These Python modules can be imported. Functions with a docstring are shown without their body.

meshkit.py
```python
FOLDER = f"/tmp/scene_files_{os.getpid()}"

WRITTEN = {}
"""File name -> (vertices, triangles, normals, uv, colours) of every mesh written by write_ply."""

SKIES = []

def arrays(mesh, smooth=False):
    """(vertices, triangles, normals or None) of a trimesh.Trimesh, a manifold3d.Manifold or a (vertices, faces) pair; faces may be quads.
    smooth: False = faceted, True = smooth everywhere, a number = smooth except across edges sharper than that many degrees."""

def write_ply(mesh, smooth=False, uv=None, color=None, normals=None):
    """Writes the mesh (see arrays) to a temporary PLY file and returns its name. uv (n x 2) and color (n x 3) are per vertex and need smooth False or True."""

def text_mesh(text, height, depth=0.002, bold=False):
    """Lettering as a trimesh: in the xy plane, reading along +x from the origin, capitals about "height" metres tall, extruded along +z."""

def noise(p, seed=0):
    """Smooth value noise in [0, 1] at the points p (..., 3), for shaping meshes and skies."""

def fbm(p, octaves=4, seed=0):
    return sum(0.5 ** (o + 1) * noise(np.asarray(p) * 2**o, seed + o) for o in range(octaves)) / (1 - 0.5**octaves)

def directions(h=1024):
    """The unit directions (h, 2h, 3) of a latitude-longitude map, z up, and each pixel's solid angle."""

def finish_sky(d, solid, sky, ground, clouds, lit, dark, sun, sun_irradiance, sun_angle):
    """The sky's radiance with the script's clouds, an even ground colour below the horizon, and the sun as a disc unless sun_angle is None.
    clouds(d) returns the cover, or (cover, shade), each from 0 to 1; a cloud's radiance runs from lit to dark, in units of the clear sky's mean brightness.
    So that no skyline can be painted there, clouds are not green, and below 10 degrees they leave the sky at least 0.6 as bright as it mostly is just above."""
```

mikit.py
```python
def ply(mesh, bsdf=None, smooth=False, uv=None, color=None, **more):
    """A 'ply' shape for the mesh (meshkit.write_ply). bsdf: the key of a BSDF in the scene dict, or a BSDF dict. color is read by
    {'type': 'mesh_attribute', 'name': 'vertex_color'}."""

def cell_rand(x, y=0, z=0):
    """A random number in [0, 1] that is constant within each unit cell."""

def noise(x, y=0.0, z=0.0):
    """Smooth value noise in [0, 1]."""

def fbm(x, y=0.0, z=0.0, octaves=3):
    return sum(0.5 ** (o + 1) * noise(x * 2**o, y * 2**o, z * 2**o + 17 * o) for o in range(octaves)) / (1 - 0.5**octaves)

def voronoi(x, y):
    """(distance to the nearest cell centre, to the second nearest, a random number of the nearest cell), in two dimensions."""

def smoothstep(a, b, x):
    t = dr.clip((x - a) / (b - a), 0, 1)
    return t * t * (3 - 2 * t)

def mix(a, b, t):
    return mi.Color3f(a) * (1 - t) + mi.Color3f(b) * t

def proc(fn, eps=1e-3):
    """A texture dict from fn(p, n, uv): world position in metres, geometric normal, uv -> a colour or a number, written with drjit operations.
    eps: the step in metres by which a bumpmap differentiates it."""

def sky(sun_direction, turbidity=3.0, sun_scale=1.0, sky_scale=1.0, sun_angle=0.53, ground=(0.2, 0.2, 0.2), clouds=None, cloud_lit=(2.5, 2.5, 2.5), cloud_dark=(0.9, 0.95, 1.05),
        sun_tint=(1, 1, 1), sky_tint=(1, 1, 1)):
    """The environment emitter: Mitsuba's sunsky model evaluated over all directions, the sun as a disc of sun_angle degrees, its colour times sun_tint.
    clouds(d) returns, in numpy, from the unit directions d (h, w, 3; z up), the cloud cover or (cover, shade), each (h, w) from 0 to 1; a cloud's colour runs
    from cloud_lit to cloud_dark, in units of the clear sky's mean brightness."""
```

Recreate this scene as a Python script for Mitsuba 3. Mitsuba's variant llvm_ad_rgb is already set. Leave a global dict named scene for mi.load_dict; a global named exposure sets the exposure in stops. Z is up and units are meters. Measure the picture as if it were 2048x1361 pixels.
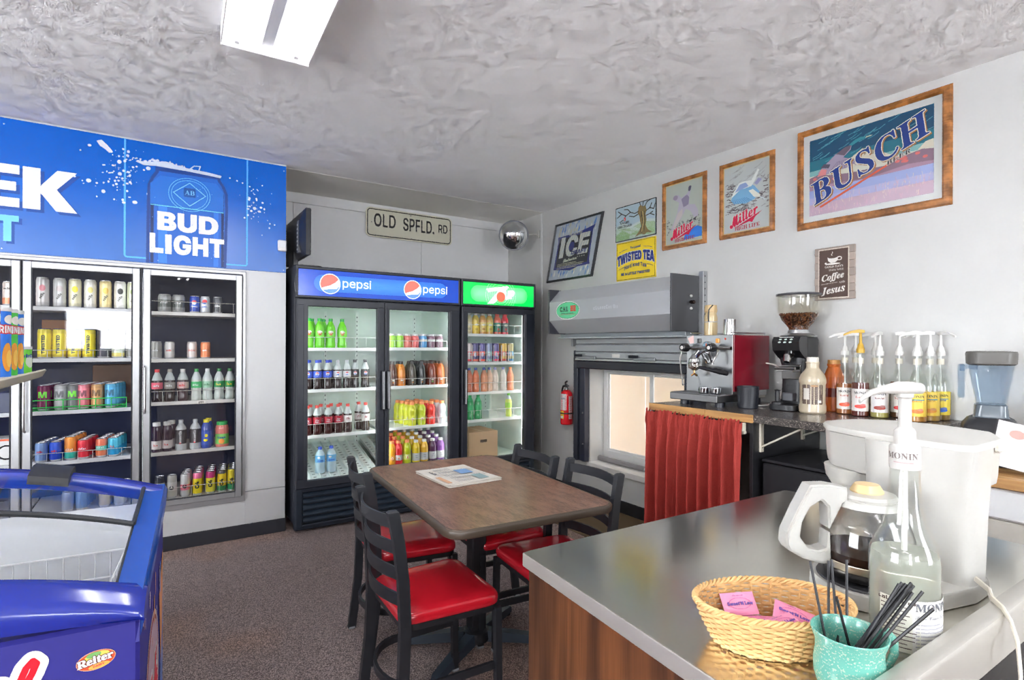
import math, glob, random
import numpy as np, trimesh, shapely, drjit as dr, mitsuba as mi
from shapely import affinity
from shapely.geometry import Polygon, Point, LineString, box as sbox, MultiPolygon
import mikit, meshkit
from mikit import proc, noise, fbm, voronoi, smoothstep, cell_rand
_c3 = lambda a: [float(x) for x in a] if isinstance(a, np.ndarray) else a
def mix(a, b, t): return mikit.mix(_c3(a), _c3(b), t)

# ---------------------------------------------------------------- camera, sky, exposure
T = mi.ScalarTransform4f
scene, labels = {}, {}
YAW, ROLL, EYE = 0.58333, 0.00442, 1.40
Fw = np.array([math.sin(YAW), math.cos(YAW), 0.0]); Rt = np.array([math.cos(YAW), -math.sin(YAW), 0.0]); Up = np.array([0, 0, 1.0])
cam_up = Up * math.cos(ROLL) - Rt * math.sin(ROLL)
scene['camera'] = {'type': 'perspective', 'fov': 2 * math.degrees(math.atan(1024 / 1084.5)), 'fov_axis': 'x', 'near_clip': 0.05, 'far_clip': 200.0,
                   'principal_point_offset_x': 0.0, 'principal_point_offset_y': -11.6 / 1361,
                   'to_world': T().look_at(origin=[0, 0, EYE], target=[Fw[0], Fw[1], EYE], up=list(cam_up))}
exposure = 0.55
scene['sky'] = mikit.sky([-0.5, 0.35, 0.8], turbidity=4.0, sun_scale=0.0, sky_scale=60.0, ground=(0.85, 0.85, 0.86), clouds=lambda d: (np.full(d.shape[:2], 0.85), np.full(d.shape[:2], 0.15)), cloud_lit=(1.5, 1.5, 1.5))
TUBE, LED = 45.0, 8.0

# ---------------------------------------------------------------- helpers
def C(r, g, b):
    c = np.array([r, g, b], float) / 255
    return np.where(c < 0.04045, c / 12.92, ((c + 0.055) / 1.055) ** 2.4)
WHITE, BLACK, RED, SILVER = C(240, 240, 238), C(18, 18, 20), C(190, 25, 35), C(190, 192, 195)

def uniq(name):
    if name not in scene and name not in labels: return name
    i = 1
    while f'{name}_{i:03d}' in scene or f'{name}_{i:03d}' in labels: i += 1
    return f'{name}_{i:03d}'

def tri(m):
    if isinstance(m, (tuple, list)):
        v, f = np.asarray(m[0], float), np.asarray(m[1], int)
    elif hasattr(m, 'to_mesh'):
        q = m.to_mesh(); v, f = np.array(q.vert_properties[:, :3], float), np.array(q.tri_verts, int)
    else:
        v, f = np.asarray(m.vertices, float), np.asarray(m.faces, int)
    if f.shape[1] == 4: f = np.vstack([f[:, [0, 1, 2]], f[:, [0, 2, 3]]])
    return v, f

def corner_normals(v, f, angle):
    t = v[f]; fn = np.cross(t[:, 1] - t[:, 0], t[:, 2] - t[:, 0])
    L = np.linalg.norm(fn, axis=1, keepdims=True); un = fn / np.maximum(L, 1e-20)
    if not angle: return np.repeat(un, 3, 0)
    _, inv = np.unique(np.round(v, 6), axis=0, return_inverse=True)
    vid = inv.ravel()[f].ravel(); face = np.repeat(np.arange(len(f)), 3)
    order = np.argsort(vid, kind='stable'); sv = vid[order]
    cnt = np.bincount(sv); start = np.concatenate([[0], np.cumsum(cnt)[:-1]])
    k = cnt[vid]; i = np.repeat(np.arange(len(vid)), k)
    off = np.arange(len(i)) - np.repeat(np.cumsum(k) - k, k)
    j = face[order[np.repeat(start[vid], k) + off]]
    ok = np.einsum('ij,ij->i', un[face[i]], un[j]) > math.cos(math.radians(angle))
    n = np.zeros((len(vid), 3)); np.add.at(n, i[ok], fn[j[ok]])
    l = np.linalg.norm(n, axis=1, keepdims=True)
    return np.where(l > 1e-16, n / np.maximum(l, 1e-20), un[face])

class G:
    """A mesh being gathered: triangles with corner normals and one colour per triangle or per piece."""
    def __init__(s): s.v, s.n, s.c = [], [], []
    def add(s, m, col=WHITE, smooth=35, M=None):
        v, f = tri(m)
        if len(f) == 0: return s
        if M is not None:
            M = np.asarray(M); v = v @ M[:3, :3].T + M[:3, 3]
            if np.linalg.det(M[:3, :3]) < 0: f = f[:, ::-1]
        n = corner_normals(v, f, smooth)
        c = np.asarray(col, float)
        c = np.tile(c, (len(f) * 3, 1)) if c.ndim == 1 else np.repeat(c, 3, 0) if len(c) == len(f) else c[f].reshape(-1, 3)
        s.v.append(v[f].reshape(-1, 3)); s.n.append(n); s.c.append(c)
        return s
    def ply(s, bsdf, M=None, **more):
        v, n, c = np.vstack(s.v), np.vstack(s.n), np.vstack(s.c)
        if M is not None:
            M = np.asarray(M); v = v @ M[:3, :3].T + M[:3, 3]; n = n @ np.linalg.inv(M[:3, :3])
            n /= np.maximum(np.linalg.norm(n, axis=1, keepdims=True), 1e-20)
        p = meshkit.write_ply((v, np.arange(len(v)).reshape(-1, 3)), False, None, c, normals=n)
        d = {'type': 'ply', 'filename': p, 'face_normals': False, **more}
        if bsdf: d['bsdf'] = {'type': 'ref', 'id': bsdf}
        return d

def lab(key, label=None, cat=None, group=None, kind=None):
    e = {k: v for k, v in (('label', label), ('category', cat), ('group', group), ('kind', kind)) if v}
    if e: labels[key] = e
def thing(name, label, cat, group=None):
    k = uniq(name); lab(k, label, cat, group); return k
def put(name, g, bsdf, label=None, cat=None, group=None, kind=None, parent=None, M=None, **more):
    k = uniq((parent + '__' if parent else '') + name)
    scene[k] = g.ply(bsdf, M, **more) if isinstance(g, G) else ({**g, 'to_world': T(np.asarray(M).tolist())} if M is not None else dict(g))
    lab(k, label, cat, group, kind); return k
def part(parent, name, g, bsdf, M=None, label=None, **more): return put(name, g, bsdf, label, parent=parent, M=M, **more)

def mat(loc=(0, 0, 0), rz=0.0, ry=0.0, rx=0.0, s=1.0):
    a, b, c = rz, ry, rx
    Z = np.array([[math.cos(a), -math.sin(a), 0], [math.sin(a), math.cos(a), 0], [0, 0, 1]])
    Y = np.array([[math.cos(b), 0, math.sin(b)], [0, 1, 0], [-math.sin(b), 0, math.cos(b)]])
    X = np.array([[1, 0, 0], [0, math.cos(c), -math.sin(c)], [0, math.sin(c), math.cos(c)]])
    M = np.eye(4); M[:3, :3] = Z @ Y @ X * s; M[:3, 3] = loc; return M
rad = math.radians

def cbox(x0, x1, y0, y1, z0, z1, ch=0.003):
    """A box with chamfered edges."""
    lo, hi = np.array([x0, y0, z0]), np.array([x1, y1, z1])
    ch = min(ch, 0.45 * (hi - lo).min())
    if ch <= 0:
        m = trimesh.creation.box(extents=hi - lo); m.apply_translation((lo + hi) / 2); return m
    pts = []
    for ax in range(3):
        a, b = lo + ch, hi - ch; a[ax], b[ax] = lo[ax], hi[ax]
        pts += [[(a, b)[i][0], (a, b)[j][1], (a, b)[k][2]] for i in (0, 1) for j in (0, 1) for k in (0, 1)]
    return trimesh.convex.convex_hull(np.array(pts))
def lathe(prof, n=24):
    """Revolves (r, z) rows around z; rows with r = 0 close it. Faces run ring by ring: 2n triangles per profile step."""
    p = np.array(prof, float); a = np.arange(n) * 2 * np.pi / n
    v = np.stack([p[:, 0, None] * np.cos(a), p[:, 0, None] * np.sin(a), np.repeat(p[:, 1:2], n, 1)], -1).reshape(-1, 3)
    f = []
    for i in range(len(p) - 1):
        j = np.arange(n); a0, a1 = i * n + j, i * n + (j + 1) % n; b0, b1 = a0 + n, a1 + n
        f.append(np.vstack([np.stack([a0, a1, b1], 1), np.stack([a0, b1, b0], 1)]))
    return v, np.vstack(f)
def lathe_c(g, prof, cols, n=20, smooth=40):
    v, f = lathe(prof, n)
    c = np.repeat(np.array(cols, float), 2 * n, 0)
    t = v[f]; ok = np.linalg.norm(np.cross(t[:, 1] - t[:, 0], t[:, 2] - t[:, 0]), axis=1) > 1e-14
    return g.add((v, f[ok]), c[ok], smooth)
def tube(path, r, n=8, sec=None, closed=False, up=None):
    """Sweeps a round section (or the polygon rows sec, in side and up coordinates) along a path."""
    p = np.array(path, float); m = len(p)
    t = np.roll(p, -1, 0) - np.roll(p, 1, 0) if closed else np.gradient(p, axis=0)
    t /= np.linalg.norm(t, axis=1, keepdims=True) + 1e-12
    if sec is None:
        a = np.arange(n) * 2 * np.pi / n; sec = np.stack([np.cos(a), np.sin(a)], 1)
        rr = np.broadcast_to(r, (m,))
    else: sec = np.array(sec, float); rr = np.ones(m)
    k = len(sec); u0 = np.array(up if up is not None else ([0, 0, 1.0] if abs(t[0, 2]) < 0.9 else [1.0, 0, 0]))
    rings = []; u = u0 - t[0] * (u0 @ t[0]); u /= np.linalg.norm(u)
    for i in range(m):
        if up is not None: u = u0 - t[i] * (u0 @ t[i])
        else: u = u - t[i] * (u @ t[i])
        u /= np.linalg.norm(u) + 1e-12
        s = np.cross(t[i], u)
        rings.append(p[i] + rr[i] * (sec[:, :1] * s + sec[:, 1:] * u))
    v = np.vstack(rings); f = []
    for i in range(m if closed else m - 1):
        j = np.arange(k); a0, a1 = i * k + j, i * k + (j + 1) % k; b = ((i + 1) % m) * k; b0, b1 = b + j, b + (j + 1) % k
        f.append(np.vstack([np.stack([a0, a1, b1], 1), np.stack([a0, b1, b0], 1)]))
    if not closed:
        v = np.vstack([v, p[:1], p[-1:]]); c0, c1 = len(v) - 2, len(v) - 1; j = np.arange(k); e = (m - 1) * k
        f += [np.stack([j * 0 + c0, (j + 1) % k, j], 1), np.stack([j * 0 + c1, e + j, e + (j + 1) % k], 1)]
    f = np.vstack(f)
    vol = np.einsum('ij,ij->i', v[f[:, 0]], np.cross(v[f[:, 1]], v[f[:, 2]])).sum()
    return v, f if vol > 0 else f[:, ::-1]
def loft(rings, caps=(True, True)):
    R = np.array(rings, float); m, k = R.shape[:2]; v = R.reshape(-1, 3); f = []
    for i in range(m - 1):
        j = np.arange(k); a0, a1 = i * k + j, i * k + (j + 1) % k; b0, b1 = a0 + k, a1 + k
        f.append(np.vstack([np.stack([a0, a1, b1], 1), np.stack([a0, b1, b0], 1)]))
    v = np.vstack([v, R[0].mean(0)[None], R[-1].mean(0)[None]]); j = np.arange(k); e = (m - 1) * k
    if caps[0]: f.append(np.stack([j * 0 + len(v) - 2, (j + 1) % k, j], 1))
    if caps[1]: f.append(np.stack([j * 0 + len(v) - 1, e + j, e + (j + 1) % k], 1))
    f = np.vstack(f)
    vol = np.einsum('ij,ij->i', v[f[:, 0]], np.cross(v[f[:, 1]], v[f[:, 2]])).sum()
    return v, f if vol > 0 else f[:, ::-1]
def polys(s):
    if s.is_empty: return []
    return [g for g in (getattr(s, 'geoms', None) or [s]) if g.geom_type == 'Polygon' and g.area > 1e-12]
def flat2(s):
    V, F, o = [], [], 0
    for p in polys(s):
        v, f = trimesh.creation.triangulate_polygon(p, engine='earcut')
        v = np.asarray(v)[:, :2]; f = np.asarray(f)
        a = v[f]; ar = (a[:, 1, 0] - a[:, 0, 0]) * (a[:, 2, 1] - a[:, 0, 1]) - (a[:, 1, 1] - a[:, 0, 1]) * (a[:, 2, 0] - a[:, 0, 0])
        f = np.where(ar[:, None] < 0, f[:, ::-1], f)[np.abs(ar) > 1e-14]
        V.append(v); F.append(f + o); o += len(v)
    return (np.vstack(V), np.vstack(F)) if V else (np.zeros((0, 2)), np.zeros((0, 3), int))
def extr(s, z0, z1):
    ms = [trimesh.creation.extrude_polygon(p, z1 - z0, engine='earcut') for p in polys(s)]
    m = trimesh.util.concatenate(ms); m.apply_translation([0, 0, z0]); return m
def rrect(w, h, r, cx=0, cy=0, q=6):
    r = min(r, 0.499 * min(w, h))
    return sbox(cx - w / 2 + r, cy - h / 2 + r, cx + w / 2 - r, cy + h / 2 - r).buffer(r, quad_segs=q)
def ell(a, b, cx=0, cy=0, rot=0, q=12): return affinity.rotate(affinity.translate(affinity.scale(Point(0, 0).buffer(1, quad_segs=q), a, b), cx, cy), rot, origin=(cx, cy))
def stroke(pts, w): return LineString(pts).buffer(w / 2, quad_segs=3)
def outline_ring(s, n):
    """n points evenly along a polygon's outline, counter-clockwise."""
    r = shapely.geometry.polygon.orient(s).exterior; d = np.linspace(0, r.length, n, endpoint=False)
    return np.array([r.interpolate(x).coords[0] for x in d])
class Fr:
    """A plane: prints flat shapes onto it in thin layers, or places solids on it."""
    def __init__(s, o, u, v):
        s.o, s.u, s.v = (np.array(x, float) for x in (o, u, v)); s.u /= np.linalg.norm(s.u); s.v /= np.linalg.norm(s.v); s.n = np.cross(s.u, s.v)
    @property
    def M(s):
        M = np.eye(4); M[:3, 0], M[:3, 1], M[:3, 2], M[:3, 3] = s.u, s.v, s.n, s.o; return M
    def ink(s, g, shape, col, layer=1, lift=0.0005):
        v, f = flat2(shape)
        if len(f): g.add((s.o + v[:, :1] * s.u + v[:, 1:] * s.v + layer * lift * s.n, f), col, False)
        return g
def wrap(g, shape, R, ang0, col, layer=1, lift=0.0004):
    """Prints a flat shape (x along the girth, y up) round an upright cylinder; ang0 is where x = 0 lies."""
    st = R * 0.3; x0, _, x1, _ = shape.bounds if not shape.is_empty else (0, 0, 0, 0)
    for k in range(int(math.floor(x0 / st)), int(math.ceil(x1 / st))):
        v, f = flat2(shape.intersection(sbox(k * st, -9, (k + 1) * st, 9)))
        if len(f):
            a = ang0 + v[:, 0] / R; r = R + layer * lift
            g.add((np.stack([r * np.cos(a), r * np.sin(a), v[:, 1]], 1), f), col, False)
    return g

# lettering
from PIL import Image, ImageDraw, ImageFont
_FD = glob.glob('/opt/blender-*/*/datafiles/fonts/')[0]
_TX = {}
def _math(s, up, lo): return ''.join(chr(up + ord(c) - 65) if 'A' <= c <= 'Z' else chr(lo + ord(c) - 97) if 'a' <= c <= 'z' else c for c in s)
def txt(s, h, w=700, font='inter', sx=1.0, sh=0.0, al='c', x=0.0, y=0.0, rot=0.0, px=64):
    """Lettering as flat shapes: capitals h tall, baseline at y, centred on x (or starting there)."""
    key = (s, w, font, px)
    if key not in _TX:
        if font == 'inter':
            f = ImageFont.truetype(_FD + 'Inter.woff2', px)
            try: f.set_variation_by_axes([14 if w < 800 else 32, w])
            except Exception: pass
            t = s
        else:
            f = ImageFont.truetype(_FD + 'NotoSansMath-Regular.woff2', px)
            t = _math(s, *{'script': (0x1D4D0, 0x1D4EA), 'serif': (0x1D400, 0x1D41A), 'serifit': (0x1D468, 0x1D482)}[font])
        if font == 'inter' and 'I' in t:     # the font's I has serifs: draw a plain bar
            st_ = px * (.105 + .13 * (w - 400) / 500); cx_ = 0; runs = []
            for c in t:
                a_ = f.getlength(c) if c != 'I' else st_ + px * .15; runs.append((c, cx_, a_)); cx_ += a_
            x0, y0, x1, y1 = f.getbbox(t.replace('I', 'H'), anchor='ls'); x0, x1 = 0, int(cx_) + 4
            im = Image.new('L', (x1 - x0 + 8, y1 - y0 + 8)); d_ = ImageDraw.Draw(im)
            for c, xx, a_ in runs:
                if c == 'I': d_.rectangle([4 + xx + px * .075, 4 - y0 - px * .727, 4 + xx + px * .075 + st_, 4 - y0], fill=255)
                else: d_.text((4 + xx, 4 - y0), c, 255, f, anchor='ls')
        else:
            x0, y0, x1, y1 = f.getbbox(t, anchor='ls')
            im = Image.new('L', (x1 - x0 + 8, y1 - y0 + 8)); ImageDraw.Draw(im).text((4 - x0, 4 - y0), t, 255, f, anchor='ls')
        on = np.pad(np.asarray(im) > 127, ((0, 0), (1, 1))).astype(np.int8)
        rows, st = np.nonzero(np.diff(on, axis=1) == 1); en = np.nonzero(np.diff(on, axis=1) == -1)[1]
        sh_ = shapely.union_all(shapely.box(st, -rows - 1, en, -rows)).buffer(0.55).buffer(-0.55).simplify(0.7)
        _TX[key] = affinity.affine_transform(sh_, [1 / (0.72 * px), 0, 0, 1 / (0.72 * px), 0, (4 - y0) / (0.72 * px)])
    p = affinity.affine_transform(_TX[key], [h * sx, h * sh, 0, h, 0, 0])
    b = p.bounds
    p = affinity.translate(p, -(b[0] + b[2]) / 2 if al == 'c' else -b[0], 0)
    if rot: p = affinity.rotate(p, rot, origin=(0, 0))
    return affinity.translate(p, x, y)

LEGIBLE = {'C4', 'C', 'PEPSI', 'pepsi', 'essentia', 'Snapple', 'TWISTED', 'Dr', 'G', 'MONIN', 'M'}
def marks(n, h, w=.62, sx=1.0, seed=0):
    """A row of n unreadable small print marks, as fine print looks from afar."""
    r = random.Random(n * 7 + seed); x, out = 0.0, []
    for k in range(n):
        q = h * w * sx * r.uniform(.6, 1.0); a = r.choice((.7, .7, 1.0)) * h; t = .24 * h
        out += [sbox(x, 0, x + t, a)] + ([sbox(x, a - t, x + q, a)] if r.random() < .6 else []) + ([sbox(x, 0, x + q, t)] if r.random() < .6 else []) + ([sbox(x + q - t, 0, x + q, a * .9)] if r.random() < .5 else [])
        x += q + .22 * h
    return affinity.translate(shapely.union_all(out), -x / 2, 0)
def word(s, h, w=800, font='inter', sx=1.0, rot=0):
    if s in LEGIBLE: return txt(s, h, w, font, sx, rot=rot, px=48)
    p = marks(len(s), h, sx=sx); return affinity.rotate(p, rot, origin=(0, 0)) if rot else p
def lines(x0, x1, y0, y1, n, t=.3, seed=1):
    """n lines of fine print as thin bars of uneven length."""
    r = random.Random(seed); d = (y1 - y0) / n
    return shapely.union_all([sbox(x0, y1 - (k + .5) * d - d * t / 2, x0 + (x1 - x0) * r.uniform(.65, 1), y1 - (k + .5) * d + d * t / 2) for k in range(n)])

# ---------------------------------------------------------------- materials
def vc(rough=0.5, metallic=0.0, spec=0.5, coat=0.0):
    d = {'type': 'principled', 'base_color': {'type': 'mesh_attribute', 'name': 'vertex_color'}, 'roughness': rough, 'metallic': metallic}
    if not metallic: d['specular'] = spec
    if coat: d['clearcoat'] = coat; d['clearcoat_gloss'] = 0.9
    return {'type': 'twosided', 'bsdf': d}
def rgb(c): return {'type': 'rgb', 'value': [float(x) for x in c]}
def pr(fn, rough=0.5, spec=0.5, metallic=0.0, coat=0.0, bump=None, bs=0.001, eps=1e-3):
    base = rgb(fn) if isinstance(fn, np.ndarray) else proc(fn)
    d = {'type': 'principled', 'base_color': base, 'roughness': rough, 'metallic': metallic}
    if not metallic: d['specular'] = spec
    if coat: d['clearcoat'] = coat; d['clearcoat_gloss'] = 0.9
    if bump: d = {'type': 'bumpmap', 'arbitrary': proc(bump, eps), 'scale': bs, 'bsdf': d}
    return {'type': 'twosided', 'bsdf': d}
scene['m_matte'], scene['m_satin'], scene['m_gloss'] = vc(0.75, spec=0.25), vc(0.4), vc(0.16, coat=0.3)
scene['m_steel'], scene['m_chrome'] = vc(0.28, 1.0), vc(0.07, 1.0)
scene['m_pane'] = {'type': 'thindielectric', 'int_ior': 1.5}
scene['m_glass'] = {'type': 'dielectric', 'int_ior': 1.5}
def ceil_bump(p, n, uv):
    a = fbm(p.x * 9, p.y * 9, 3, 2) * 6.0
    x, y = p.x * 38 + dr.sin(a) * 2.2, p.y * 38 + dr.cos(a) * 2.2
    f1, f2, w = voronoi(x * 0.8, y * 2.2); g1, g2, w2 = voronoi(x * 2.2 + 7, y * 0.8)
    return dr.maximum(1 - (f2 - f1) * 3, 0) * 0.6 + dr.maximum(1 - (g2 - g1) * 3, 0) * 0.5 + fbm(p.x * 120, p.y * 120, 1, 2) * 0.4
scene['m_ceiling'] = pr(C(242, 242, 242), 0.7, 0.3, bump=ceil_bump, bs=0.006, eps=0.0015)
scene['m_ceiling_flat'] = pr(C(226, 224, 217), 0.7, 0.25)
scene['m_wall'] = pr(lambda p, n, uv: mix(C(204, 204, 202), C(197, 197, 194), fbm(p.x * 3, p.y * 3, p.z * 3, 2)), 0.6, 0.3, bump=lambda p, n, uv: fbm(p.x * 160, p.y * 160, p.z * 160, 2), bs=0.0007)
scene['m_panel'] = pr(lambda p, n, uv: mix(C(217, 218, 219), C(210, 210, 208), fbm(p.x * 1.5, p.y, p.z * 1.5, 2)), 0.4, 0.4, bump=lambda p, n, uv: fbm(p.x * 90, p.y * 90, p.z * 90, 2), bs=0.0006)
def carpet(p, n, uv):
    a = noise(p.x * 330, p.y * 330, 1); b = noise(p.x * 420, p.y * 420, 7); s = fbm(p.x * 1.6, p.y * 1.6, 0, 3)
    c = mix(C(92, 79, 76), C(166, 150, 146), smoothstep(0.25, 0.75, a))
    c = mix(c, C(50, 46, 54), smoothstep(0.62, 0.8, b) * 0.8)
    return mix(c, c * mi.Color3f(1.05, 0.93, 0.84), smoothstep(0.45, 0.7, s))
scene['m_carpet'] = pr(carpet, 0.95, 0.05, bump=lambda p, n, uv: noise(p.x * 330, p.y * 330, 3), bs=0.004)
def wood(base, dark, ax, stretch=18.0, fine=240.0):
    def fn(p, n, uv):
        q = [p.x, p.y, p.z]; o = [q[i] for i in range(3) if i != ax]
        w = fbm(o[0] * 14, o[1] * 14, q[ax] * 1.2, 3) + 0.25 * fbm(o[0] * fine, o[1] * fine, q[ax] * 6, 2)
        return mix(base, dark, smoothstep(0.35, 0.95, w))
    return fn
scene['m_board'] = pr(C(236, 237, 238), 0.4, 0.4, bump=lambda p, n, uv: fbm(p.x * 90, p.y * 90, p.z * 90, 2), bs=0.0006)
scene['m_table'] = pr(lambda p, n, uv: mix(C(124, 90, 72), C(92, 64, 52), smoothstep(0.3, 0.8, 0.45 * fbm(p.x * 40, p.y * 9, 0, 3) + 0.55 * fbm(p.x * 420, p.y * 60, 0, 2))), 0.26, 0.5)
def laminate(p, n, uv):
    r = fbm(p.x * 22, p.y * 22, p.z * 0.9, 3); s = fbm(p.x * 300, p.y * 300, p.z * 9, 2)
    c = mix(C(44, 25, 13), C(92, 54, 29), smoothstep(0.3, 0.72, r))
    return c * (0.72 + 0.5 * s)
scene['m_laminate'] = pr(laminate, 0.35, 0.4)
scene['m_oak'] = pr(lambda p, n, uv: mix(C(172, 112, 56), C(112, 68, 30), smoothstep(0.35, 0.9, fbm(p.y * 30, p.z * 30, p.x * 30, 3) + 0.3 * fbm(p.y * 7, p.z * 160, 0, 2))), 0.35, 0.5)
scene['m_butcher'] = pr(wood(C(206, 160, 100), C(140, 98, 58), 1, fine=120), 0.45, 0.4)
def granite(p, n, uv):
    k = noise(p.x * 420, p.y * 420, p.z * 420); q = noise(p.x * 300 + 9, p.y * 300, p.z * 300)
    return mix(mix(C(40, 36, 36), C(96, 88, 84), smoothstep(0.55, 0.7, k)), C(190, 180, 170), smoothstep(0.72, 0.82, q))
scene['m_granite'] = pr(granite, 0.14, 0.5)
def brushed(p, n, uv): return 0.24 + 0.06 * fbm(p.x * 6, p.y * 90, p.z * 90, 2)
scene['m_counter'] = {'type': 'twosided', 'bsdf': {'type': 'principled', 'base_color': proc(lambda p, n, uv: mix(C(228, 225, 214), C(216, 212, 201), fbm(p.x * 5, p.y * 5, 0, 3))), 'metallic': 1.0, 'roughness': 0.15, 'specular': 0.5}}
scene['m_curtain'] = pr(lambda p, n, uv: mix(C(166, 66, 58), C(144, 52, 48), fbm(p.x * 260, p.y * 260, p.z * 260, 2)), 0.9, 0.1, bump=lambda p, n, uv: noise(p.y * 500, p.x * 500, p.z * 500), bs=0.0008)
scene['m_wicker'] = pr(lambda p, n, uv: mix(C(224, 188, 132), C(178, 134, 80), fbm(p.x * 90, p.y * 90, p.z * 90, 3)), 0.55, 0.3)
scene['m_mug'] = pr(lambda p, n, uv: mix(C(92, 158, 142), C(170, 184, 166), 0.75 * smoothstep(0.58, 0.70, fbm(p.x * 420, p.y * 420, p.z * 420, 2))), 0.14, 0.5, coat=0.5)
# ---------------------------------------------------------------- room shell
XR, YB, HC, XL, YN = 3.28, 5.05, 2.75, -3.6, -2.6      # right wall, back wall, ceiling, left wall, rear wall
def struct(name, g, bsdf, label, parent=None): return put(name, g, bsdf, label, kind='structure', parent=parent) if not parent else part(parent, name, g, bsdf)
struct('floor', G().add(cbox(XL - .2, XR + .2, YN - .2, YB + .2, -.15, 0, 0)), 'm_carpet', 'speckled brown and grey carpet floor of the shop')
cl = struct('ceiling', G().add(cbox(XL - .2, XR + .2, YN - .2, 4.395, HC, HC + .15, 0)), 'm_ceiling', 'white stomp-textured ceiling of the shop')
struct('panel', G().add(cbox(XL - .2, XR + .2, 4.397, YB + .2, HC - .003, HC + .15, .002)), 'm_ceiling_flat', None, cl)
# back wall: a base with white wall boards set on it, seams between
wb = struct('wall_back', G().add(cbox(XL - .2, XR + .2, YB + .012, YB + .2, 0, HC, 0)), 'm_wall', 'white panelled wall behind the drink coolers')
for x0, x1, z0, z1 in ((.70, 1.016, 0, 2.655), (1.019, 2.2365, 0, 2.655), (2.2395, XR, 0, 2.655), (.70, XR, 2.658, HC)):
    struct('board', G().add(cbox(x0, x1, YB, YB + .012, z0, z1, .0015)), 'm_board', None, wb)
# right wall with the service window opening
WY0, WY1, WZ0, WZ1 = 2.60, 3.69, .355, 1.40
g = G()
for y0, y1, z0, z1 in ((YN - .2, WY0, 0, HC), (WY1, YB + .2, 0, HC), (WY0, WY1, 0, WZ0), (WY0, WY1, WZ1, HC)): g.add(cbox(XR, XR + .2, y0, y1, z0, z1, 0))
wr = struct('wall_right', g, 'm_wall', 'white wall at the right with framed mirrors and the service window')
struct('batten', G().add(cbox(XR - .006, XR, 4.415, 4.445, 0, HC, .002)), 'm_panel', None, wr)
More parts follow.
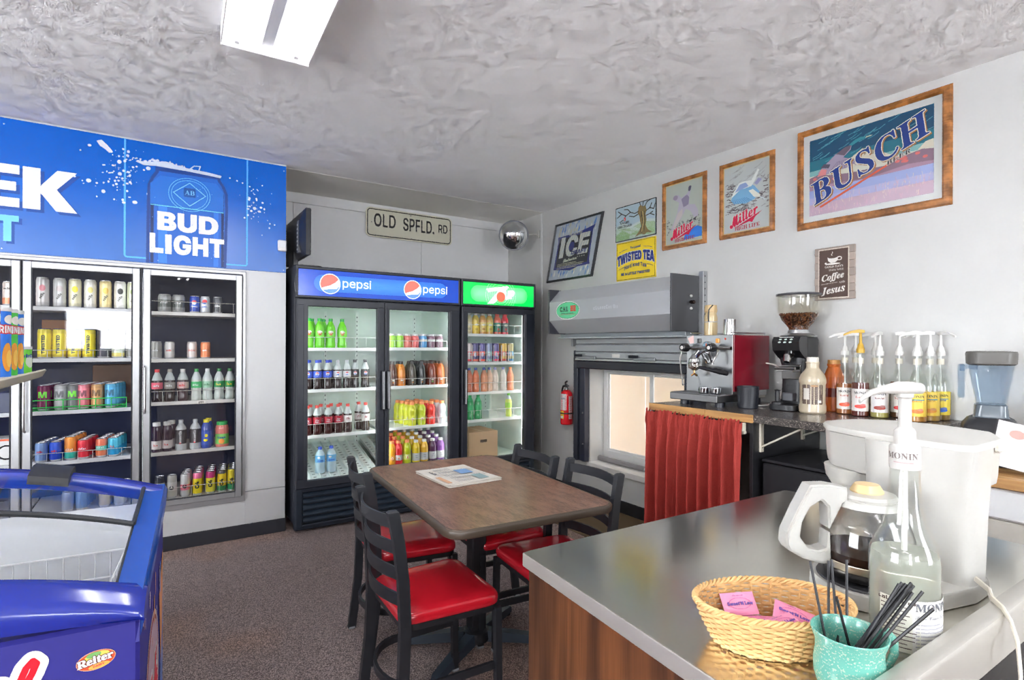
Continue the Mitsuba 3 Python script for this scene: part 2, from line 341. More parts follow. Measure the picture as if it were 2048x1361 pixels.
# rear and left wall: one shop window, other openings added for daylight
def wall_with(name, label, box3, holes, along):
    g = G(); a0, a1 = box3[along * 2], box3[along * 2 + 1]; cur = a0
    for h0, h1, z0, z1 in sorted(holes):
        segs = [(cur, h0, 0, HC), (h0, h1, 0, z0), (h0, h1, z1, HC)]
        for s0, s1, q0, q1 in segs:
            b = list(box3); b[along * 2], b[along * 2 + 1], b[4], b[5] = s0, s1, q0, q1; g.add(cbox(*b, 0))
        cur = h1
    b = list(box3); b[along * 2] = cur; b[5] = HC; g.add(cbox(*b, 0))
    return struct(name, g, 'm_wall', label)
g = G()
cols = [XL - .2, -3.4, -2.05, -1.2, -.28, 1.4, 2.45, XR + .2]; op = {1: (.8, 2.66), 3: (1.32, 1.95), 5: (.8, 2.66)}  # outer two openings added for daylight; the small middle one shows in reflections
for k in range(7):
    for z0, z1 in (((0, HC),) if k not in op else ((0, op[k][0]), (op[k][1], HC))): g.add(cbox(cols[k], cols[k + 1], YN - .2, YN, z0, z1, 0))
struct('wall_rear', g, 'm_wall', 'white wall behind the camera with one shop window and two added daylight openings')
wall_with('wall_left', 'white wall at the far left with an unseen opening added for daylight', [XL - .2, XL, YN - .2, YB + .2, 0, HC], [(.2, 2.2, .6, 2.3)], 1)  # opening added out of view to light the right wall
# cooler wall: the walk-in's front, with the opening for the three glass doors
YC, XC = 4.34, .826
g = G()
for x0, x1, z0, z1 in ((XL, -1.30, 0, HC), (.553, XC, .335, HC), (-1.30, .553, 1.925, HC), (-1.30, .553, 0, .272), (.553, XC, 0, .332)): g.add(cbox(x0, x1, YC, YC + .07, z0, z1, .0012))
g.add(cbox(XC - .06, XC, YC + .06, YB, 0, HC, 0))
wc = struct('wall_cooler', g, 'm_panel', 'white insulated front wall of the walk-in cooler')
struct('baseboard_cooler', G().add(cbox(XL, XC + .004, YC - .006, YC, 0, .10, .003), C(40, 41, 46)), 'm_satin', 'dark rubber baseboard under the glass cooler doors')
struct('baseboard_right', G().add(cbox(XR - .008, XR, 2.35, YB, 0, .105, .003), C(24, 24, 27)), 'm_satin', 'black rubber baseboard along the wall below the service window')
struct('baseboard_back', G().add(cbox(.83, XR, YB - .006, YB, 0, .10, .003), C(40, 41, 46)), 'm_satin', 'dark rubber baseboard behind the drink coolers')
# ground and neighbouring wall outside; roof and corner wall added to block sky
struct('trim_1', G().add(cbox(XR + .2, 40, -40, 40, -.3, -.12, 0), C(222, 222, 226)), 'm_matte', 'pale snowy ground outside the service window')
struct('trim_2', G().add(cbox(5.2, 5.4, -3.0, 9.0, -.12, 3.2, 0), C(202, 188, 170)), 'm_matte', 'plain tan wall seen outside through the service window')
struct('trim_3', G().add(cbox(XR + .2, 6.5, 0.8, 9.0, 2.35, 2.5, 0), C(206, 200, 190)), 'm_matte', 'added unseen roof that keeps sky light off the tan wall outside')  # added out of view to shade the tan wall
struct('trim_4', G().add(cbox(XR, XR + .2, YB + .2, 9.0, -.12, 2.5, 0), C(206, 200, 190)), 'm_matte', 'added unseen wall that blocks sky light beyond the corner of the shop')  # added out of view to close off a sky leak
# runner along the right wall
put('floor_runner', G().add(extr(rrect(.62, 1.5, .01), 0, .006), C(92, 76, 56)).add(extr(rrect(.30, .06, .004, -.05, -.55), .006, .0065), C(200, 196, 190)), 'm_matte', 'brown floor runner along the wall in front of the service window', 'floor mat', M=mat((2.955, 3.0, 0)))

# ---------------------------------------------------------------- service window in the right wall
X = XR
wn = put('window_1', G().add(cbox(X + .165, X + .2, WY0, WY1, 1.165, 1.40)).add(cbox(X + .165, X + .2, WY0, WY1, WZ0, .455)).add(cbox(X + .165, X + .2, WY1 - .05, WY1, WZ0, 1.3)).add(cbox(X + .165, X + .2, WY0, WY0 + .05, WZ0, 1.3)), 'm_satin', 'white framed sliding service window in the right wall', kind='structure')
for y0, y1, x0 in ((3.10, WY1 - .045, .172), (WY0 + .045, 3.145, .186)):
    s = part(wn, 'sash', G().add(cbox(X + x0, X + x0 + .013, y0, y0 + .045, .45, 1.17, .003)).add(cbox(X + x0, X + x0 + .013, y1 - .03, y1, .45, 1.17, .003)).add(cbox(X + x0, X + x0 + .013, y0, y1, .45, .475, .003)).add(cbox(X + x0, X + x0 + .013, y0, y1, 1.145, 1.17, .003)), 'm_satin')
    part(s, 'pane', G().add(([[X + x0 + .006, y0 + .02, .46], [X + x0 + .006, y1 - .02, .46], [X + x0 + .006, y1 - .02, 1.16], [X + x0 + .006, y0 + .02, 1.16]], [[0, 2, 1], [0, 3, 2]]), smooth=False), 'm_pane')
part(wn, 'sill', G().add(cbox(X - .03, X + .17, WY0 - .03, WY1 + .01, WZ0 - .045, WZ0 + .004, .004), C(232, 231, 228)), 'm_satin')
put('window_roll', G().add(tube([[3.395, 3.73, .382], [3.395, 3.14, .382]], .022, 12), C(128, 124, 124)).add(tube([[3.395, 3.16, .382], [3.395, 3.128, .382]], .012, 8), C(205, 205, 208)), 'm_satin', 'grey wooden security bar lying on the window sill', 'security bar')

# roll-up shutter: hood, guides, curtain slats
sh = thing('rolling_shutter', 'grey steel rolling shutter with octagonal hood above the service window', 'rolling shutter')
pr8 = Polygon([(X, 1.512), (3.06, 1.512), (2.948, 1.624), (2.948, 1.786), (3.06, 1.898), (X, 1.898)])
def yz(shape, y0, y1):      # an (x, z) outline swept along y
    m = extr(shape, 0, 1); v = np.array(m.vertices); v = np.stack([v[:, 0], y1 + (y0 - y1) * v[:, 2], v[:, 1]], 1); return v, np.array(m.faces)
part(sh, 'hood', G().add(yz(pr8, 2.502, 3.86), C(176, 178, 181), 20), 'm_satin')
ep = part(sh, 'end_plate', G().add(cbox(2.944, X, 2.488, 2.502, 1.507, 1.903, .002), C(58, 59, 62)), 'm_satin')
part(sh, 'end_plate', G().add(cbox(2.944, X, 3.86, 3.873, 1.507, 1.903, .002), C(44, 45, 52)), 'm_satin')
for z, r in ((1.712, .013), (1.756, .011), (1.668, .011)):
    part(ep, 'bolt', G().add(lathe([(0, 0), (r, 0), (r, .006), (r * .6, .012), (0, .014)], 8), C(200, 200, 198), M=mat((3.145, 2.488, z), rx=rad(90))), 'm_satin')
part(ep, 'shaft', G().add(lathe([(0, 0), (.013, 0), (.013, .03), (.010, .034), (0, .034)], 14), C(60, 50, 46), M=mat((3.145, 2.488, 1.712), rx=rad(90))), 'm_steel')
g = G().add(cbox(X - .05, X, 2.45, 2.488, 1.40, 1.935, .002), C(168, 170, 172))
for k in range(11): g.add(lathe([(0, 0), (.005, 0), (.005, .001), (0, .001)], 8), C(40, 40, 44), M=mat((X - .03, 2.4498, 1.90 - k * .045), rx=rad(90)))
part(sh, 'wall_angle', g, 'm_steel2')
part(sh, 'wall_angle', G().add(cbox(X - .05, X, 3.873, 3.90, 1.40, 1.91, .002), C(168, 170, 172)), 'm_steel2')
part(sh, 'weather_lip', G().add(cbox(3.10, X - .01, 2.52, 3.93, 1.468, 1.478, .003), C(206, 212, 214)).add(cbox(3.13, X - .01, 2.52, 3.93, 1.478, 1.512, .003), C(150, 158, 162)), 'm_satin')
for k, (z0, z1) in enumerate(((1.418, 1.468), (1.352, 1.415), (1.292, 1.349))):
    prof = Polygon([(3.215, z0), (3.199, z0 + .006), (3.199, z1 - .008), (3.207, z1), (3.222, z1), (3.222, z0)])
    part(sh, 'slat', G().add(yz(prof, 2.53, 3.80 if k else 3.79), C(160, 164, 165), 25), 'm_satin')
bb = part(sh, 'bottom_bar', G().add(cbox(3.185, 3.225, 2.55, 3.79, 1.272, 1.292, .003), C(196, 200, 200)), 'm_steel2')
part(bb, 'gasket', G().add(cbox(3.19, 3.222, 2.56, 3.78, 1.20, 1.272, .008), C(24, 26, 34)), 'm_satin')
for y in (3.62, 2.95): part(bb, 'slide_latch', G().add(cbox(3.172, 3.186, y - .11, y + .11, 1.286, 1.312, .003), C(150, 154, 156)).add(cbox(3.165, 3.176, y + .06, y + .16, 1.305, 1.328, .002), C(40, 42, 48)), 'm_steel2')
part(bb, 'sticker', G().add(cbox(3.1965, 3.1985, 3.235, 3.325, 1.305, 1.335, 0), C(228, 226, 220)), 'm_matte')
for y0, y1 in ((3.70, 3.845), (2.46, 2.60)):
    gd = part(sh, 'guide_rail', G().add(cbox(3.215, X, y1 - .055, y1, .36, 1.36, .003), C(40, 44, 54)).add(cbox(3.235, X, y0 + .045, y1 - .06, .36, 1.30, .003), C(34, 38, 50)).add(cbox(3.225, X, y0, y0 + .042, .36, 1.27, .003), C(28, 32, 48)), 'm_satin')
    for z in (.52, .80): part(gd, 'bolt', G().add(lathe([(0, 0), (.008, 0), (.007, .007), (0, .008)], 8), SILVER, M=mat((3.225, y0 + .021, z), ry=rad(-90))), 'm_chrome')
fr = Fr((2.9475, 3.607, 1.705), (0, -1, 0), (0, 0, 1))
g = G(); fr.ink(g, ell(.158, .078), C(230, 240, 232), 1); fr.ink(g, ell(.150, .071), C(52, 92, 66), 2); fr.ink(g, ell(.147, .068), C(104, 214, 158), 3)
fr.ink(g, txt('C.H.I.', .042, 900, sx=.72, x=-.045, y=-.010), C(16, 40, 30), 4)
for i in range(3):
    for j in range(3): fr.ink(g, sbox(.040 + i * .024, -.010 + j * .017, .061 + i * .024, .0045 + j * .017), C(200, 36, 36), 4)
fr.ink(g, affinity.translate(marks(18, .010, .9), 0, -.030), C(16, 40, 30), 4); fr.ink(g, sbox(-.11, -.036, .11, -.034), C(200, 36, 36), 4)
part(sh, 'oval_sticker', g, 'm_satin', label='green oval sticker with black letters')
g = G(); fr.ink(g, affinity.translate(marks(11, .030, .8), .465, -.012), C(196, 198, 202), 1); part(sh, 'embossed_marks', g, 'm_satin')

# visible fluorescent fixture, and unseen hanging lamps added to brighten the ceiling
def fixture(x, y, rz, label):
    t = thing('ceiling_light', label, 'ceiling light', 'fluorescent ceiling fixtures'); M = mat((x, y, HC), rz)
    w, L = .178, .62
    pan = G().add(yz(Polygon([(-w, -.075), (-w + .004, -.075), (-w + .012, -.012), (-.032, -.004), (-.032, -.003), (.032, -.003), (w - .012, -.012), (w - .004, -.075), (w, -.075), (w, 0), (-w, 0)]), -L, L), C(238, 238, 238), 20)
    part(t, 'housing', pan, 'm_satin', M)
    for s in (-1, 1): part(t, 'end_plate', G().add(cbox(-w, w, s * L - .004, s * L + .004, -.082, 0, .002), C(240, 240, 240)), 'm_satin', M)
    part(t, 'ballast_cover', G().add(yz(Polygon([(-.034, -.004), (-.022, -.052), (.022, -.052), (.034, -.004)]), -L + .004, L - .004), C(214, 217, 226), 10), 'm_satin', M)
    for s in (-1, 1):
        x0 = s * .118
        for e in (-1, 1): part(t, 'lamp_holder', G().add(cbox(x0 - .011, x0 + .011, e * (L - .03) - .012, e * (L - .03) + .012, -.072, -.012, .003), C(232, 233, 236)), 'm_satin', M)
        part(t, 'tube', G().add(tube([[x0, -L + .045, -.048], [x0, L - .045, -.048]], .013, 12)), 'm_satin', M, emitter={'type': 'area', 'radiance': rgb(np.array([1.0, 1.0, 1.0]) * TUBE)})
fixture(.385, 1.965, rad(-2), 'two-tube fluorescent fixture on the ceiling, cut by the top of the photo')
def batten(x, y, label):
    """A bare-tube batten hung on two rods, added out of view to light the ceiling."""
    t = thing('hanging_batten_light', label, 'ceiling light'); M = mat((x, y, HC))
    part(t, 'spine', G().add(cbox(-.03, .03, -.62, .62, -.30, -.26, .004), C(238, 238, 238)), 'm_satin', M)
    for e in (-.4, .4): part(t, 'rod', G().add(tube([[0, e, -.26], [0, e, 0]], .004, 6), SILVER), 'm_steel', M)
    for s in (-1, 1): part(t, 'tube', G().add(tube([[s * .06, -.58, -.30], [s * .06, .58, -.30]], .016, 10)), 'm_satin', M, emitter={'type': 'area', 'radiance': rgb(np.array([1.0, 1.0, 1.0]) * TUBE)})
for x, y, l in ((.385, -1.0, 'added bare tube light hanging unseen behind the camera'), (-2.2, 1.6, 'added bare tube light hanging unseen near the left wall opening'), (-2.2, -1.2, 'added bare tube light hanging unseen at left behind the camera')): batten(x, y, l)  # unseen lamps added for uplight on ceiling and walls
scene['m_steel2'] = vc(0.42, 0.85)
# ---------------------------------------------------------------- blue beer banner over the cooler
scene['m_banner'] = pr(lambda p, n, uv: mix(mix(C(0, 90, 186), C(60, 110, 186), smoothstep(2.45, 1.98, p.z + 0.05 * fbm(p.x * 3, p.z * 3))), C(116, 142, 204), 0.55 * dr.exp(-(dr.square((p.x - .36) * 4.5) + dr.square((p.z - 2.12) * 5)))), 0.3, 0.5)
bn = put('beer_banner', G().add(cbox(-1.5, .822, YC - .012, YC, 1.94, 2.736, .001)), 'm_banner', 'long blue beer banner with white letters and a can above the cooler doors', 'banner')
fr = Fr((0, YC - .0122, 0), (1, 0, 0), (0, 0, 1)); W, SH, LB = C(238, 240, 242), C(18, 66, 150), C(112, 196, 240)
def bignum(l):  # block letters, upper left corner x, z, height .25
    x, z, h = l[1], l[2], .252
    if l[0] == 'E': return shapely.union_all([sbox(x, z - h, x + .065, z), sbox(x, z - .055, x + .165, z), sbox(x, z - .155, x + .150, z - .10), sbox(x, z - h, x + .165, z - h + .055)])
    if l[0] == 'K': return shapely.union_all([sbox(x, z - h, x + .082, z), Polygon([(x + .06, z - .135), (x + .16, z), (x + .255, z), (x + .158, z - .118), (x + .258, z - h), (x + .155, z - h), (x + .09, z - .16)])])
    if l[0] == 'T': return shapely.union_all([sbox(x, z - .036, x + .105, z), sbox(x + .036, z - .155, x + .072, z)])
g = G()
for l in (('E', -.84, 2.465), ('K', -.661, 2.465)):
    fr.ink(g, affinity.translate(bignum(l), .017, -.017), SH, 1); fr.ink(g, bignum(l), W, 2)
fr.ink(g, affinity.translate(bignum(('T', -.782, 2.162)), .014, -.014), SH, 1); fr.ink(g, bignum(('T', -.782, 2.162)), LB, 2)
part(bn, 'lettering', g, 'm_satin')
# panel outline, splash and the can
g = G(); o = rrect(.731, .9, .02, .1975, 2.414); ol = o.difference(o.buffer(-.011)).intersection(sbox(-1, 1.9, 1, 2.734))
fr.ink(g, ol, C(86, 178, 242), 1)
rng = random.Random(4)
for k in range(150):
    side = k % 3; x = rng.gauss(-.20, .075) if side < 2 else rng.gauss(.60, .06); z = rng.gauss(2.50, .09) if side < 2 else 2.42 + (x - .6) * -.5 + rng.gauss(0, .09)
    r = abs(rng.gauss(0, .0045)) + .0016
    if .79 > x > -.45 and 2.0 < z < 2.70: fr.ink(g, ell(r, r * rng.uniform(.7, 1.2), x, z, q=2), C(226, 236, 248), 2)
fr.ink(g, Polygon([(-.305, 2.69), (-.285, 2.698), (-.26, 2.675), (-.235, 2.645), (-.23, 2.635), (-.245, 2.632), (-.262, 2.648), (-.29, 2.665)]).buffer(.004), W, 2)
for x, z, r in ((-.345, 2.655, .010), (-.225, 2.55, .008), (-.15, 2.445, .008), (-.06, 2.55, .007), (.585, 2.37, .009), (.66, 2.44, .008), (.445, 2.585, .006), (-.10, 2.565, .007)): fr.ink(g, ell(r, r * .8, x, z, q=4), W, 2)
part(bn, 'splash_print', g, 'm_satin')
g = G(); can = Polygon([(-.047, 1.942), (-.044, 2.35), (-.04, 2.46), (-.02, 2.515), (.004, 2.555), (.004, 2.585), (.384, 2.585), (.386, 2.555), (.41, 2.52), (.431, 2.465), (.434, 2.35), (.424, 1.942)])
fr.ink(g, can, C(20, 58, 132), 3); fr.ink(g, can.buffer(-.018).intersection(sbox(-1, 1.942, 1, 2.56)).union(sbox(-.026, 1.942, .406, 2.0)), C(26, 92, 186), 4)
fr.ink(g, sbox(.02, 1.945, .07, 2.50), C(46, 122, 214), 5); fr.ink(g, sbox(.345, 1.945, .375, 2.48), C(38, 112, 206), 5); fr.ink(g, sbox(-.024, 1.945, -.006, 2.46), C(14, 40, 96), 5); fr.ink(g, sbox(.392, 1.945, .408, 2.46), C(14, 40, 96), 5)
fr.ink(g, Polygon([(-.026, 2.335), (.406, 2.33), (.406, 2.47), (.36, 2.53), (.03, 2.53), (-.026, 2.47)]), C(30, 104, 196), 6)
c0 = ell(.125, .115, .20, 2.425); fr.ink(g, c0.difference(c0.buffer(-.005)), C(92, 170, 226), 7); fr.ink(g, c0.buffer(-.016).difference(c0.buffer(-.020)), C(92, 170, 226), 7)
d0 = Polygon([(.10, 2.43), (.20, 2.51), (.30, 2.43), (.20, 2.345)]); fr.ink(g, d0.difference(d0.buffer(-.006)), C(112, 186, 234), 7)
fr.ink(g, rrect(.07, .06, .008, .20, 2.44), C(20, 74, 150), 8); fr.ink(g, txt('AB', .032, 700, 'serif', x=.20, y=2.424), C(112, 186, 234), 9)
fr.ink(g, sbox(-.024, 2.326, .406, 2.333), C(96, 190, 220), 8)

for s_, xa, wd, h_, z_ in (('BUD', .014, .360, .120, 2.167), ('LIGHT', -.028, .439, .124, 2.012)):
    p_ = txt(s_, h_, 900, al='l', px=96).buffer(.002); b_ = p_.bounds; fr.ink(g, affinity.translate(affinity.scale(p_, wd / (b_[2] - b_[0]), 1, origin=(b_[0], 0)), xa - b_[0], z_), W, 9)

rim = Polygon([(-.10, 2.60), (-.02, 2.606), (.06, 2.625), (.12, 2.612), (.20, 2.600), (.30, 2.596), (.388, 2.586), (.384, 2.576), (.2, 2.588), (.004, 2.592), (-.06, 2.585)])
fr.ink(g, rim.buffer(.004), C(214, 226, 240), 9)
for k in range(110): fr.ink(g, ell(rng.uniform(.004, .010), rng.uniform(.003, .007), rng.gauss(.02, .075), 2.598 + abs(rng.gauss(0, .013)), rng.uniform(0, 90), q=2), C(222, 232, 244), 9)
tb = LineString([(.20, 2.602), (.225, 2.628), (.262, 2.632), (.255, 2.606)]).buffer(.004); fr.ink(g, tb, C(206, 222, 240), 9)
for k in range(26): fr.ink(g, ell(.0028, .0028, rng.uniform(-.03, .41), rng.uniform(1.95, 2.53), q=2), C(120, 176, 232), 10)
part(bn, 'can_print', g, 'm_satin')
g = G()
for x, z in ((-.752, 1.962), (.806, 1.958), (.806, 2.70), (-.745, 2.70), (.02, 1.96)): g.add(lathe([(0, 0), (.005, 0), (.004, .002), (0, .003)], 8), C(214, 218, 226), M=mat((x, YC - .012, z), rx=rad(90)))
part(bn, 'screws', g, 'm_chrome')
put('wall_sensor', G().add(cbox(.762, .822, YC - .045, YC - .012, 2.096, 2.178, .006), C(236, 236, 234)).add(cbox(.768, .816, YC - .046, YC - .044, 2.12, 2.172, .001), C(226, 228, 230)), 'm_satin', 'small white plastic box on the right end of the blue banner', 'sensor')

# ---------------------------------------------------------------- products
def can(r, h, bands, deco=None, n=18, lid=C(200, 202, 206)):
    """bands: (share of the height, colour), from the bottom; deco(g): prints on the side."""
    g = G(); b0, b1 = .012, h - .014; prof, cols, z = [(0, .003), (r * .76, .003), (r * .82, 0), (r, b0)], [SILVER] * 3, b0
    for s, c in bands:
        z += s * (b1 - b0); prof.append((r, z)); cols.append(c)
    prof[-1] = (r, b1); lathe_c(g, prof + [(r * .86, h - .004)], cols + [bands[-1][1]], n)
    if deco: deco(g)
    l = lathe_c(G(), [(r * .86, h - .004), (r * .88, h), (r * .80, h), (r * .76, h - .005), (0, h - .005)], [lid] * 4, n)
    l.add(cbox(-.010, .010, -.004, .012, h - .005, h - .0035, 0), C(170, 172, 176))
    return [('body', g.ply('m_can')), ('lid', l.ply('m_chrome2'))]
scene['m_can'] = vc(0.3, 0.15); scene['m_chrome2'] = vc(0.25, 0.9)
BP = {  # bottle outlines: share of radius, share of height
    'soda': [(.80, 0), (.96, .03), (1, .10), (.97, .16), (.88, .27), (.96, .38), (1, .45), (1, .58), (.95, .66), (.80, .75), (.50, .86), (.38, .90), (.38, .95)],
    'water': [(.85, 0), (1, .03), (1, .10), (.96, .14), (1, .18), (.96, .22), (1, .27), (1, .55), (.96, .60), (1, .66), (.85, .76), (.50, .86), (.38, .89), (.38, .95)],
    'sport': [(.86, 0), (1, .04), (1, .30), (.92, .38), (.92, .48), (1, .58), (1, .66), (.92, .76), (.70, .84), (.52, .88), (.50, .93)],
    'juice': [(.9, 0), (1, .03), (1, .62), (.96, .70), (.78, .80), (.56, .86), (.52, .90), (.52, .94)],
    'tea': [(.88, 0), (1, .03), (1, .42), (.96, .50), (.94, .58), (.90, .70), (.70, .82), (.44, .88), (.42, .94)],
    'jar': [(.9, 0), (1, .05), (1, .70), (.92, .82), (.74, .88), (.72, .92)],
    'slim': [(.85, 0), (1, .03), (1, .60), (.94, .72), (.66, .86), (.52, .90), (.52, .94)]}
def bottle(kind, r, h, liquid, cap, label=None, fill=.78, empty=None, n=18, deco=None, ang=-1.75, capw=1.12, bsdf='m_gloss'):
    """label: (share from, share to, colour); liquid below fill, empty colour above."""
    P = [(a * r, b * h) for a, b in BP[kind]]; empty = C(205, 215, 215) if empty is None else empty
    g = G(); prof, cols = [(0, 0)] + P, []
    for a, b in zip(prof, prof[1:]): cols.append(liquid if (a[1] + b[1]) / 2 < fill * h else empty)
    lathe_c(g, prof + [(0, P[-1][1])], cols + [empty], n)
    out = [('body', g.ply(bsdf))]
    rc = P[-1][0] * capw; z0 = P[-1][1] - .010
    c = lathe_c(G(), [(0, z0), (rc, z0), (rc, h - .002), (rc * .9, h), (0, h)], [cap] * 4, 14); out.append(('cap', c.ply('m_satin')))
    if label:
        a, b, col = label; pts = [p for p in P if a * h < p[1] < b * h]
        ri = lambda z: float(np.interp(z, [p[1] for p in P], [p[0] for p in P]))
        prof = [(ri(a * h) + .0006, a * h)] + [(p[0] + .0006, p[1]) for p in pts] + [(ri(b * h) + .0006, b * h)]
        l = G(); lathe_c(l, prof, [col] * (len(prof) - 1), n)
        if deco: deco(l, r + .0008, a * h, b * h, ang)
        out.append(('label', l.ply('m_satin')))
    return out
def place(parts, name, x, y, z, label, cat, group=None, rz=0.0, M=None):
    M = mat((x, y, z), rz) if M is None else M; t = thing(name, label, cat, group)
    for n, d in parts: put(n, d, None, parent=t, M=M)
    return t
def mono(parts, name):    # for things too small to show parts
    return parts
def wtxt(s, h, col, w=800, font='inter', sx=1.0, dz=0.0, rot=0, layer=2):
    return lambda g, R, z0, z1, a: wrap(g, affinity.translate(word(s, h, w, font, sx, rot=rot), h / 2 if rot else 0, (z0 + z1) / 2 + dz - (0 if rot else h / 2)), R, a, col, layer)
def multi(*fs):
    def f(*a):
        for q in fs: q(*a)
    return f
def blob(col, a, b, dx=0, dz=0, layer=1): return lambda g, R, z0, z1, an: wrap(g, ell(a, b, dx, (z0 + z1) / 2 + dz, q=5), R, an, col, layer)
def ctxt(s, h, col, z, w=900, rot=0, sx=1.0, r=.033, ang=-1.72, font='inter'):
    return lambda g: wrap(g, affinity.translate(word(s, h, w, font, sx, rot=rot), h / 2 if rot else 0, z), r, ang, col, 2)
YEL, ORG, PNK, TEAL, BLU, GRN, PUR = C(240, 220, 30), C(240, 140, 50), C(232, 120, 140), C(90, 200, 180), C(40, 80, 180), C(30, 150, 70), C(90, 60, 120)

# ---------------------------------------------------------------- walk-in cooler: doors, inside, shelves
cd = thing('glass_door_cooler', 'walk-in cooler front with three aluminium framed glass doors under the blue banner', 'cooler')
AL = C(196, 197, 198)
z0, z1, x0, x1, yf = .272, 1.925, -1.30, .553, YC - .014
g = G()
for b in ((x0, x1, z1 - .022, z1), (x0, x1, z0, z0 + .038), (x1 - .022, x1, z0, z1), (x0, x0 + .03, z0, z1)): g.add(cbox(b[0], b[1], yf, YC + .06, b[2], b[3], .003), AL)
for x in (-.070, -.662): g.add(cbox(x - .006, x + .006, YC + .004, YC + .05, z0, z1, .002), C(60, 62, 66))
part(cd, 'frame', g, 'm_steel2')
for i, (a, b) in enumerate(((-.0615, .527), (-.657, -.0785), (-1.25, -.667))):
    d = part(cd, 'door', G().add(cbox(a, a + .042, YC - .032, YC + .004, .311, 1.897, .004), AL).add(cbox(b - .042, b, YC - .032, YC + .004, .311, 1.897, .004), AL).add(cbox(a + .04, b - .04, YC - .032, YC + .004, .311, .352, .004), AL).add(cbox(a + .04, b - .04, YC - .032, YC + .004, 1.855, 1.897, .004), AL), 'm_steel2')
    g = G()
    for q in ((a + .041, a + .046, .352, 1.856), (b - .046, b - .041, .352, 1.856), (a + .041, b - .041, .351, .356), (a + .041, b - .041, 1.852, 1.857)): g.add(cbox(q[0], q[1], YC - .034, YC - .02, q[2], q[3], 0), C(52, 54, 58))
    part(d, 'gasket', g, 'm_matte')
    part(d, 'pane', G().add(([[a + .04, YC - .022, .35], [b - .04, YC - .022, .35], [b - .04, YC - .022, 1.86], [a + .04, YC - .022, 1.86]], [[0, 1, 2], [0, 2, 3]]), smooth=False), 'm_pane')
    zh = (.945, 1.255) if i == 0 else (.87, 1.19)
    part(d, 'handle', G().add(tube([[a + .012, YC - .030, zh[0]], [a + .012, YC - .062, zh[0] + .012], [a + .012, YC - .068, zh[0] + .04], [a + .012, YC - .068, zh[1] - .04], [a + .012, YC - .062, zh[1] - .012], [a + .012, YC - .030, zh[1]]], .0065, 8), C(205, 206, 208)), 'm_steel')
tg = part(cd, 'price_tag', G().add(cbox(.255, .305, 4.4255, 4.427, .979, 1.002, 0), C(232, 230, 222)), 'm_matte'); g = G(); Fr((.28, 4.4253, .984), (1, 0, 0), (0, 0, 1)).ink(g, txt('259', .013, 800), C(30, 30, 30), 0); part(tg, 'digits', g, 'm_matte')
# inside
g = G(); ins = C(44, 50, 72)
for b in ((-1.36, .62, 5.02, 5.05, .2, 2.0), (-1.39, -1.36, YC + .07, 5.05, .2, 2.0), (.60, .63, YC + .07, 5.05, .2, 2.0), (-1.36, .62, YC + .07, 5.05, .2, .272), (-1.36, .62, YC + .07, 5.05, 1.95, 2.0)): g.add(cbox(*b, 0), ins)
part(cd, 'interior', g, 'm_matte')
g = G()
for x in (.575, -.070, -.662, -1.32): g.add(cbox(x - .006, x + .006, YC + .055, YC + .066, .32, 1.88, .002))
part(cd, 'light_strip', g, 'm_satin', emitter={'type': 'area', 'radiance': rgb(np.array([.95, .98, 1.0]) * LED * .75)})
def shelf(parent, xa, xb, y0, y1, z, col, lip=.022, rail=True, bs='m_satin', railh=.055):
    s = part(parent, 'shelf', G().add(cbox(xa, xb, y0, y1, z - .012, z, .002), col).add(cbox(xa, xb, y0 - .008, y0, z - lip, z + .004, .002), col), bs)
    if rail:
        g = G().add(tube([[xa + .02, y0 + .004, z + railh], [xb - .02, y0 + .004, z + railh]], .0022, 6), col)
        for k in range(8):
            x = xa + .02 + (xb - xa - .04) * k / 7; g.add(tube([[x, y0 + .004, z], [x, y0 + .004, z + railh]], .0018, 5), col)
        part(s, 'wire_rail', g, bs)
    return s
YS = 4.435
D3, D2, D1 = (-.058, .59), (-.655, -.082), (-1.30, -.668)
for z in (1.622, 1.297, 1.000, .655, .326): shelf(cd, *D3, YS, 4.98, z, C(206, 205, 200), rail=z in (1.622, 1.0, .326), railh=.075)
for z in (1.630, 1.305, .975, .655, .326): shelf(cd, *D2, YS, 4.98, z, C(200, 203, 206), rail=z in (1.305, .655), railh=.055)
for z in (1.630, 1.305, .975, .655, .326): shelf(cd, *D1, YS, 4.98, z, C(200, 203, 206), rail=False)
g = G()
for xx in (-.645, -.09): g.add(tube([[xx, 4.445, .985], [xx, 4.445, 1.03], [xx, 4.9, 1.03]], .0035, 6), C(40, 190, 80))
for zz in (1.0, 1.045): g.add(tube([[-.645, 4.442, zz], [-.15, 4.442, zz]], .003, 6), C(40, 190, 80))
for k in range(7): x = -.645 + k * .082; g.add(tube([[x, 4.442, .978], [x, 4.442, 1.045]], .0025, 6), C(40, 190, 80))
g.add(cbox(-.64, -.16, 4.442, 4.95, .9755, .9785, 0), C(44, 170, 80))
put('can_rack', g, 'm_satin', 'green wire can rack on the middle shelf behind the second glass door', 'wire rack')
YI = 4.478
ORD = ('front', 'second', 'third', 'rearmost')
def row(parts, name, x, z, n, dy, label, cat, group, y0=YI, dx=0.0):
    for k in range(n): place(parts, name, x + dx * k, y0 + dy * k, z + .0005, (ORD[k] + ' ' if n > 1 else '') + label, cat, group)
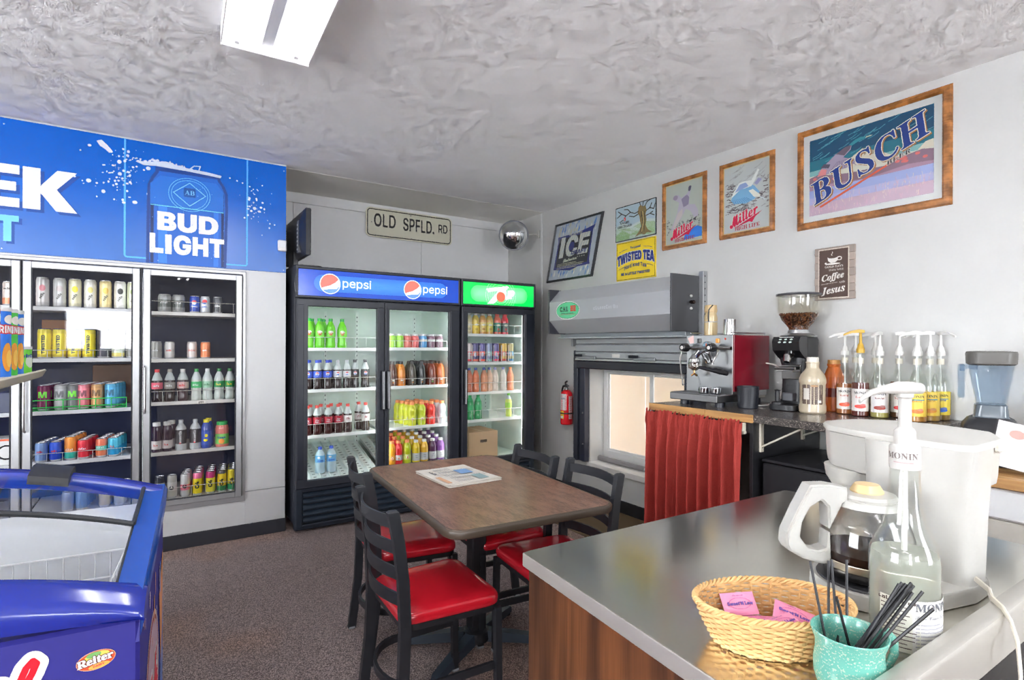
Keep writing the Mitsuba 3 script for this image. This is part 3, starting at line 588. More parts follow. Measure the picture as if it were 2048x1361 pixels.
# third door
sil = can(.040, .125, [(.25, C(150, 152, 150)), (.5, C(90, 96, 92)), (.25, C(176, 178, 178))], ctxt('LIGHT', .012, C(230, 230, 230), .06, r=.0402))
place(sil, 'beverage_can', .060, YI, 1.6225, 'silver can at the left of the third glass door\'s top shelf', 'can'); place(sil, 'beverage_can', .142, YI + .01, 1.6225, 'second silver can on the top shelf behind the third glass door', 'can')
pc = can(.031, .122, [(.35, C(28, 62, 160)), (.3, C(36, 84, 190)), (.35, C(28, 62, 160))], lambda g: (wrap(g, ell(.016, .016, 0, .075), .031, -1.72, C(230, 232, 236), 1), wrap(g, ell(.016, .016, 0, .075).intersection(sbox(-1, .079, 1, 1)), .031, -1.72, C(206, 40, 48), 2), ctxt('PEPSI', .010, W, .040, r=.031)(g)))
place(pc, 'beverage_can', .240, YI, 1.6225, 'blue cola can on the top shelf behind the third glass door', 'can')
dc = can(.031, .122, [(.35, C(200, 204, 210)), (.2, C(222, 225, 228)), (.45, C(200, 204, 210))], lambda g: (wrap(g, ell(.017, .017, 0, .082), .031, -1.72, C(206, 40, 48), 1), wrap(g, ell(.017, .017, 0, .082).intersection(sbox(-1, 0, 1, .078)), .031, -1.72, BLU, 2), ctxt('DIET', .012, BLU, .042, r=.031)(g)))
place(dc, 'beverage_can', .305, YI, 1.6225, 'white cola can with red and blue ball on the third glass door\'s top shelf', 'can')
place(can(.031, .122, [(.5, C(56, 58, 62)), (.5, C(74, 76, 82))], ctxt('ZERO', .012, W, .05, r=.031)), 'beverage_can', .385, YI, 1.6225, 'dark grey can right on the third glass door\'s top shelf', 'can')
shelf2 = (('grey can behind the left stile on the second shelf behind the third glass door', .012, .033, C(150, 150, 146), 'DIET'), ('white can with orange letters on the second shelf behind the third glass door', .090, .031, C(226, 224, 220), 'COKE'), ('pale can left of the orange can on the second shelf behind the third glass door', .225, .031, C(220, 210, 204), 'CHERRY'), ('orange can on the second shelf behind the third glass door', .308, .031, C(226, 130, 80), 'SODA'))
for l, x, r, c, s in shelf2: place(can(r, .122, [(.4, c), (.2, c * .85), (.4, c)], ctxt(s, .011, C(200, 70, 50) if c[0] > .5 and c[2] > .3 else W, .055, r=r)), 'beverage_can', x, YI, 1.2975, l, 'can')
COLA = C(30, 14, 12); CLR = C(214, 222, 222)
def soda(liq, cap, lab_col, deco=None, fill=.70, r=.0335, h=.226, l=(.40, .60)): return bottle('soda', r, h, liq, cap, (*l, lab_col), fill, deco=deco)
place(soda(COLA, C(216, 60, 70), C(216, 90, 110), wtxt('DIET', .014, W)), 'soda_bottle', .018, YI, 1.0005, 'dark soda bottle with red cap and pink label behind the third glass door', 'bottle')
place(soda(COLA, C(170, 168, 160), C(150, 148, 142), wtxt('ZERO', .014, W)), 'soda_bottle', .092, YI, 1.0005, 'dark soda bottle with grey cap and grey label behind the third glass door', 'bottle')
place(soda(C(50, 22, 30), C(226, 226, 224), C(206, 170, 168), wtxt('SODA', .014, RED), r=.036), 'soda_bottle', .170, YI, 1.0005, 'dark soda bottle with white cap and pale label behind the third glass door', 'bottle')
gin = soda(C(206, 214, 206), C(30, 130, 60), C(60, 170, 100), wtxt('GINGER', .011, W, sx=.8), r=.034); gin2 = soda(C(206, 216, 210), C(220, 224, 224), C(150, 196, 168), wtxt('LITE', .014, C(30, 110, 60)), r=.034); gin3 = soda(C(200, 210, 204), C(24, 110, 52), C(30, 130, 66), wtxt('ALE', .016, YEL), r=.034)
for p, x, l in ((gin, .253, 'clear bottle with bright green ginger label behind the third glass door'), (gin2, .322, 'clear bottle with pale green label between two green labelled bottles'), (gin3, .396, 'clear bottle with dark green label and yellow letters'), (gin3, .466, 'clear bottle with dark green label at the right end of its shelf')): place(p, 'soda_bottle', x, YI, 1.0005, l, 'bottle')
pj = bottle('jar', .030, .205, C(40, 22, 40), C(228, 228, 226), (.10, .38, C(214, 206, 204)), .95, C(50, 30, 48), deco=multi(wtxt('POM', .012, RED)))
for x, y, l in ((.016, 0, 'dark juice bottle with white cap at the left of the fourth shelf'), (.078, .01, 'second dark juice bottle with white cap on the fourth shelf'), (.105, .075, 'dark juice bottle with white cap behind two others on the fourth shelf')): place(pj, 'juice_bottle', x, YI + y, .6555, l, 'bottle')
es = bottle('water', .035, .212, C(196, 202, 204), C(196, 200, 204), (.22, .68, C(30, 30, 34)), 1.0, C(204, 210, 214), deco=multi(wtxt('essentia', .016, W, 700, rot=90, sx=.9), blob(C(220, 60, 60), .006, .006, 0, -.042)))
for x, l in ((.160, 'clear water bottle with black vertical label, left of two'), (.247, 'clear water bottle with black vertical label, right of two')): place(es, 'water_bottle', x, YI, .6555, l, 'bottle')
lem = bottle('slim', .033, .205, C(30, 60, 140), YEL, (.12, .60, C(34, 70, 156)), 1.0, C(30, 60, 140), deco=multi(blob(YEL, .014, .010, 0, -.015, 2), blob(YEL, .010, .012, .004, .018, 2)))
place(lem, 'juice_bottle', .316, YI, .6555, 'blue bottle with yellow cap and lemons on its label', 'bottle'); place(lem, 'juice_bottle', .336, YI + .075, .6555, 'blue bottle with yellow cap behind the other lemon bottle', 'bottle')
place(bottle('jar', .044, .182, C(222, 130, 118), C(40, 160, 80), (.12, .52, C(120, 190, 90)), 1.0, C(222, 130, 118), deco=multi(blob(C(240, 150, 60), .02, .018, 0, -.016, 2), wtxt('Snapple', .013, C(40, 70, 150), 800, dz=.012, sx=.8, layer=3))), 'juice_bottle', .418, YI + .01, .6555, 'stout pink juice bottle with green cap', 'bottle')
def slimcan(c, s, col, bands=None, h=.160): return can(.0295, h, bands or [(.3, c), (.4, c), (.3, c)], ctxt(s, .026 if len(s) < 3 else .014, col, h * .45, rot=90, r=.0297))
slim = ((.036, [(.3, C(40, 44, 60)), (.45, C(226, 228, 228)), (.25, C(40, 44, 56))], 'C', C(40, 44, 60), 'white and navy slim can, leftmost at the cooler floor behind the third glass door', 1), (.108, [(.3, C(206, 206, 196)), (.45, C(232, 232, 228)), (.25, C(206, 206, 200))], 'C', C(60, 64, 70), 'white slim can with lemon print at the cooler floor', 1), (.186, [(.25, C(206, 208, 210)), (.3, C(226, 130, 150)), (.45, C(230, 230, 230))], 'C', C(30, 32, 40), 'white and pink slim can at the cooler floor', 3))
for x, b, s, c, l, n in slim: row(slimcan(None, s, c, b), 'slim_can', x, .3265, n, .064, l, 'can', 'white and pink slim cans' if n > 1 else None, dx=.010)
c4 = ((.262, [(.78, YEL), (.22, C(236, 120, 160))], 'yellow energy can with pink top at the cooler floor'), (.344, [(.74, C(226, 214, 60)), (.26, C(170, 40, 100))], 'yellow energy can with purple top at the cooler floor'), (.416, [(.25, C(40, 120, 70)), (.65, C(236, 206, 40)), (.1, C(60, 60, 60))], 'yellow energy can with green base at the cooler floor'), (.482, [(.3, C(40, 130, 80)), (.7, C(236, 216, 50))], 'yellow and green energy can at the far right of the cooler floor'))
for x, b, l in c4: row(slimcan(None, 'C4', C(30, 28, 30), b), 'energy_can', x, .3265, 4, .064, l, 'can', l.split(' at the')[0] + ' row', dx=.008)
# second door
tall = [(C(224, 222, 222), C(226, 150, 160), 'white tall can with a pink label spot'), (C(216, 218, 218), C(200, 190, 190), 'plain white tall can, second from the left'), (C(230, 226, 190), YEL, 'white and yellow tall can, third'), (C(228, 228, 220), C(210, 200, 120), 'white tall can with slanted grey letters, fourth'), (C(236, 216, 150), C(230, 190, 80), 'pale yellow tall can, fifth from the left'), (C(232, 232, 226), C(40, 44, 40), 'white tall can with slanted black letters, sixth'), (C(220, 228, 190), C(120, 150, 60), 'white and green tall can, rightmost')]
for x, (c, d, l) in zip((-.588, -.505, -.428, -.350, -.270, -.192, -.122), tall): place(can(.033, .188, [(.12, c * .8), (.76, c), (.12, c * .9)], lambda g, d=d: (wrap(g, ell(.016, .02, .004, .12), .033, -1.62, d, 1), ctxt('HARD', .015, C(60, 60, 56), .07, rot=60, r=.0331, ang=-1.62)(g))), 'tall_can', x, YI + .006, 1.6305, l + ' on the second glass door\'s top shelf', 'can')
tea = can(.035, .190, [(.1, C(200, 180, 30)), (.8, C(236, 218, 40)), (.1, C(216, 200, 60))], ctxt('TWISTED', .018, C(30, 34, 60), .09, rot=90, r=.0352, ang=-1.66), lid=C(40, 60, 130))
for x, l in ((-.577, 'yellow tall can with blue lid, leftmost on the second shelf'), (-.505, 'yellow tall can with blue lid, second on the second shelf'), (-.430, 'yellow tall can with blue lid, third on the second shelf'), (-.355, 'yellow tall can with blue lid, fourth on the second shelf')): place(tea, 'tall_can', x, YI, 1.3055, l, 'can')
place(can(.035, .190, [(.5, C(50, 54, 66)), (.5, C(70, 72, 80))], ctxt('TEA', .02, C(190, 190, 180), .09, rot=90, r=.0352), lid=C(40, 60, 130)), 'tall_can', -.280, YI, 1.3055, 'dark tall can between yellow and pale green cans on the second shelf', 'can')
place(can(.036, .190, [(.15, C(226, 214, 120)), (.85, C(214, 226, 200))], lambda g: wrap(g, ell(.018, .03, 0, .11), .036, -1.65, C(160, 190, 140), 1)), 'tall_can', -.200, YI, 1.3055, 'pale green tall can on the second shelf behind the second glass door', 'can')
place(can(.036, .190, [(.5, C(120, 120, 116)), (.5, C(140, 138, 134))]), 'tall_can', -.124, YI, 1.3055, 'grey tall can at the right end of the second shelf', 'can')
en = [(C(110, 30, 70), -.578, 'maroon energy can'), (C(196, 198, 200), -.498, 'silver energy can'), (C(110, 112, 112), -.434, 'dark grey energy can'), (C(226, 130, 142), -.383, 'pink energy can'), (C(196, 150, 96), -.312, 'tan energy can'), (C(90, 176, 220), -.240, 'light blue energy can')]
for c, x, l in en: row(can(.033, .160, [(.1, c * .6), (.8, c), (.1, c * .8)], ctxt('M', .04, c * .35 if c.mean() > .25 else C(120, 220, 60), .08, 900, r=.0331)), 'energy_can', x, .979, 4, .068, l + ' in the green wire rack', 'can', l + 's in the green rack', dx=.014)
so = [([(1, C(120, 150, 200))], -.590, 'silver blue energy can', 'BULL', C(200, 40, 50)), ([(.5, C(40, 70, 190)), (.5, C(50, 90, 210))], -.521, 'deep blue soda can', 'COLA', C(220, 60, 60)), ([(.3, C(60, 190, 170)), (.7, C(240, 150, 60))], -.447, 'orange and teal soda can', 'CRUSH', W), ([(1, C(206, 46, 60))], -.382, 'red soda can', 'CHERRY', W), ([(.35, C(226, 130, 90)), (.3, C(96, 200, 180)), (.35, C(226, 120, 90))], -.288, 'teal and orange soda can', 'PEACH', W), ([(.5, C(40, 150, 200)), (.5, C(80, 190, 220))], -.224, 'cyan soda can', 'ICE', C(220, 70, 60))]
for b, x, l, s, tc in so: row(can(.031, .150 if 'orange and' in l else .124, b, ctxt(s, .014, tc, .06, r=.0312, sx=.7)), 'soda_can', x, .6555, 4, .064, l + ' on the second glass door\'s fourth shelf', 'can', l + ' column', dx=.012)
lo = [(-.46, C(150, 160, 180)), (-.39, C(120, 150, 190)), (-.27, C(196, 186, 160)), (-.19, C(176, 180, 180))]
for x, c in lo: row(can(.031, .124, [(1, c)]), 'soda_can', x, .3265, 4, .064, f'{"pale blue" if c[2] > c[0] * 1.3 else "greyish"} can at the second glass door\'s floor, {"leftmost" if x < -.42 else "second" if x < -.3 else "third" if x < -.22 else "rightmost"} column', 'can', 'cans at the bottom of the second door' + str(x), dx=.010)
# first door, mostly cut by the frame
for x, c, l in ((-.745, C(230, 218, 208), 'white can with orange base on the top shelf at the left edge of the photo'), (-.815, C(226, 214, 210), 'white can left of the orange based one, cut by the left edge of the photo')): place(can(.030, .150, [(.3, C(226, 150, 110)), (.7, c)], ctxt('HARD', .012, C(80, 80, 80), .1, r=.03)), 'tall_can', x, YI, 1.6305, l, 'can')
bx = put('drink_carton', G().add(cbox(-.86, -.705, 4.46, 4.62, .6555, .82, .004), C(226, 226, 224)), 'm_satin', 'white drinks carton with a black ring print behind the leftmost door', 'carton')
fr = Fr((-.75, 4.4598, .735), (1, 0, 0), (0, 0, 1)); g = G(); fr.ink(g, ell(.045, .045).difference(ell(.036, .036)), C(30, 30, 30)); fr.ink(g, sbox(-.08, .07, .04, .082), C(220, 110, 80)); part(bx, 'print', g, 'm_matte')
put('drink_carton', G().add(cbox(-.86, -.71, 4.46, 4.62, .9755, 1.10, .004), C(70, 76, 96)), 'm_satin', 'dark blue drinks carton on the shelf above the white carton', 'carton')
# stock further back in the cooler
put('stock_carton', G().add(cbox(-.62, -.42, 4.70, 4.96, 1.3055, 1.56, .004), C(120, 84, 60)), 'm_matte', 'brown stock carton behind the yellow cans', 'carton')
put('stock_carton', G().add(cbox(-.36, -.12, 4.80, 4.99, .9760, 1.25, .004), C(96, 70, 54)), 'm_matte', 'brown stock carton behind the energy can rack', 'carton')
# ---------------------------------------------------------------- lit drink coolers
YF = 4.22
MINT, DK, DKB = C(214, 228, 222), C(38, 41, 48), C(26, 30, 40)
def pane(parent, x0, x1, y, z0, z1): return part(parent, 'pane', G().add(([[x0, y, z0], [x1, y, z0], [x1, y, z1], [x0, y, z1]], [[0, 1, 2], [0, 2, 3]]), smooth=False), 'm_pane')
def cooler(name, label, x0, x1, doors, strips):
    """doors: (x0, x1, glass x0, x1, handle side)."""
    t = thing(name, label, 'drink cooler'); yb = 4.99
    body = G()
    for b in ((x0, x0 + .03, YF + .035, yb, .06, 1.99), (x1 - .03, x1, YF + .035, yb, .06, 1.99), (x0, x1, yb - .02, yb, .06, 1.99), (x0, x1, YF + .05, yb, 1.96, 1.99), (x0, x1, YF + .07, yb, .06, .33)): body.add(cbox(*b, .004), DK)
    part(t, 'cabinet', body, 'm_satin')
    li = G()
    for b in ((x0 + .03, x0 + .045, YF + .05, yb - .02, .33, 1.74), (x1 - .045, x1 - .03, YF + .05, yb - .02, .33, 1.74), (x0 + .03, x1 - .03, yb - .05, yb - .02, .33, 1.74), (x0 + .03, x1 - .03, YF + .05, yb - .02, 1.72, 1.75), (x0 + .03, x1 - .03, YF + .05, yb - .02, .33, .352)): li.add(cbox(*b, 0), MINT)
    part(t, 'liner', li, 'm_satin')
    # wall strips with slots inside
    n = max(2, int(round((x1 - x0) / .3)))
    for k in range(n):
        x = x0 + .12 + (x1 - x0 - .24) * k / (n - 1); g = G().add(cbox(x - .012, x + .012, yb - .055, yb - .05, .38, 1.70, 0), C(226, 236, 232))
        for q in range(33): g.add(cbox(x - .004, x + .004, yb - .056, yb - .0549, .40 + q * .039, .412 + q * .039, 0), C(80, 86, 88))
        part(t, 'shelf_standard', g, 'm_satin')
    # sign box
    part(t, 'sign_frame', G().add(cbox(x0, x1, YF - .012, YF + .05, 1.966, 1.99, .005), DK).add(cbox(x0, x1, YF - .012, YF + .05, 1.752, 1.770, .004), DK).add(cbox(x0, x0 + .018, YF - .012, YF + .05, 1.752, 1.99, .004), DK).add(cbox(x1 - .018, x1, YF - .012, YF + .05, 1.752, 1.99, .004), DK), 'm_satin')
    for i, (a, b, ga, gb, hs) in enumerate(doors):
        g = G()
        for q in ((a, ga, .36, 1.745), (gb, b, .36, 1.745), (a, b, 1.69, 1.745), (a, b, .33, .385)): g.add(cbox(q[0], q[1], YF - .012, YF + .03, q[2], q[3], .004), DK)
        g.add(cbox(a + .006, ga - .03 if hs > 0 else ga - .012, YF - .016, YF - .01, .40, 1.70, .003), DKB).add(cbox(gb + .012, b - .006, YF - .016, YF - .01, .40, 1.70, .003), DKB)
        d = part(t, 'door', g, 'm_satin')
        pane(d, ga - .006, gb + .006, YF + .004, .378, 1.696)
        if hs:
            hx = b - .020 if hs > 0 else a + .020
            part(d, 'handle', G().add(cbox(hx - .014, hx + .014, YF - .055, YF - .030, .885, 1.196, .006), C(30, 32, 36)).add(cbox(hx - .007, hx + .007, YF - .058, YF - .054, .89, 1.19, .001), C(190, 194, 198)).add(cbox(hx - .008, hx + .008, YF - .032, YF - .012, .90, .93, 0), DKB).add(cbox(hx - .008, hx + .008, YF - .032, YF - .012, 1.15, 1.18, 0), DKB), 'm_gloss')
    gr = part(t, 'kick_plate', G().add(cbox(x0 + .01, x1 - .01, YF + .02, YF + .06, .04, .33, .005), C(22, 30, 40)).add(cbox(x0, x0 + .06, YF - .008, YF + .05, .03, .335, .012), C(28, 36, 46)).add(cbox(x1 - .06, x1, YF - .008, YF + .05, .03, .335, .012), C(28, 36, 46)).add(cbox(x0, x1, YF - .006, YF + .05, .02, .06, .008), C(22, 28, 38)).add(cbox(x0, x1, YF - .006, YF + .05, .296, .334, .008), C(24, 30, 40)), 'm_satin')
    for k in range(5):
        z = .075 + k * .046
        part(gr, 'louvre', G().add(loft([[[x, YF + .018, z + .036], [x, YF - .006, z + .012], [x, YF - .006, z + .004], [x, YF + .018, z]] for x in (x0 + .06, x1 - .06)]), C(26, 38, 50), 20), 'm_satin')
    for fx in (x0 + .05, x1 - .05):
        for fy in (YF + .09, 4.93): part(t, 'foot', G().add(lathe([(0, 0), (.022, 0), (.022, .01), (.012, .014), (.012, .06), (0, .06)], 10), C(60, 60, 64), M=mat((fx, fy, 0))), 'm_satin')
    for (x, w) in strips:
        part(t, 'light_strip', G().add(cbox(x - w, x + w, YF + .045, YF + .058, .42, 1.68, 0)), 'm_satin', emitter={'type': 'area', 'radiance': rgb(np.array([.93, 1.0, .98]) * LED)})
    return t
# a glowing sign face: radiance from the printed colours, brighter where the tubes behind it lie
def em(c): return {'type': 'area', 'radiance': rgb(np.asarray(c) * .8), 'sampling_weight': .15}
def lit_face(parent, label, x0, x1, z0, z1, y, dark, light, w, h):
    """A backlit sheet, brighter along the lamp behind it: steps of the same print's brightness."""
    fr = Fr(((x0 + x1) / 2, y, (z0 + z1) / 2), (1, 0, 0), (0, 0, 1))
    k = part(parent, 'lit_sign', fr.ink(G(), sbox(-(x1 - x0) / 2, -(z1 - z0) / 2, (x1 - x0) / 2, (z1 - z0) / 2), dark, 0), 'm_gloss', label=label, emitter=em(dark))
    for i in range(12):
        t = (i + .6) / 12; s = 1 - .85 * t ** 1.2
        a = rrect(w * (1 - .22 * t), h * s, h * s / 2, q=8)
        b = rrect(w * (1 - .22 * (i + 1.6) / 12), h * (1 - .85 * ((i + 1.6) / 12) ** 1.2), h * (1 - .85 * ((i + 1.6) / 12) ** 1.2) / 2, q=8) if i < 11 else None
        part(k, 'glow', fr.ink(G(), a.difference(b) if b else a, light, .2), 'm_gloss', emitter=em(np.asarray(dark) * (1 - t) + np.asarray(light) * t))
    return k
pf = cooler('two_door_cooler', 'two-door black drink cooler with a lit blue sign, beside the banner wall', .869, 2.236, ((.875, 1.549, .957, 1.489, 1), (1.553, 2.230, 1.590, 2.132, -1)), ((.930, .009), (1.533, .007), (1.572, .007), (2.165, .012)))
sg = lit_face(pf, 'lit blue sign face', .885, 2.220, 1.768, 1.968, YF - .006, C(20, 62, 160) * .9, C(52, 116, 210) * .95, 1.12, .13)
fr = Fr((0, YF - .0062, 0), (1, 0, 0), (0, 0, 1)); 
for cx, cz in ((1.118, 1.866), (1.790, 1.862)):
    wt, rd, bl = G(), G(), G(); o = ell(.078, .078, cx, cz); i_ = o.buffer(-.006)
    wave = Polygon([(cx - .09, cz - .05), (cx - .05, cz - .028), (cx, cz - .012), (cx + .04, cz + .012), (cx + .075, cz + .05), (cx + .075, cz - .006), (cx + .05, cz - .036), (cx, cz - .04), (cx - .04, cz - .046)])
    fr.ink(wt, o.difference(i_).union(wave.intersection(i_)), W, 2)
    up = Polygon([(cx - .2, cz - .05), (cx - .09, cz - .05), (cx - .05, cz - .028), (cx, cz - .012), (cx + .04, cz + .012), (cx + .075, cz + .05), (cx + .2, cz + .2), (cx - .2, cz + .2)])
    fr.ink(rd, i_.intersection(up), RED, 1); fr.ink(bl, i_.difference(up).difference(wave), BLU, 1)
    fr.ink(wt, txt('pepsi', .060, 300, sx=1.10, al='l', x=cx + .095, y=cz - .020).buffer(.0018), W, 2)
    part(sg, 'white_print', wt, 'm_satin', emitter=em(np.array([1.15, 1.15, 1.2]))); part(sg, 'red_print', rd, 'm_satin', emitter=em(np.array([.95, .22, .16]))); part(sg, 'blue_print', bl, 'm_satin', emitter=em(np.array([.16, .32, .78])))
sf = cooler('one_door_cooler', 'one-door black drink cooler with a lit green sign in the corner', 2.246, 3.045, ((2.252, 3.039, 2.312, 2.920, -1),), ((2.955, .016), (2.285, .006)))
sg = lit_face(sf, 'lit green sign face', 2.265, 3.026, 1.768, 1.968, YF - .006, C(10, 190, 76), C(120, 232, 150), .62, .15)
wt, rd = G(), G()
sev = Polygon([(2.50, 1.915), (2.72, 1.952), (2.745, 1.945), (2.60, 1.80), (2.575, 1.782), (2.515, 1.782), (2.63, 1.905), (2.52, 1.885)])
fr.ink(wt, sev, W, 1); [fr.ink(wt, ell(.05 + .022 * k, .05 + .022 * k, 2.655, 1.86, q=10).boundary.buffer(.0008).intersection(sbox(2.27, 1.775, 3.02, 1.962)), W, .5) for k in range(6)]; fr.ink(wt, txt('UP', .072, 900, sx=.82, sh=.12, rot=8, al='l', x=2.70, y=1.828).buffer(.003), W, 2); fr.ink(rd, ell(.047, .047, 2.655, 1.848), RED, 3)
part(sg, 'white_print', wt, 'm_satin', emitter=em(np.array([1.4, 1.4, 1.35]))); part(sg, 'red_print', rd, 'm_satin', emitter=em(np.array([.8, .2, .1])))
part(pf, 'door_cable', G().add(tube([[.885, YF - .012, 1.96], [.862, YF - .04, 1.90], [.855, YF - .045, 1.85], [.862, YF - .04, 1.79], [.885, YF - .012, 1.765]], .004, 6), C(60, 64, 70)), 'm_gloss')
YP, WH = 4.315, C(232, 238, 236)
for z in (1.375, 1.055, .703): shelf(pf, .925, 1.535, YP, 4.92, z, WH, railh=.085)
for z in (1.378, 1.056, .712): shelf(pf, 1.575, 2.18, YP, 4.92, z, WH, railh=.06)
for z in (1.506, 1.245, .972, .72): shelf(sf, 2.30, 2.985, YP, 4.92, z, WH, railh=.085)
def flow(parent, xa, xb, z):     # slanted gravity lanes of the bottom shelf
    g = G()
    for k in range(9):
        x = xa + (xb - xa) * k / 8; g.add(loft([[[x - .002, YP, z], [x + .002, YP, z], [x + .002, YP, z + .022], [x - .002, YP, z + .022]], [[x - .002, 4.93, z + .16], [x + .002, 4.93, z + .16], [x + .002, 4.93, z + .182], [x - .002, 4.93, z + .182]]]), C(222, 230, 228), False)
    g.add(loft([[[xa, YP, z - .004], [xb, YP, z - .004], [xb, YP, z], [xa, YP, z]], [[xa, 4.93, z + .156], [xb, 4.93, z + .156], [xb, 4.93, z + .16], [xa, 4.93, z + .16]]]), C(226, 234, 232), False)
    rr = random.Random(3)
    for k in range(8):
        x = xa + (xb - xa) * (k + .5) / 8
        for q in range(12):
            y = YP + .02 + q * .047; zz = z + .16 * (y - YP) / (4.93 - YP)
            g.add(loft([[[x - .011, y, zz + .0006], [x + .011, y, zz + .0006], [x + .011, y + .012, zz + .0036], [x - .011, y + .012, zz + .0036]], [[x - .011, y, zz + .0007], [x + .011, y, zz + .0007], [x + .011, y + .012, zz + .0037], [x - .011, y + .012, zz + .0037]]]), C(110, 118, 116), False)
    part(parent, 'gravity_shelf', g, 'm_satin')
flow(pf, .93, 1.53, .368); 
YQ = 4.362
DEW, DEWC = C(110, 214, 30), C(30, 160, 60)
dew = bottle('soda', .037, .232, DEW, DEWC, (.40, .62, C(120, 210, 60)), .93, C(150, 226, 70), deco=multi(blob(C(226, 240, 220), .020, .012, 0, .006, 1), wtxt('DEW', .016, RED, layer=2), blob(C(200, 50, 40), .012, .004, 0, -.014, 2)))
for x, y, k in ((.998, 0, 'first'), (1.078, 0, 'third'), (1.162, 0, 'fifth'), (1.252, 0, 'rightmost'), (1.040, .085, 'second'), (1.130, .09, 'fourth')): place(dew, 'soda_bottle', x, YQ + y, 1.3755, f'bright green soda bottle, {k} from the left on the blue-sign cooler\'s top shelf' if k != 'rightmost' else 'bright green soda bottle standing rightmost on the blue-sign cooler\'s top shelf', 'bottle')
pl = (blob(W, .014, .016, 0, .004, 1), lambda g, R, z0, z1, a: (wrap(g, ell(.0125, .013, 0, (z0 + z1) / 2 + .004, q=6).intersection(sbox(-1, (z0 + z1) / 2 + .008, 1, 1)), R, a, RED, 2), wrap(g, ell(.0125, .013, 0, (z0 + z1) / 2 + .004, q=6).intersection(sbox(-1, 0, 1, (z0 + z1) / 2 - .001)), R, a, BLU, 2)))
pep = bottle('soda', .0335, .226, COLA, C(40, 70, 190), (.40, .62, C(48, 84, 200)), .68, deco=multi(*pl)); dpep = bottle('soda', .0335, .226, C(34, 24, 22), C(196, 200, 206), (.40, .62, C(206, 208, 212)), .68, deco=multi(*pl)); zpep = bottle('soda', .0335, .226, C(24, 18, 18), C(60, 62, 66), (.40, .62, C(40, 42, 48)), .68, deco=multi(*pl))
for p, x, y, l in ((pep, .990, 0, 'cola bottle with blue label cut by the frame, leftmost on the second shelf'), (pep, 1.060, 0, 'cola bottle with blue label and round emblem, second on the second shelf'), (pep, 1.139, 0, 'cola bottle with blue label, third on the second shelf'), (dpep, 1.218, 0, 'cola bottle with silver label, left of two'), (dpep, 1.290, 0, 'cola bottle with silver label, right of two'), (zpep, 1.365, .03, 'cola bottle with black label in the shade of the reflection'), (zpep, 1.440, 0, 'cola bottle with dark label standing at the right of the second shelf')): place(p, 'soda_bottle', x, YQ + y, 1.0555, l, 'bottle')
for x, q in ((1.02, 'leftmost'), (1.10, 'middle'), (1.18, 'rightmost')): place(pep, 'soda_bottle', x, YQ + .08, 1.0555, q + ' blue capped cola bottle in the second row of the second shelf', 'bottle', 'blue capped cola bottles in the second row')
drp = bottle('soda', .0335, .226, C(48, 14, 12), C(206, 70, 64), (.36, .60, C(160, 30, 50)), .70, deco=multi(wtxt('Dr', .018, W, 800, 'serifit', dz=.004), blob(W, .018, .003, 0, -.012, 2))); ddr = bottle('soda', .0335, .226, C(36, 16, 14), C(206, 70, 64), (.36, .60, C(226, 222, 220)), .70, deco=multi(wtxt('Dr', .018, C(130, 20, 40), 800, 'serifit', dz=.004)))
for p, x, y, l in ((drp, .990, 0, 'dark soda bottle with red label at the left of the third shelf'), (drp, 1.061, 0, 'dark soda bottle with red label, second on the third shelf'), (drp, 1.146, 0, 'dark soda bottle with red label, third on the third shelf'), (drp, 1.226, .01, 'dark soda bottle with red label, fourth on the third shelf'), (ddr, 1.300, 0, 'dark soda bottle with white label next to the red labelled ones'), (ddr, 1.452, .02, 'dark soda bottle with white label standing apart at the right of the third shelf')): place(p, 'soda_bottle', x, YQ + y, .7035, l, 'bottle')
for x, y, q in ((1.03, .08, 'leftmost'), (1.11, .08, 'second'), (1.19, .08, 'third'), (1.265, .09, 'fourth'), (1.42, .10, 'rightmost')): place(drp if x < 1.4 else ddr, 'soda_bottle', x, YQ + y, .7035, q + ' red capped dark soda bottle in the second row of the third shelf', 'bottle', 'red capped soda bottles in the second row')
wat = bottle('water', .037, .205, C(196, 222, 236), C(60, 90, 200), (.42, .68, C(110, 180, 226)), 1.0, C(206, 228, 238), deco=multi(lambda g, R, z0, z1, a: wrap(g, sbox(-.025, z0 + .006, .025, z0 + .020), R, a, C(60, 120, 200), 1), blob(W, .012, .008, -.012, .012, 2)))
for x, l in ((1.095, 'clear water bottle with blue cap on the bottom shelf, left of two'), (1.182, 'clear water bottle with blue cap on the bottom shelf, right of two')): place(wat, 'water_bottle', x, 4.40, .392, l, 'bottle')
# right door
minis = [(C(150, 214, 50), 1.667), (C(150, 214, 50), 1.738), (C(214, 100, 84), 1.806), (C(220, 92, 90), 1.876), (C(70, 150, 206), 1.951), (C(120, 90, 106), 2.028), (C(130, 104, 116), 2.106)]
for k, (c, x) in enumerate(minis): 
    q = bottle('jar', .0335, .120, c, C(206, 208, 210), (.45, .62, C(228, 230, 228) * .9 if k > 3 else c * .9), 1.0, c)
    for r in range(3): place(q, 'juice_bottle', x, YQ + r * .07, 1.3785, f'{ORD[r]} small {["lime green", "lime green", "coral red", "coral red", "blue", "mauve", "mauve"][k]} juice bottle, {"left" if k in (0, 2, 5) else "right"} column, two-door cooler\'s top shelf', 'bottle', f'small {["lime green", "lime green", "coral red", "coral red", "blue", "mauve", "mauve"][k]} bottles')
teas = [(C(70, 44, 36), C(60, 56, 56), 1.675), (C(214, 130, 40), C(40, 40, 42), 1.749), (C(56, 52, 40), C(40, 42, 44), 1.848), (C(30, 36, 38), C(34, 36, 40), 1.935), (C(110, 44, 24), C(50, 36, 30), 2.033), (C(190, 96, 40), C(60, 44, 34), 2.117)]
tn = ['brown', 'amber', 'olive brown', 'black', 'red brown', 'orange brown']
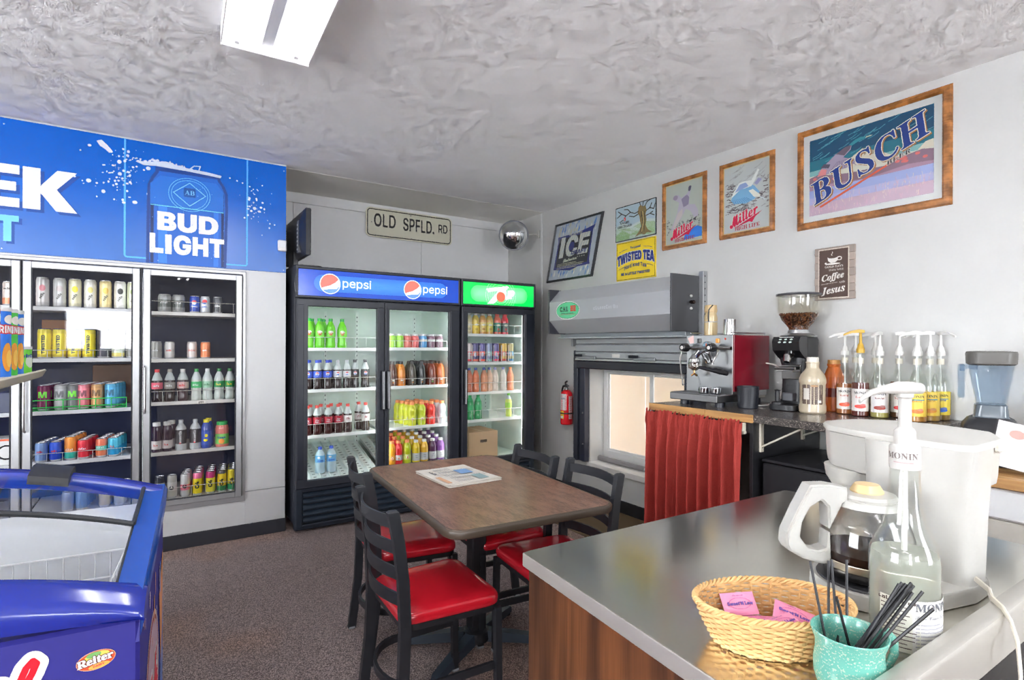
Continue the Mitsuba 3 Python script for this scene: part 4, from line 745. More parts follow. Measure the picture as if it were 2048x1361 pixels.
for k, (c, cp, x) in enumerate(teas):
    q = bottle('tea', .039, .207, c, cp, (.08, .38, c * .7 + .02), 1.0, c, deco=multi(blob(C(220, 220, 210), .012, .006, 0, 0, 1), blob(C(90, 170, 70) if k == 4 else C(200, 120, 50), .009, .005, 0, -.018, 2)), capw=1.06)
    for r in range(4 if k > 2 else 2): place(q, 'tea_bottle', x + .006 * r, YQ + r * .082, 1.0565, f'{ORD[r]} {tn[k]} tea bottle with dark cap on the two-door cooler\'s second shelf', 'bottle', f'{tn[k]} tea bottles')
def sport(c, cap, lc): return bottle('sport', .0365, .200, c, cap, (.18, .40, lc), 1.0, c, deco=multi(wtxt('G', .022, W), blob(C(220, 110, 50), .004, .008, .0, -.004, 3)), capw=1.15)
OC = C(236, 150, 96)
for c, x, n, l in ((C(222, 226, 60), 1.850, 4, 'yellow sports drink bottle with orange cap on the two-door cooler\'s third shelf'), (C(206, 220, 60), 1.940, 4, 'yellow green sports drink bottle with orange cap on the two-door cooler\'s third shelf'), (C(226, 60, 50), 2.030, 4, 'red sports drink bottle with orange cap on the two-door cooler\'s third shelf'), (C(216, 226, 230), 2.134, 3, 'clear pale sports drink bottle with orange cap on the two-door cooler\'s third shelf')):
    q = sport(c, OC, c * .85 + .02)
    for r in range(n): place(q, 'sports_bottle', x - .012 * r, YQ + r * .077, .7125, (ORD[r] if r < n - 1 else 'rearmost') + ' ' + l, 'bottle', l.split(' with')[0] + 's on the third shelf')
low = [(sport(C(236, 160, 40), OC, C(220, 150, 60)), 1.668, 'orange sports drink bottle'), (sport(C(206, 40, 44), OC, C(196, 196, 196)), 1.728, 'red sports drink bottle'), (sport(C(200, 214, 40), OC, C(206, 214, 120)), 1.805, 'yellow green sports drink bottle')]
vit = lambda c: bottle('slim', .035, .190, c, C(236, 236, 234), (.08, .42, C(206, 206, 206) * .9), 1.0, c, deco=multi(blob(C(140, 140, 150), .016, .003, 0, .012), blob(C(140, 140, 150), .014, .003, 0, -.004)))
low += [(vit(C(226, 196, 40)), 1.888, 'golden drink bottle with white cap'), (vit(C(236, 186, 60)), 1.965, 'pale orange drink bottle with white cap'), (vit(C(70, 36, 66)), 2.044, 'dark purple drink bottle with white cap'), (vit(C(130, 80, 150)), 2.122, 'light purple drink bottle with white cap')]
flow(pf, 1.582, 2.17, .368)
for q, x, l in low:
    for r in range(4):
        y = YQ + r * .078; z = .368 + .16 * (y - .036 - YP) / (4.93 - YP) + .004
        place(q, 'sports_bottle' if 'sports' in l else 'juice_bottle', x - .004 * r, y, z + .020, f'{ORD[r]} {l} at the bottom of the two-door cooler', 'bottle', l.replace('bottle', 'bottles', 1) + ' at the bottom')
# corner cooler
jm = ((C(206, 196, 150), C(226, 214, 170), 'clear yellow juice bottle, leftmost on the corner cooler\'s top shelf'), (C(226, 196, 60), C(226, 200, 70), 'yellow lemonade bottle, second on the corner cooler\'s top shelf'), (C(206, 150, 60), C(220, 196, 110), 'amber juice bottle, third on the corner cooler\'s top shelf'), (C(206, 160, 70), C(206, 196, 80), 'golden juice bottle, fourth on the corner cooler\'s top shelf'), (C(200, 80, 60), C(40, 110, 90), 'red juice bottle with green label on the corner cooler\'s top shelf'), (C(196, 30, 44), C(70, 90, 84), 'red juice bottle with dark label, rightmost on the corner cooler\'s top shelf'))
for x, (c, lc, l) in zip((2.398, 2.472, 2.548, 2.622, 2.708, 2.792), jm): place(bottle('juice', .036, .195, c, C(206, 206, 200) if c[1] > .2 else C(196, 40, 44), (.12, .56, lc), 1.0, c, deco=multi(blob(C(230, 226, 200), .016, .01, 0, .02), blob(c * .7, .014, .012, 0, -.02))), 'juice_bottle', x, YQ, 1.5065, l, 'bottle')
tc = [(C(206, 196, 196), C(196, 70, 80)), (C(70, 66, 110), C(220, 110, 90)), (C(80, 74, 130), C(226, 90, 70)), (C(110, 120, 150), C(120, 170, 160)), (C(80, 70, 120), C(210, 60, 90)), (C(196, 160, 70), C(170, 60, 50)), (C(150, 140, 96), C(60, 110, 150))]
tcn = ['white and red', 'purple and coral', 'violet and red', 'grey blue', 'violet and pink', 'gold and red', 'olive and blue']
for k, (x, (a, b)) in enumerate(zip((2.402, 2.464, 2.540, 2.616, 2.692, 2.778, 2.856), tc)):
    q = can(.0335, .180, [(.12, b), (.2, a * .8), (.26, b), (.42, a)], lambda g, a=a, b=b: (wrap(g, ell(.014, .022, .004, .075), .0336, -1.95, a * .4 + .3, 1), wrap(g, sbox(-.034, .012, -.024, .16), .0336, -1.75, C(232, 232, 232), 2)))
    for r in range(4): place(q, 'tall_can', x - .012 * r, YQ + r * .07, 1.2455, f'{ORD[r]} {tcn[k]} tall can on the second shelf of the corner cooler', 'can', tcn[k] + ' tall cans')
OJ = C(214, 120, 76)
for k, (x, c) in enumerate(zip((2.420, 2.490, 2.578, 2.636, 2.700, 2.790, 2.872), (C(206, 120, 90), OJ, C(216, 150, 110), C(200, 160, 130), C(190, 180, 170), C(186, 186, 180), OJ))):
    place(bottle('soda', .033, .222, c, C(60, 80, 160) if k < 6 else C(220, 120, 60), (.36, .6, c * .85), .8, c * .9 + .05), 'soda_bottle', x, YQ + .02, .9725, ['dull orange soda bottle', 'bright orange soda bottle', 'light orange soda bottle', 'beige soda bottle', 'grey beige soda bottle', 'pale grey soda bottle', 'orange soda bottle with orange cap'][k] + f' on the corner cooler\'s third shelf', 'bottle')
gb = bottle('soda', .036, .226, C(30, 130, 70), C(30, 150, 80), (.38, .6, C(50, 150, 90)), .8, C(60, 170, 110))
for x, l in ((2.43, 'green soda bottle on the corner cooler\'s fourth shelf, left of two'), (2.515, 'green soda bottle on the corner cooler\'s fourth shelf, right of two')): place(gb, 'soda_bottle', x, YQ + .02, .7205, l, 'bottle')
place(bottle('soda', .033, .222, C(200, 220, 90), C(120, 200, 60), (.38, .6, C(160, 210, 70)), .8), 'soda_bottle', 2.86, YQ + .03, .7205, 'lime soda bottle at the right of the corner cooler\'s fourth shelf', 'bottle')
cb = put('cardboard_box', G().add(cbox(2.41, 2.72, 4.36, 4.70, .353, .60, .003), C(190, 158, 124)).add(cbox(2.53, 2.60, 4.3585, 4.361, .50, .525, .001), C(70, 56, 44)).add(cbox(2.555, 2.575, 4.36, 4.70, .6, .6008, 0), C(206, 184, 150)), 'm_matte', 'brown cardboard box at the bottom of the corner cooler', 'box')

# ---------------------------------------------------------------- things over the coolers
tv = thing('television', 'black flat television seen edge-on on top of the two-door cooler', 'television')
part(tv, 'screen_panel', G().add(loft([[[x, y, z] for y, z in ((4.10 + i, 2.055 + i), (4.86 - i, 2.055 + i), (4.86 - i, 2.395 - i), (4.10 + i, 2.395 - i))] for x, i in ((.950, .004), (.944, 0), (.915, 0), (.905, .02), (.885, .09))]), C(22, 23, 27), 20).add(cbox(.9502, .951, 4.115, 4.845, 2.08, 2.385, 0), C(8, 9, 12)), 'm_satin')
pt = part(tv, 'port_strip', G().add(cbox(.880, .905, 4.20, 4.24, 2.08, 2.32, .003), C(64, 66, 70)), 'm_satin')
for k in range(7): part(pt, 'port', G().add(cbox(.8785, .881, 4.209, 4.231, 2.10 + k * .03, 2.114 + k * .03, .001), C(150, 152, 150)), 'm_satin')
part(tv, 'stand', G().add(cbox(.885, .925, 4.40, 4.56, 2.0, 2.12, .006), C(20, 21, 24)).add(extr(rrect(.20, .42, .05), 0, .014), C(20, 21, 24), M=mat((.98, 4.48, 1.9905))), 'm_gloss')
g = G(); fr = Fr((2.112, 5.030, 2.572), (1, 0, 0), (0, 0, 1)); q = rrect(.902, .280, .045)
ss = put('street_sign', G().add(extr(q, 0, .003), C(222, 220, 200), M=fr.M), 'm_satin', 'cream street name sign with black letters on the wall over the drink coolers', 'sign')
fr = Fr((2.112, 5.0268, 2.572), (1, 0, 0), (0, 0, 1)); fr.ink(g, q.buffer(-.012).difference(q.buffer(-.020)), C(30, 30, 30))
def cond(s, x, y, h, wdt, wgt=600):
    p = txt(s, h, wgt, al='l'); b = p.bounds; return affinity.translate(affinity.scale(p, wdt / (b[2] - b[0]), 1, origin=(0, 0)), x, y)
for s, x, wd, h, y in (('OLD', -.372, .215, .122, -.038), ('SPFLD', -.078, .305, .122, -.045), ('.', .236, .018, .122, -.045), ('RD', .302, .100, .084, -.024)): fr.ink(g, cond(s, x, y, h, wd), C(26, 26, 28))
part(ss, 'lettering', g, 'm_satin')
g = G()
for x, y in ((0, .108), (.01, -.118), (-.395, .0), (.13, -.122)): g.add(lathe([(0, 0), (.006, 0), (.005, .002), (0, .003)], 8), C(120, 120, 116), M=mat((2.112 + x, 5.0268, 2.572 + y), rx=rad(90)))
part(ss, 'screws', g, 'm_steel')
mr = thing('convex_mirror', 'round convex security mirror on a bracket in the corner above the coolers', 'mirror')
mc = np.array([3.005, 4.53, 2.507]); dirn = -mc + np.array([0.35, 0, 1.05]); dirn /= np.linalg.norm(dirn); M = np.eye(4); M[:3, 2] = dirn; M[:3, 0] = np.cross([0, 0, 1], dirn); M[:3, 0] /= np.linalg.norm(M[:3, 0]); M[:3, 1] = np.cross(dirn, M[:3, 0]); M[:3, 3] = mc
a = np.linspace(0, 1, 9)
part(mr, 'mirror_dome', G().add(lathe([(.141 * math.sin(t * 1.25) / math.sin(1.25), .075 * (math.cos(t * 1.25) - math.cos(1.25)) / (1 - math.cos(1.25))) for t in a[::-1]], 40), C(235, 235, 238), 60), 'm_mirror', M)
part(mr, 'rim', G().add(lathe([(.138, .004), (.146, .006), (.150, 0), (.148, -.012), (.10, -.018), (0, -.02)], 40), C(90, 92, 98), 40), 'm_satin', M)
part(mr, 'arm', G().add(tube([list(mc - dirn * .02), [3.12, 4.50, 2.525], [3.262, 4.475, 2.54]], .008, 8), C(196, 194, 188)), 'm_steel2')
part(mr, 'wall_plate', G().add(cbox(3.262, XR, 4.455, 4.495, 2.50, 2.58, .004), C(206, 204, 198)).add(tube([[3.262, 4.475, 2.515], [3.24, 4.475, 2.535]], .006, 6), C(196, 194, 188)), 'm_steel2')
scene['m_mirror'] = {'type': 'conductor', 'material': 'none', 'specular_reflectance': {'type': 'rgb', 'value': .9}}
# ---------------------------------------------------------------- framed signs on the right wall
def on_right(y, z, d=0.0): return Fr((XR - d, y, z), (0, -1, 0), (0, 0, 1))
def framed(name, label, cx, cz, w, h, fw, bsdf, col, prof=((0, 0), (.2, .018), (.75, .022), (1, .012)), shear=0.0):
    """Four mitred mouldings round a sheet; w, h are outer sizes. Returns the thing and the sheet's plane."""
    t = thing(name, label, 'framed sign'); fr = on_right(cx, cz); sk = np.eye(3); 
    def P(x, y, d): return fr.o + (x + shear * y) * fr.u + y * fr.v + d * fr.n
    cor = [(-1, -1), (1, -1), (1, 1), (-1, 1)]
    for k in range(4):
        a, b = cor[k], cor[(k + 1) % 4]; rings = []
        for c in (a, b):
            rings.append([P(c[0] * (w / 2 - fw * s), c[1] * (h / 2 - fw * s), d) for s, d in ((0, 0),) + tuple((s, d) for s, d in prof[1:]) + ((1, 0),)])
        part(t, 'moulding', G().add(loft(rings), col, 25), bsdf)
    part(t, 'backing', G().add(loft([[P(x * (w / 2 - fw * .5), y * (h / 2 - fw * .5), d) for x, y in cor] for d in (.001, .006)]), C(214, 216, 218), False), 'm_satin')
    return t, Fr(P(0, 0, .0062), fr.u, fr.v)
def art(t, g, label=None): part(t, 'print', g, 'm_print', label=label)
scene['m_print'] = vc(0.3, coat=0.5)
# big lake and duck mirror
t, fr = framed('oak_framed_sign', 'large oak framed beer mirror with a flying duck over a lake', 1.421, 2.4065, .772, .600, .040, 'm_oak', WHITE)
g = G(); w, h = .692, .520
fr.ink(g, sbox(-w / 2, -h / 2, w / 2, h / 2), C(206, 210, 208), 0); W2, H2 = .31, .225
for i, (b, c) in enumerate(((.225, C(10, 62, 92)), (.10, C(24, 96, 112)), (.04, C(120, 170, 168)), (.01, C(206, 206, 190)), (-.045, C(150, 120, 140)), (-.075, C(150, 162, 206)), (-.12, C(170, 170, 206)), (-.16, C(190, 166, 182)))):
    fr.ink(g, sbox(-W2, -H2, W2, b), c, 1 + i * .3)
rr = random.Random(8)
for k in range(34):
    x, y = rr.uniform(-.3, .28), rr.uniform(.07, .21); fr.ink(g, stroke([(x, y), (x + .03, y + .008), (x + .055, y + .022)], .003).intersection(sbox(-W2, -H2, W2, H2)), C(70, 140, 150), 4)
mt = Polygon([(-.15, .01), (-.06, .075), (-.02, .098), (.01, .085), (.06, .06), (.14, .01)]); fr.ink(g, mt, C(206, 200, 182), 4); fr.ink(g, Polygon([(-.02, .098), (.01, .085), (.06, .06), (.03, .05), (.005, .07), (-.01, .055)]), C(150, 138, 120), 4.3)
fr.ink(g, Polygon([(.24, .01), (.275, .045), (.31, .05), (.31, .01)]), C(206, 200, 182), 4)
fr.ink(g, Polygon([(-W2, -.05), (-W2, .0), (-.26, .012), (-.2, -.005), (-.1, -.02), (.1, -.03), (.2, .0), (.26, .01), (W2, .0), (W2, -.06), (.2, -.05), (0, -.075), (-.15, -.06)]), C(122, 96, 112), 4.5)
for k in range(16): fr.ink(g, ell(.012, .008, rr.choice((-1, 1)) * rr.uniform(.12, .29), rr.uniform(-.035, -.005), q=2), C(190, 96, 92), 4.8)
for k in range(150):
    x = rr.uniform(-.3, .3); y = rr.uniform(-.222, -.15 + .05 * (x + .3)); fr.ink(g, stroke([(x, y), (x + rr.uniform(-.006, .006), min(y + rr.uniform(.01, .03), H2))], .0018), C(206, 170, 186) if k % 3 else C(214, 200, 190), 5)
# duck
fr.ink(g, Polygon([(-.265, .02), (-.225, .055), (-.16, .105), (-.11, .13), (-.075, .135), (-.08, .108), (-.12, .075), (-.06, .05), (-.045, .03), (-.10, .012), (-.16, .01), (-.22, .0)]), C(150, 138, 158), 6)
fr.ink(g, Polygon([(-.16, .105), (-.11, .13), (-.075, .135), (-.085, .112), (-.115, .085)]), C(92, 78, 92), 6.5); fr.ink(g, Polygon([(-.245, .048), (-.225, .065), (-.19, .055), (-.2, .035)]), C(72, 66, 84), 6.5)
fr.ink(g, Polygon([(-.09, .137), (-.072, .128), (-.03, .146), (-.005, .150), (.0, .157), (-.03, .164), (-.06, .156)]), C(40, 120, 130), 7); fr.ink(g, Polygon([(-.005, .150), (.028, .152), (.03, .157), (0, .158)]), C(190, 190, 170), 7)
fr.ink(g, Polygon([(-.265, .0), (-.215, .0), (-.21, .03), (-.24, .04)]), C(206, 130, 130), 7)
for k in range(9): fr.ink(g, stroke([(-.15 + k * .008, .06), (-.19 + k * .02, .012)], .0025), C(110, 98, 124), 7.2)
bt = affinity.rotate(txt('BUSCH', .130, 800, 'serifit', sx=1.06, px=96), 23.5, origin=(0, 0)); bt = affinity.translate(bt, .02, -.035)
fr.ink(g, affinity.translate(bt, .007, -.007).buffer(.004), C(150, 104, 60), 8); fr.ink(g, bt.buffer(.0055), C(214, 210, 196), 8.5); fr.ink(g, bt.buffer(.001), C(16, 44, 112), 9)
fr.ink(g, affinity.translate(affinity.rotate(sbox(-.21, -.006, .19, .005), 23.5, origin=(0, 0)), -.055, -.098), C(196, 84, 60), 8.2)
fr.ink(g, affinity.translate(affinity.rotate(txt('BEER', .022, 800, 'serifit', sx=1.5), 20, origin=(0, 0)), .158, -.012).buffer(.0015), C(226, 226, 220), 9); fr.ink(g, affinity.translate(affinity.rotate(txt('BEER', .022, 800, 'serifit', sx=1.5), 20, origin=(0, 0)), .158, -.012), C(20, 20, 30), 9.4)
art(t, g)
# two tall beer mirrors
for cy, label, kind in ((2.658, 'oak framed beer mirror with a fading pheasant, left of two', 0), (2.151, 'oak framed beer mirror with a blue and white flying goose, right of two', 1)):
    t, fr = framed('oak_framed_sign', label, cy, 2.397, .400, .518, .030, 'm_oak', WHITE); g = G(); w, h = .34, .458
    fr.ink(g, sbox(-w / 2, -h / 2, w / 2, h / 2), C(206, 180, 120), 0); fr.ink(g, sbox(-w / 2 + .006, -h / 2 + .006, w / 2 - .006, h / 2 - .006), C(186, 192, 190) if kind else C(178, 186, 176), .5)
    rr = random.Random(5 + kind)
    if kind:
        for k in range(130):
            x = rr.choice((-1, 1, -1)) * rr.uniform(.0, .155); y = rr.uniform(-.09, .02) if abs(x) < .1 else rr.uniform(-.1, .12)
            fr.ink(g, stroke([(x, y), (x + rr.uniform(.01, .03), y + rr.uniform(-.012, .012)), (x + rr.uniform(.02, .04), y + rr.uniform(-.01, .01))], rr.uniform(.002, .006)).intersection(sbox(-.16, -.22, .16, .22)), rr.choice((C(92, 80, 82), C(120, 112, 116), C(70, 62, 66))), 1)
        for k in range(16): x, y = rr.uniform(-.15, .1), rr.uniform(.08, .19); fr.ink(g, stroke([(x, y), (x + .03, y + .01), (x + .06, y + .03)], .002).intersection(sbox(-.16, -.22, .16, .22)), C(130, 128, 126), 1)
        fr.ink(g, Polygon([(-.11, -.005), (-.09, .05), (-.05, .10), (.0, .105), (.06, .06), (.10, .01), (.06, -.03), (0, -.045), (-.09, -.03)]), C(120, 172, 206), 2)
        fr.ink(g, Polygon([(-.11, .01), (-.09, .05), (-.05, .10), (-.02, .105), (.04, .10), (.085, .165), (.095, .155), (.07, .10), (.04, .06), (-.04, .055)]), C(226, 230, 226), 2.4); fr.ink(g, Polygon([(-.08, .045), (-.045, .09), (.0, .095), (.02, .065)]), C(140, 160, 200), 2.8)
        fr.ink(g, Polygon([(.02, .035), (.05, .04), (.105, -.01), (.10, -.025), (.06, -.015)]), C(226, 226, 214), 2.8); fr.ink(g, Polygon([(.06, .075), (.09, .105), (.115, .09), (.08, .06)]), C(150, 152, 186), 2.8); fr.ink(g, stroke([(.10, -.02), (.135, -.045)], .005), C(214, 226, 230), 2.8)
        for k in range(9): fr.ink(g, stroke([(-.095 + k * .012, -.005), (-.085 + k * .016, -.035)], .004), C(80, 140, 184), 2.9)
    else:
        for k in range(90): x, y = rr.uniform(-.15, .15), rr.uniform(-.13, -.03) - abs(rr.gauss(0, .02)); fr.ink(g, ell(.008, .006, x, y, q=2), rr.choice((C(140, 146, 138), C(158, 162, 158), C(118, 124, 118))), 1)
        fr.ink(g, Polygon([(-.12, -.12), (-.06, 0), (-.04, .08), (-.09, .11), (-.08, .135), (-.05, .14), (-.02, .11), (.03, .13), (.055, .165), (.065, .155), (.05, .10), (.05, .05), (.10, .04), (.13, -.01), (.13, -.05), (.10, -.06), (.06, .0), (.02, .02), (-.02, -.04), (-.09, -.12)]), C(180, 176, 188), 2)
        fr.ink(g, Polygon([(-.02, .10), (.03, .125), (.05, .10), (.045, .05), (.0, .035)]), C(142, 134, 158), 2.4); fr.ink(g, Polygon([(-.10, -.10), (-.055, .0), (-.01, .03), (-.01, -.02), (-.08, -.11)]), C(192, 184, 182), 2.4); fr.ink(g, ell(.022, .018, -.075, .122), C(156, 144, 164), 2.6); fr.ink(g, ell(.012, .02, .055, .165, -20), C(80, 76, 96), 2.6)
        fr.ink(g, Polygon([(.05, -.135), (.12, -.12), (.162, -.135), (.162, -.20), (.0, -.205), (.02, -.16)]), C(52, 120, 206), 2)
        for x, y in ((.06, -.075), (.10, -.065)): fr.ink(g, Polygon([(x - .015, y), (x, y + .006), (x + .02, y + .016), (x + .008, y - .002), (x + .016, y - .016), (x, y - .008)]), C(60, 56, 60), 2.5)
    ml = affinity.translate(affinity.rotate(txt('M', .074, 700, 'script', sx=.82, px=96, al='l', x=-.135).buffer(.003).union(txt('iller', .062, 700, 'serifit', sx=1.05, px=96, al='l', x=-.062, sh=.1).buffer(.0012)), 20, origin=(0, 0)), .015, -.148)
    fr.ink(g, ml.buffer(.003), C(226, 206, 206), 3.4); fr.ink(g, ml, C(176, 26, 60), 3.8)
    fr.ink(g, affinity.translate(affinity.rotate(Polygon([(-.11, 0), (.11, .012), (.05, -.004), (.02, -.026), (.0, -.01)]), 20, origin=(0, 0)), .02, -.158), C(176, 26, 60), 3.6)
    fr.ink(g, affinity.translate(affinity.rotate(txt('HIGH LIFE', .026, 800, 'serif', sx=.95), 2, origin=(0, 0)), .01, -.211), C(160, 30, 56), 4); art(t, g)
# slanted ice beer mirror
t, fr = framed('slanted_framed_sign', 'slanted black framed ice beer mirror nearest the corner', 3.923, 2.305, .676, .556, .020, 'm_satin', C(28, 30, 34), shear=.265)
g = G()
def sk(p): return affinity.affine_transform(p, [1, .265, 0, 1, 0, 0])
def ice(p, c, l): fr.ink(g, sk(p), c, l)
ice(sbox(-.318, -.258, .318, .258), C(176, 186, 196), .5); rr = random.Random(11)
for k in range(60):
    x, y = rr.uniform(-.30, .26), rr.choice((rr.uniform(.14, .25), rr.uniform(-.25, -.17))); s = rr.uniform(.02, .06)
    ice(Polygon([(x, y), (x + s * .3, y + s), (x + s * .5, y + s * .2), (x + s * .2, y - s * .4)]).intersection(sbox(-.316, -.256, .316, .256)), rr.choice((C(106, 146, 196), C(226, 226, 216), C(190, 186, 160), C(86, 126, 186))), 1)
ice(Polygon([(-.26, -.16), (-.25, .10), (-.27, .145), (.05, .15), (.26, .185), (.235, .14), (.25, -.12), (.27, -.16), (.1, -.165), (.0, -.19)]), C(34, 40, 100), 2)
ice(sbox(-.235, -.14, .225, .125), C(26, 28, 34), 2.4)
ice(txt('ICE', .185, 900, sx=.98, y=-.055), C(206, 206, 190), 3); ice(txt('ICE', .185, 900, sx=.98, y=-.055).intersection(shapely.union_all([stroke([(x, -.06), (x + .07, .14)], .010) for x in np.arange(-.28, .25, .035)])), C(166, 178, 196), 3.3)
ice(ell(.040, .040, -.035, .035), C(34, 40, 100), 3.6); ice(txt('DRAFT', .034, 900, sx=1.35, x=.085, y=-.045), C(30, 34, 90), 4)
ice(affinity.translate(marks(12, .02, .7), 0, .135), C(206, 206, 190), 3); ice(affinity.translate(affinity.rotate(txt('Budweiser', .034, 700, 'script', sx=.9).buffer(.0012), 3, origin=(0, 0)), -.03, -.098), C(206, 206, 190), 3)
ice(lines(-.21, .2, -.165, -.11, 4, .35), C(190, 186, 160), 3)
for k in range(4): ice(ell(.006, .006, .08 + k * .03, -.073, q=3), C(206, 206, 190), 3.5)
art(t, g)
# orchard tin sign and the yellow tea sign under it
def tin(name, label, y0, y1, z0, z1, col, edge):
    w, h = y0 - y1, z1 - z0; fr = on_right((y0 + y1) / 2, (z0 + z1) / 2)
    k = put(name, G().add(extr(rrect(w, h, .004), 0, .006), edge, M=fr.M).add(extr(rrect(w - .012, h - .012, .003), .006, .0068), col, M=fr.M), 'm_satin', label, 'sign')
    return k, Fr(fr.o + .0070 * fr.n, fr.u, fr.v), w, h
t, fr, w, h = tin('tin_sign', 'small black edged tin sign with a gnarled apple tree', 3.368, 2.922, 2.280, 2.570, C(176, 196, 206), C(30, 32, 34)); g = G()
for y, c in ((.0, C(196, 208, 206)), (-.02, C(150, 176, 130)), (-.07, C(122, 160, 96))): fr.ink(g, Polygon([(-w / 2 + .008, -h / 2 + .008), (w / 2 - .008, -h / 2 + .008), (w / 2 - .008, y - .02), (.1, y), (-.05, y - .03), (-.14, y + .015), (-w / 2 + .008, y - .02)]), c, 1)
tr = C(120, 104, 66); dk_ = C(52, 48, 40)
fr.ink(g, Polygon([(.0, -.132), (.05, -.09), (.07, -.05), (.055, -.01), (.05, .03), (.03, .06), (.04, .10), (.06, .12), (.085, .10), (.11, .105), (.125, .07), (.115, .03), (.125, -.01), (.115, -.05), (.135, -.09), (.19, -.125), (.13, -.115), (.10, -.13), (.07, -.115)]), tr, 2)
for pts in ([(.04, .07), (0, .06), (-.05, .08), (-.1, .06), (-.15, .085), (-.2, .06)], [(.04, .05), (-.01, .035), (-.06, .05)], [(-.1, .06), (-.13, .03), (-.17, .02)], [(.06, .12), (.05, .14)], [(.085, .10), (.09, .138)], [(.11, .10), (.13, .13), (.17, .14)], [(.12, .06), (.16, .075), (.2, .06), (.215, .10)], [(.16, .075), (.18, .11)], [(.12, .02), (.16, .03), (.205, .01)], [(.16, .03), (.19, .04)], [(-.05, .08), (-.08, .11), (-.12, .115)], [(-.15, .085), (-.19, .11)]): fr.ink(g, stroke(pts, .007), dk_, 2.4)
for pts in ([(.06, -.1), (.085, -.02), (.07, .06)], [(.10, -.1), (.105, -.02), (.1, .06)], [(.075, -.11), (.09, -.06)], [(.06, .02), (.075, .035), (.09, .02)]): fr.ink(g, stroke(pts, .006), dk_, 2.6)
fr.ink(g, stroke([(.075, -.1), (.095, -.02), (.085, .06)], .008), C(196, 176, 120), 2.7)
fr.ink(g, txt('ANGRY', .021, 800, 'serif', x=-.115, y=-.005, sx=1.1), C(40, 44, 40), 3); fr.ink(g, txt('ORCHARD', .021, 800, 'serif', x=-.115, y=-.034, sx=1.1), C(40, 44, 40), 3); fr.ink(g, ell(.012, .014, -.115, .035), C(196, 40, 44), 3); fr.ink(g, ell(.006, .008, -.12, .033), C(206, 214, 216), 3.4); fr.ink(g, affinity.translate(marks(10, .007), -.115, -.05), C(70, 80, 60), 3)
part(t, 'print', g, 'm_satin')
t, fr, w, h = tin('tin_sign', 'square yellow tea sign with blue letters under the apple tree sign', 3.356, 2.924, 1.948, 2.268, C(246, 214, 40), C(236, 206, 50)); g = G(); NV = C(34, 44, 110)
def arch(p, k): # bends lettering upward
    return shapely.ops.transform(lambda x, y: (x, y * (1 + 1.2 * abs(x)) - k * x * x), shapely.segmentize(p, .01))
import shapely.ops
fr.ink(g, sbox(-w / 2 + .006, -h / 2 + .006, w / 2 - .006, h / 2 - .006).difference(sbox(-w / 2 + .010, -h / 2 + .010, w / 2 - .010, h / 2 - .010)), C(120, 96, 30), 1)
for c, l, b in ((C(240, 240, 236), 2, .004), (NV, 3, 0)): fr.ink(g, arch(txt('TWISTED TEA', .066, 900, sx=.62, px=96).buffer(.0012 + b), 1.0), c, l)
fr.ink(g, arch(affinity.translate(txt('Hard Iced Tea', .030, 700, sx=.85), 0, -.052), 1.0), NV, 3); fr.ink(g, arch(affinity.translate(txt('The Original', .017, 700, sx=.8), 0, .093), .6), NV, 3)
fr.ink(g, txt('BE A LITTLE TWISTED', .021, 900, sx=.98, y=-.118), NV, 3)
for s in (-1, 1): fr.ink(g, stroke([(s * .09, .098), (s * .14, .09), (s * .18, .078)], .003), NV, 3); fr.ink(g, stroke([(s * .125, -.048), (s * .155, -.056), (s * .19, -.068)], .003), NV, 3)
part(t, 'print', g, 'm_satin')
# coffee plaque: five grey boards with a brown print
pq = thing('wooden_plaque', 'small grey wooden plaque with white coffee lettering on brown', 'sign'); fr = on_right(1.585, 1.825)
for k in range(7):
    z = -.150 + k * .0437; part(pq, 'board', G().add(cbox(-.110 + (.002 if k % 2 else 0), .110 - (.001 if k % 3 else 0), z, z + .0425, 0, .016, .0015), C(150 + 9 * (k % 3), 138 + 8 * (k % 3), 130 + 7 * (k % 3)), M=fr.M), 'm_matte')
fr = Fr(fr.o + .0165 * fr.n, fr.u, fr.v); g = G(); fr.ink(g, sbox(-.088, -.143, .082, .145), C(206, 196, 184), 1); fr.ink(g, sbox(-.082, -.137, .076, .139), C(84, 68, 62), 2); cr = C(232, 228, 222)
fr.ink(g, Polygon([(-.036, .096), (.024, .096), (.020, .074), (.006, .062), (-.018, .062), (-.032, .074)]).difference(ell(.026, .006, -.006, .094)), cr, 3); fr.ink(g, ell(.014, .012, .030, .084).difference(ell(.009, .007, .030, .084)), cr, 3); fr.ink(g, ell(.042, .005, -.006, .056), cr, 3); fr.ink(g, stroke([(-.01, .104), (-.014, .112), (-.006, .118), (-.010, .126)], .003), cr, 3); fr.ink(g, ell(.006, .006, -.045, .062), cr, 3)
fr.ink(g, txt('GOOD DAYS', .013, 800, 'serif', y=.034, sx=.95), cr, 3); fr.ink(g, txt('START WITH', .010, 800, 'serif', y=.016, sx=.95, x=.012), cr, 3)
fr.ink(g, txt('Coffee', .036, 700, 'serifit', x=-.004, y=-.034, sx=1.0, sh=.1, rot=8, px=96).buffer(.0008), cr, 3); fr.ink(g, affinity.translate(txt('AND', .011, 800, 'serif', rot=8), .045, -.058), cr, 3); fr.ink(g, stroke([(-.07, -.06), (-.03, -.056), (.02, -.052)], .002), cr, 3)
fr.ink(g, txt('Jesus', .042, 700, 'serifit', x=-.004, y=-.112, sx=1.05, sh=.1, rot=8, px=96).buffer(.0008), cr, 3); part(pq, 'print', g, 'm_matte')

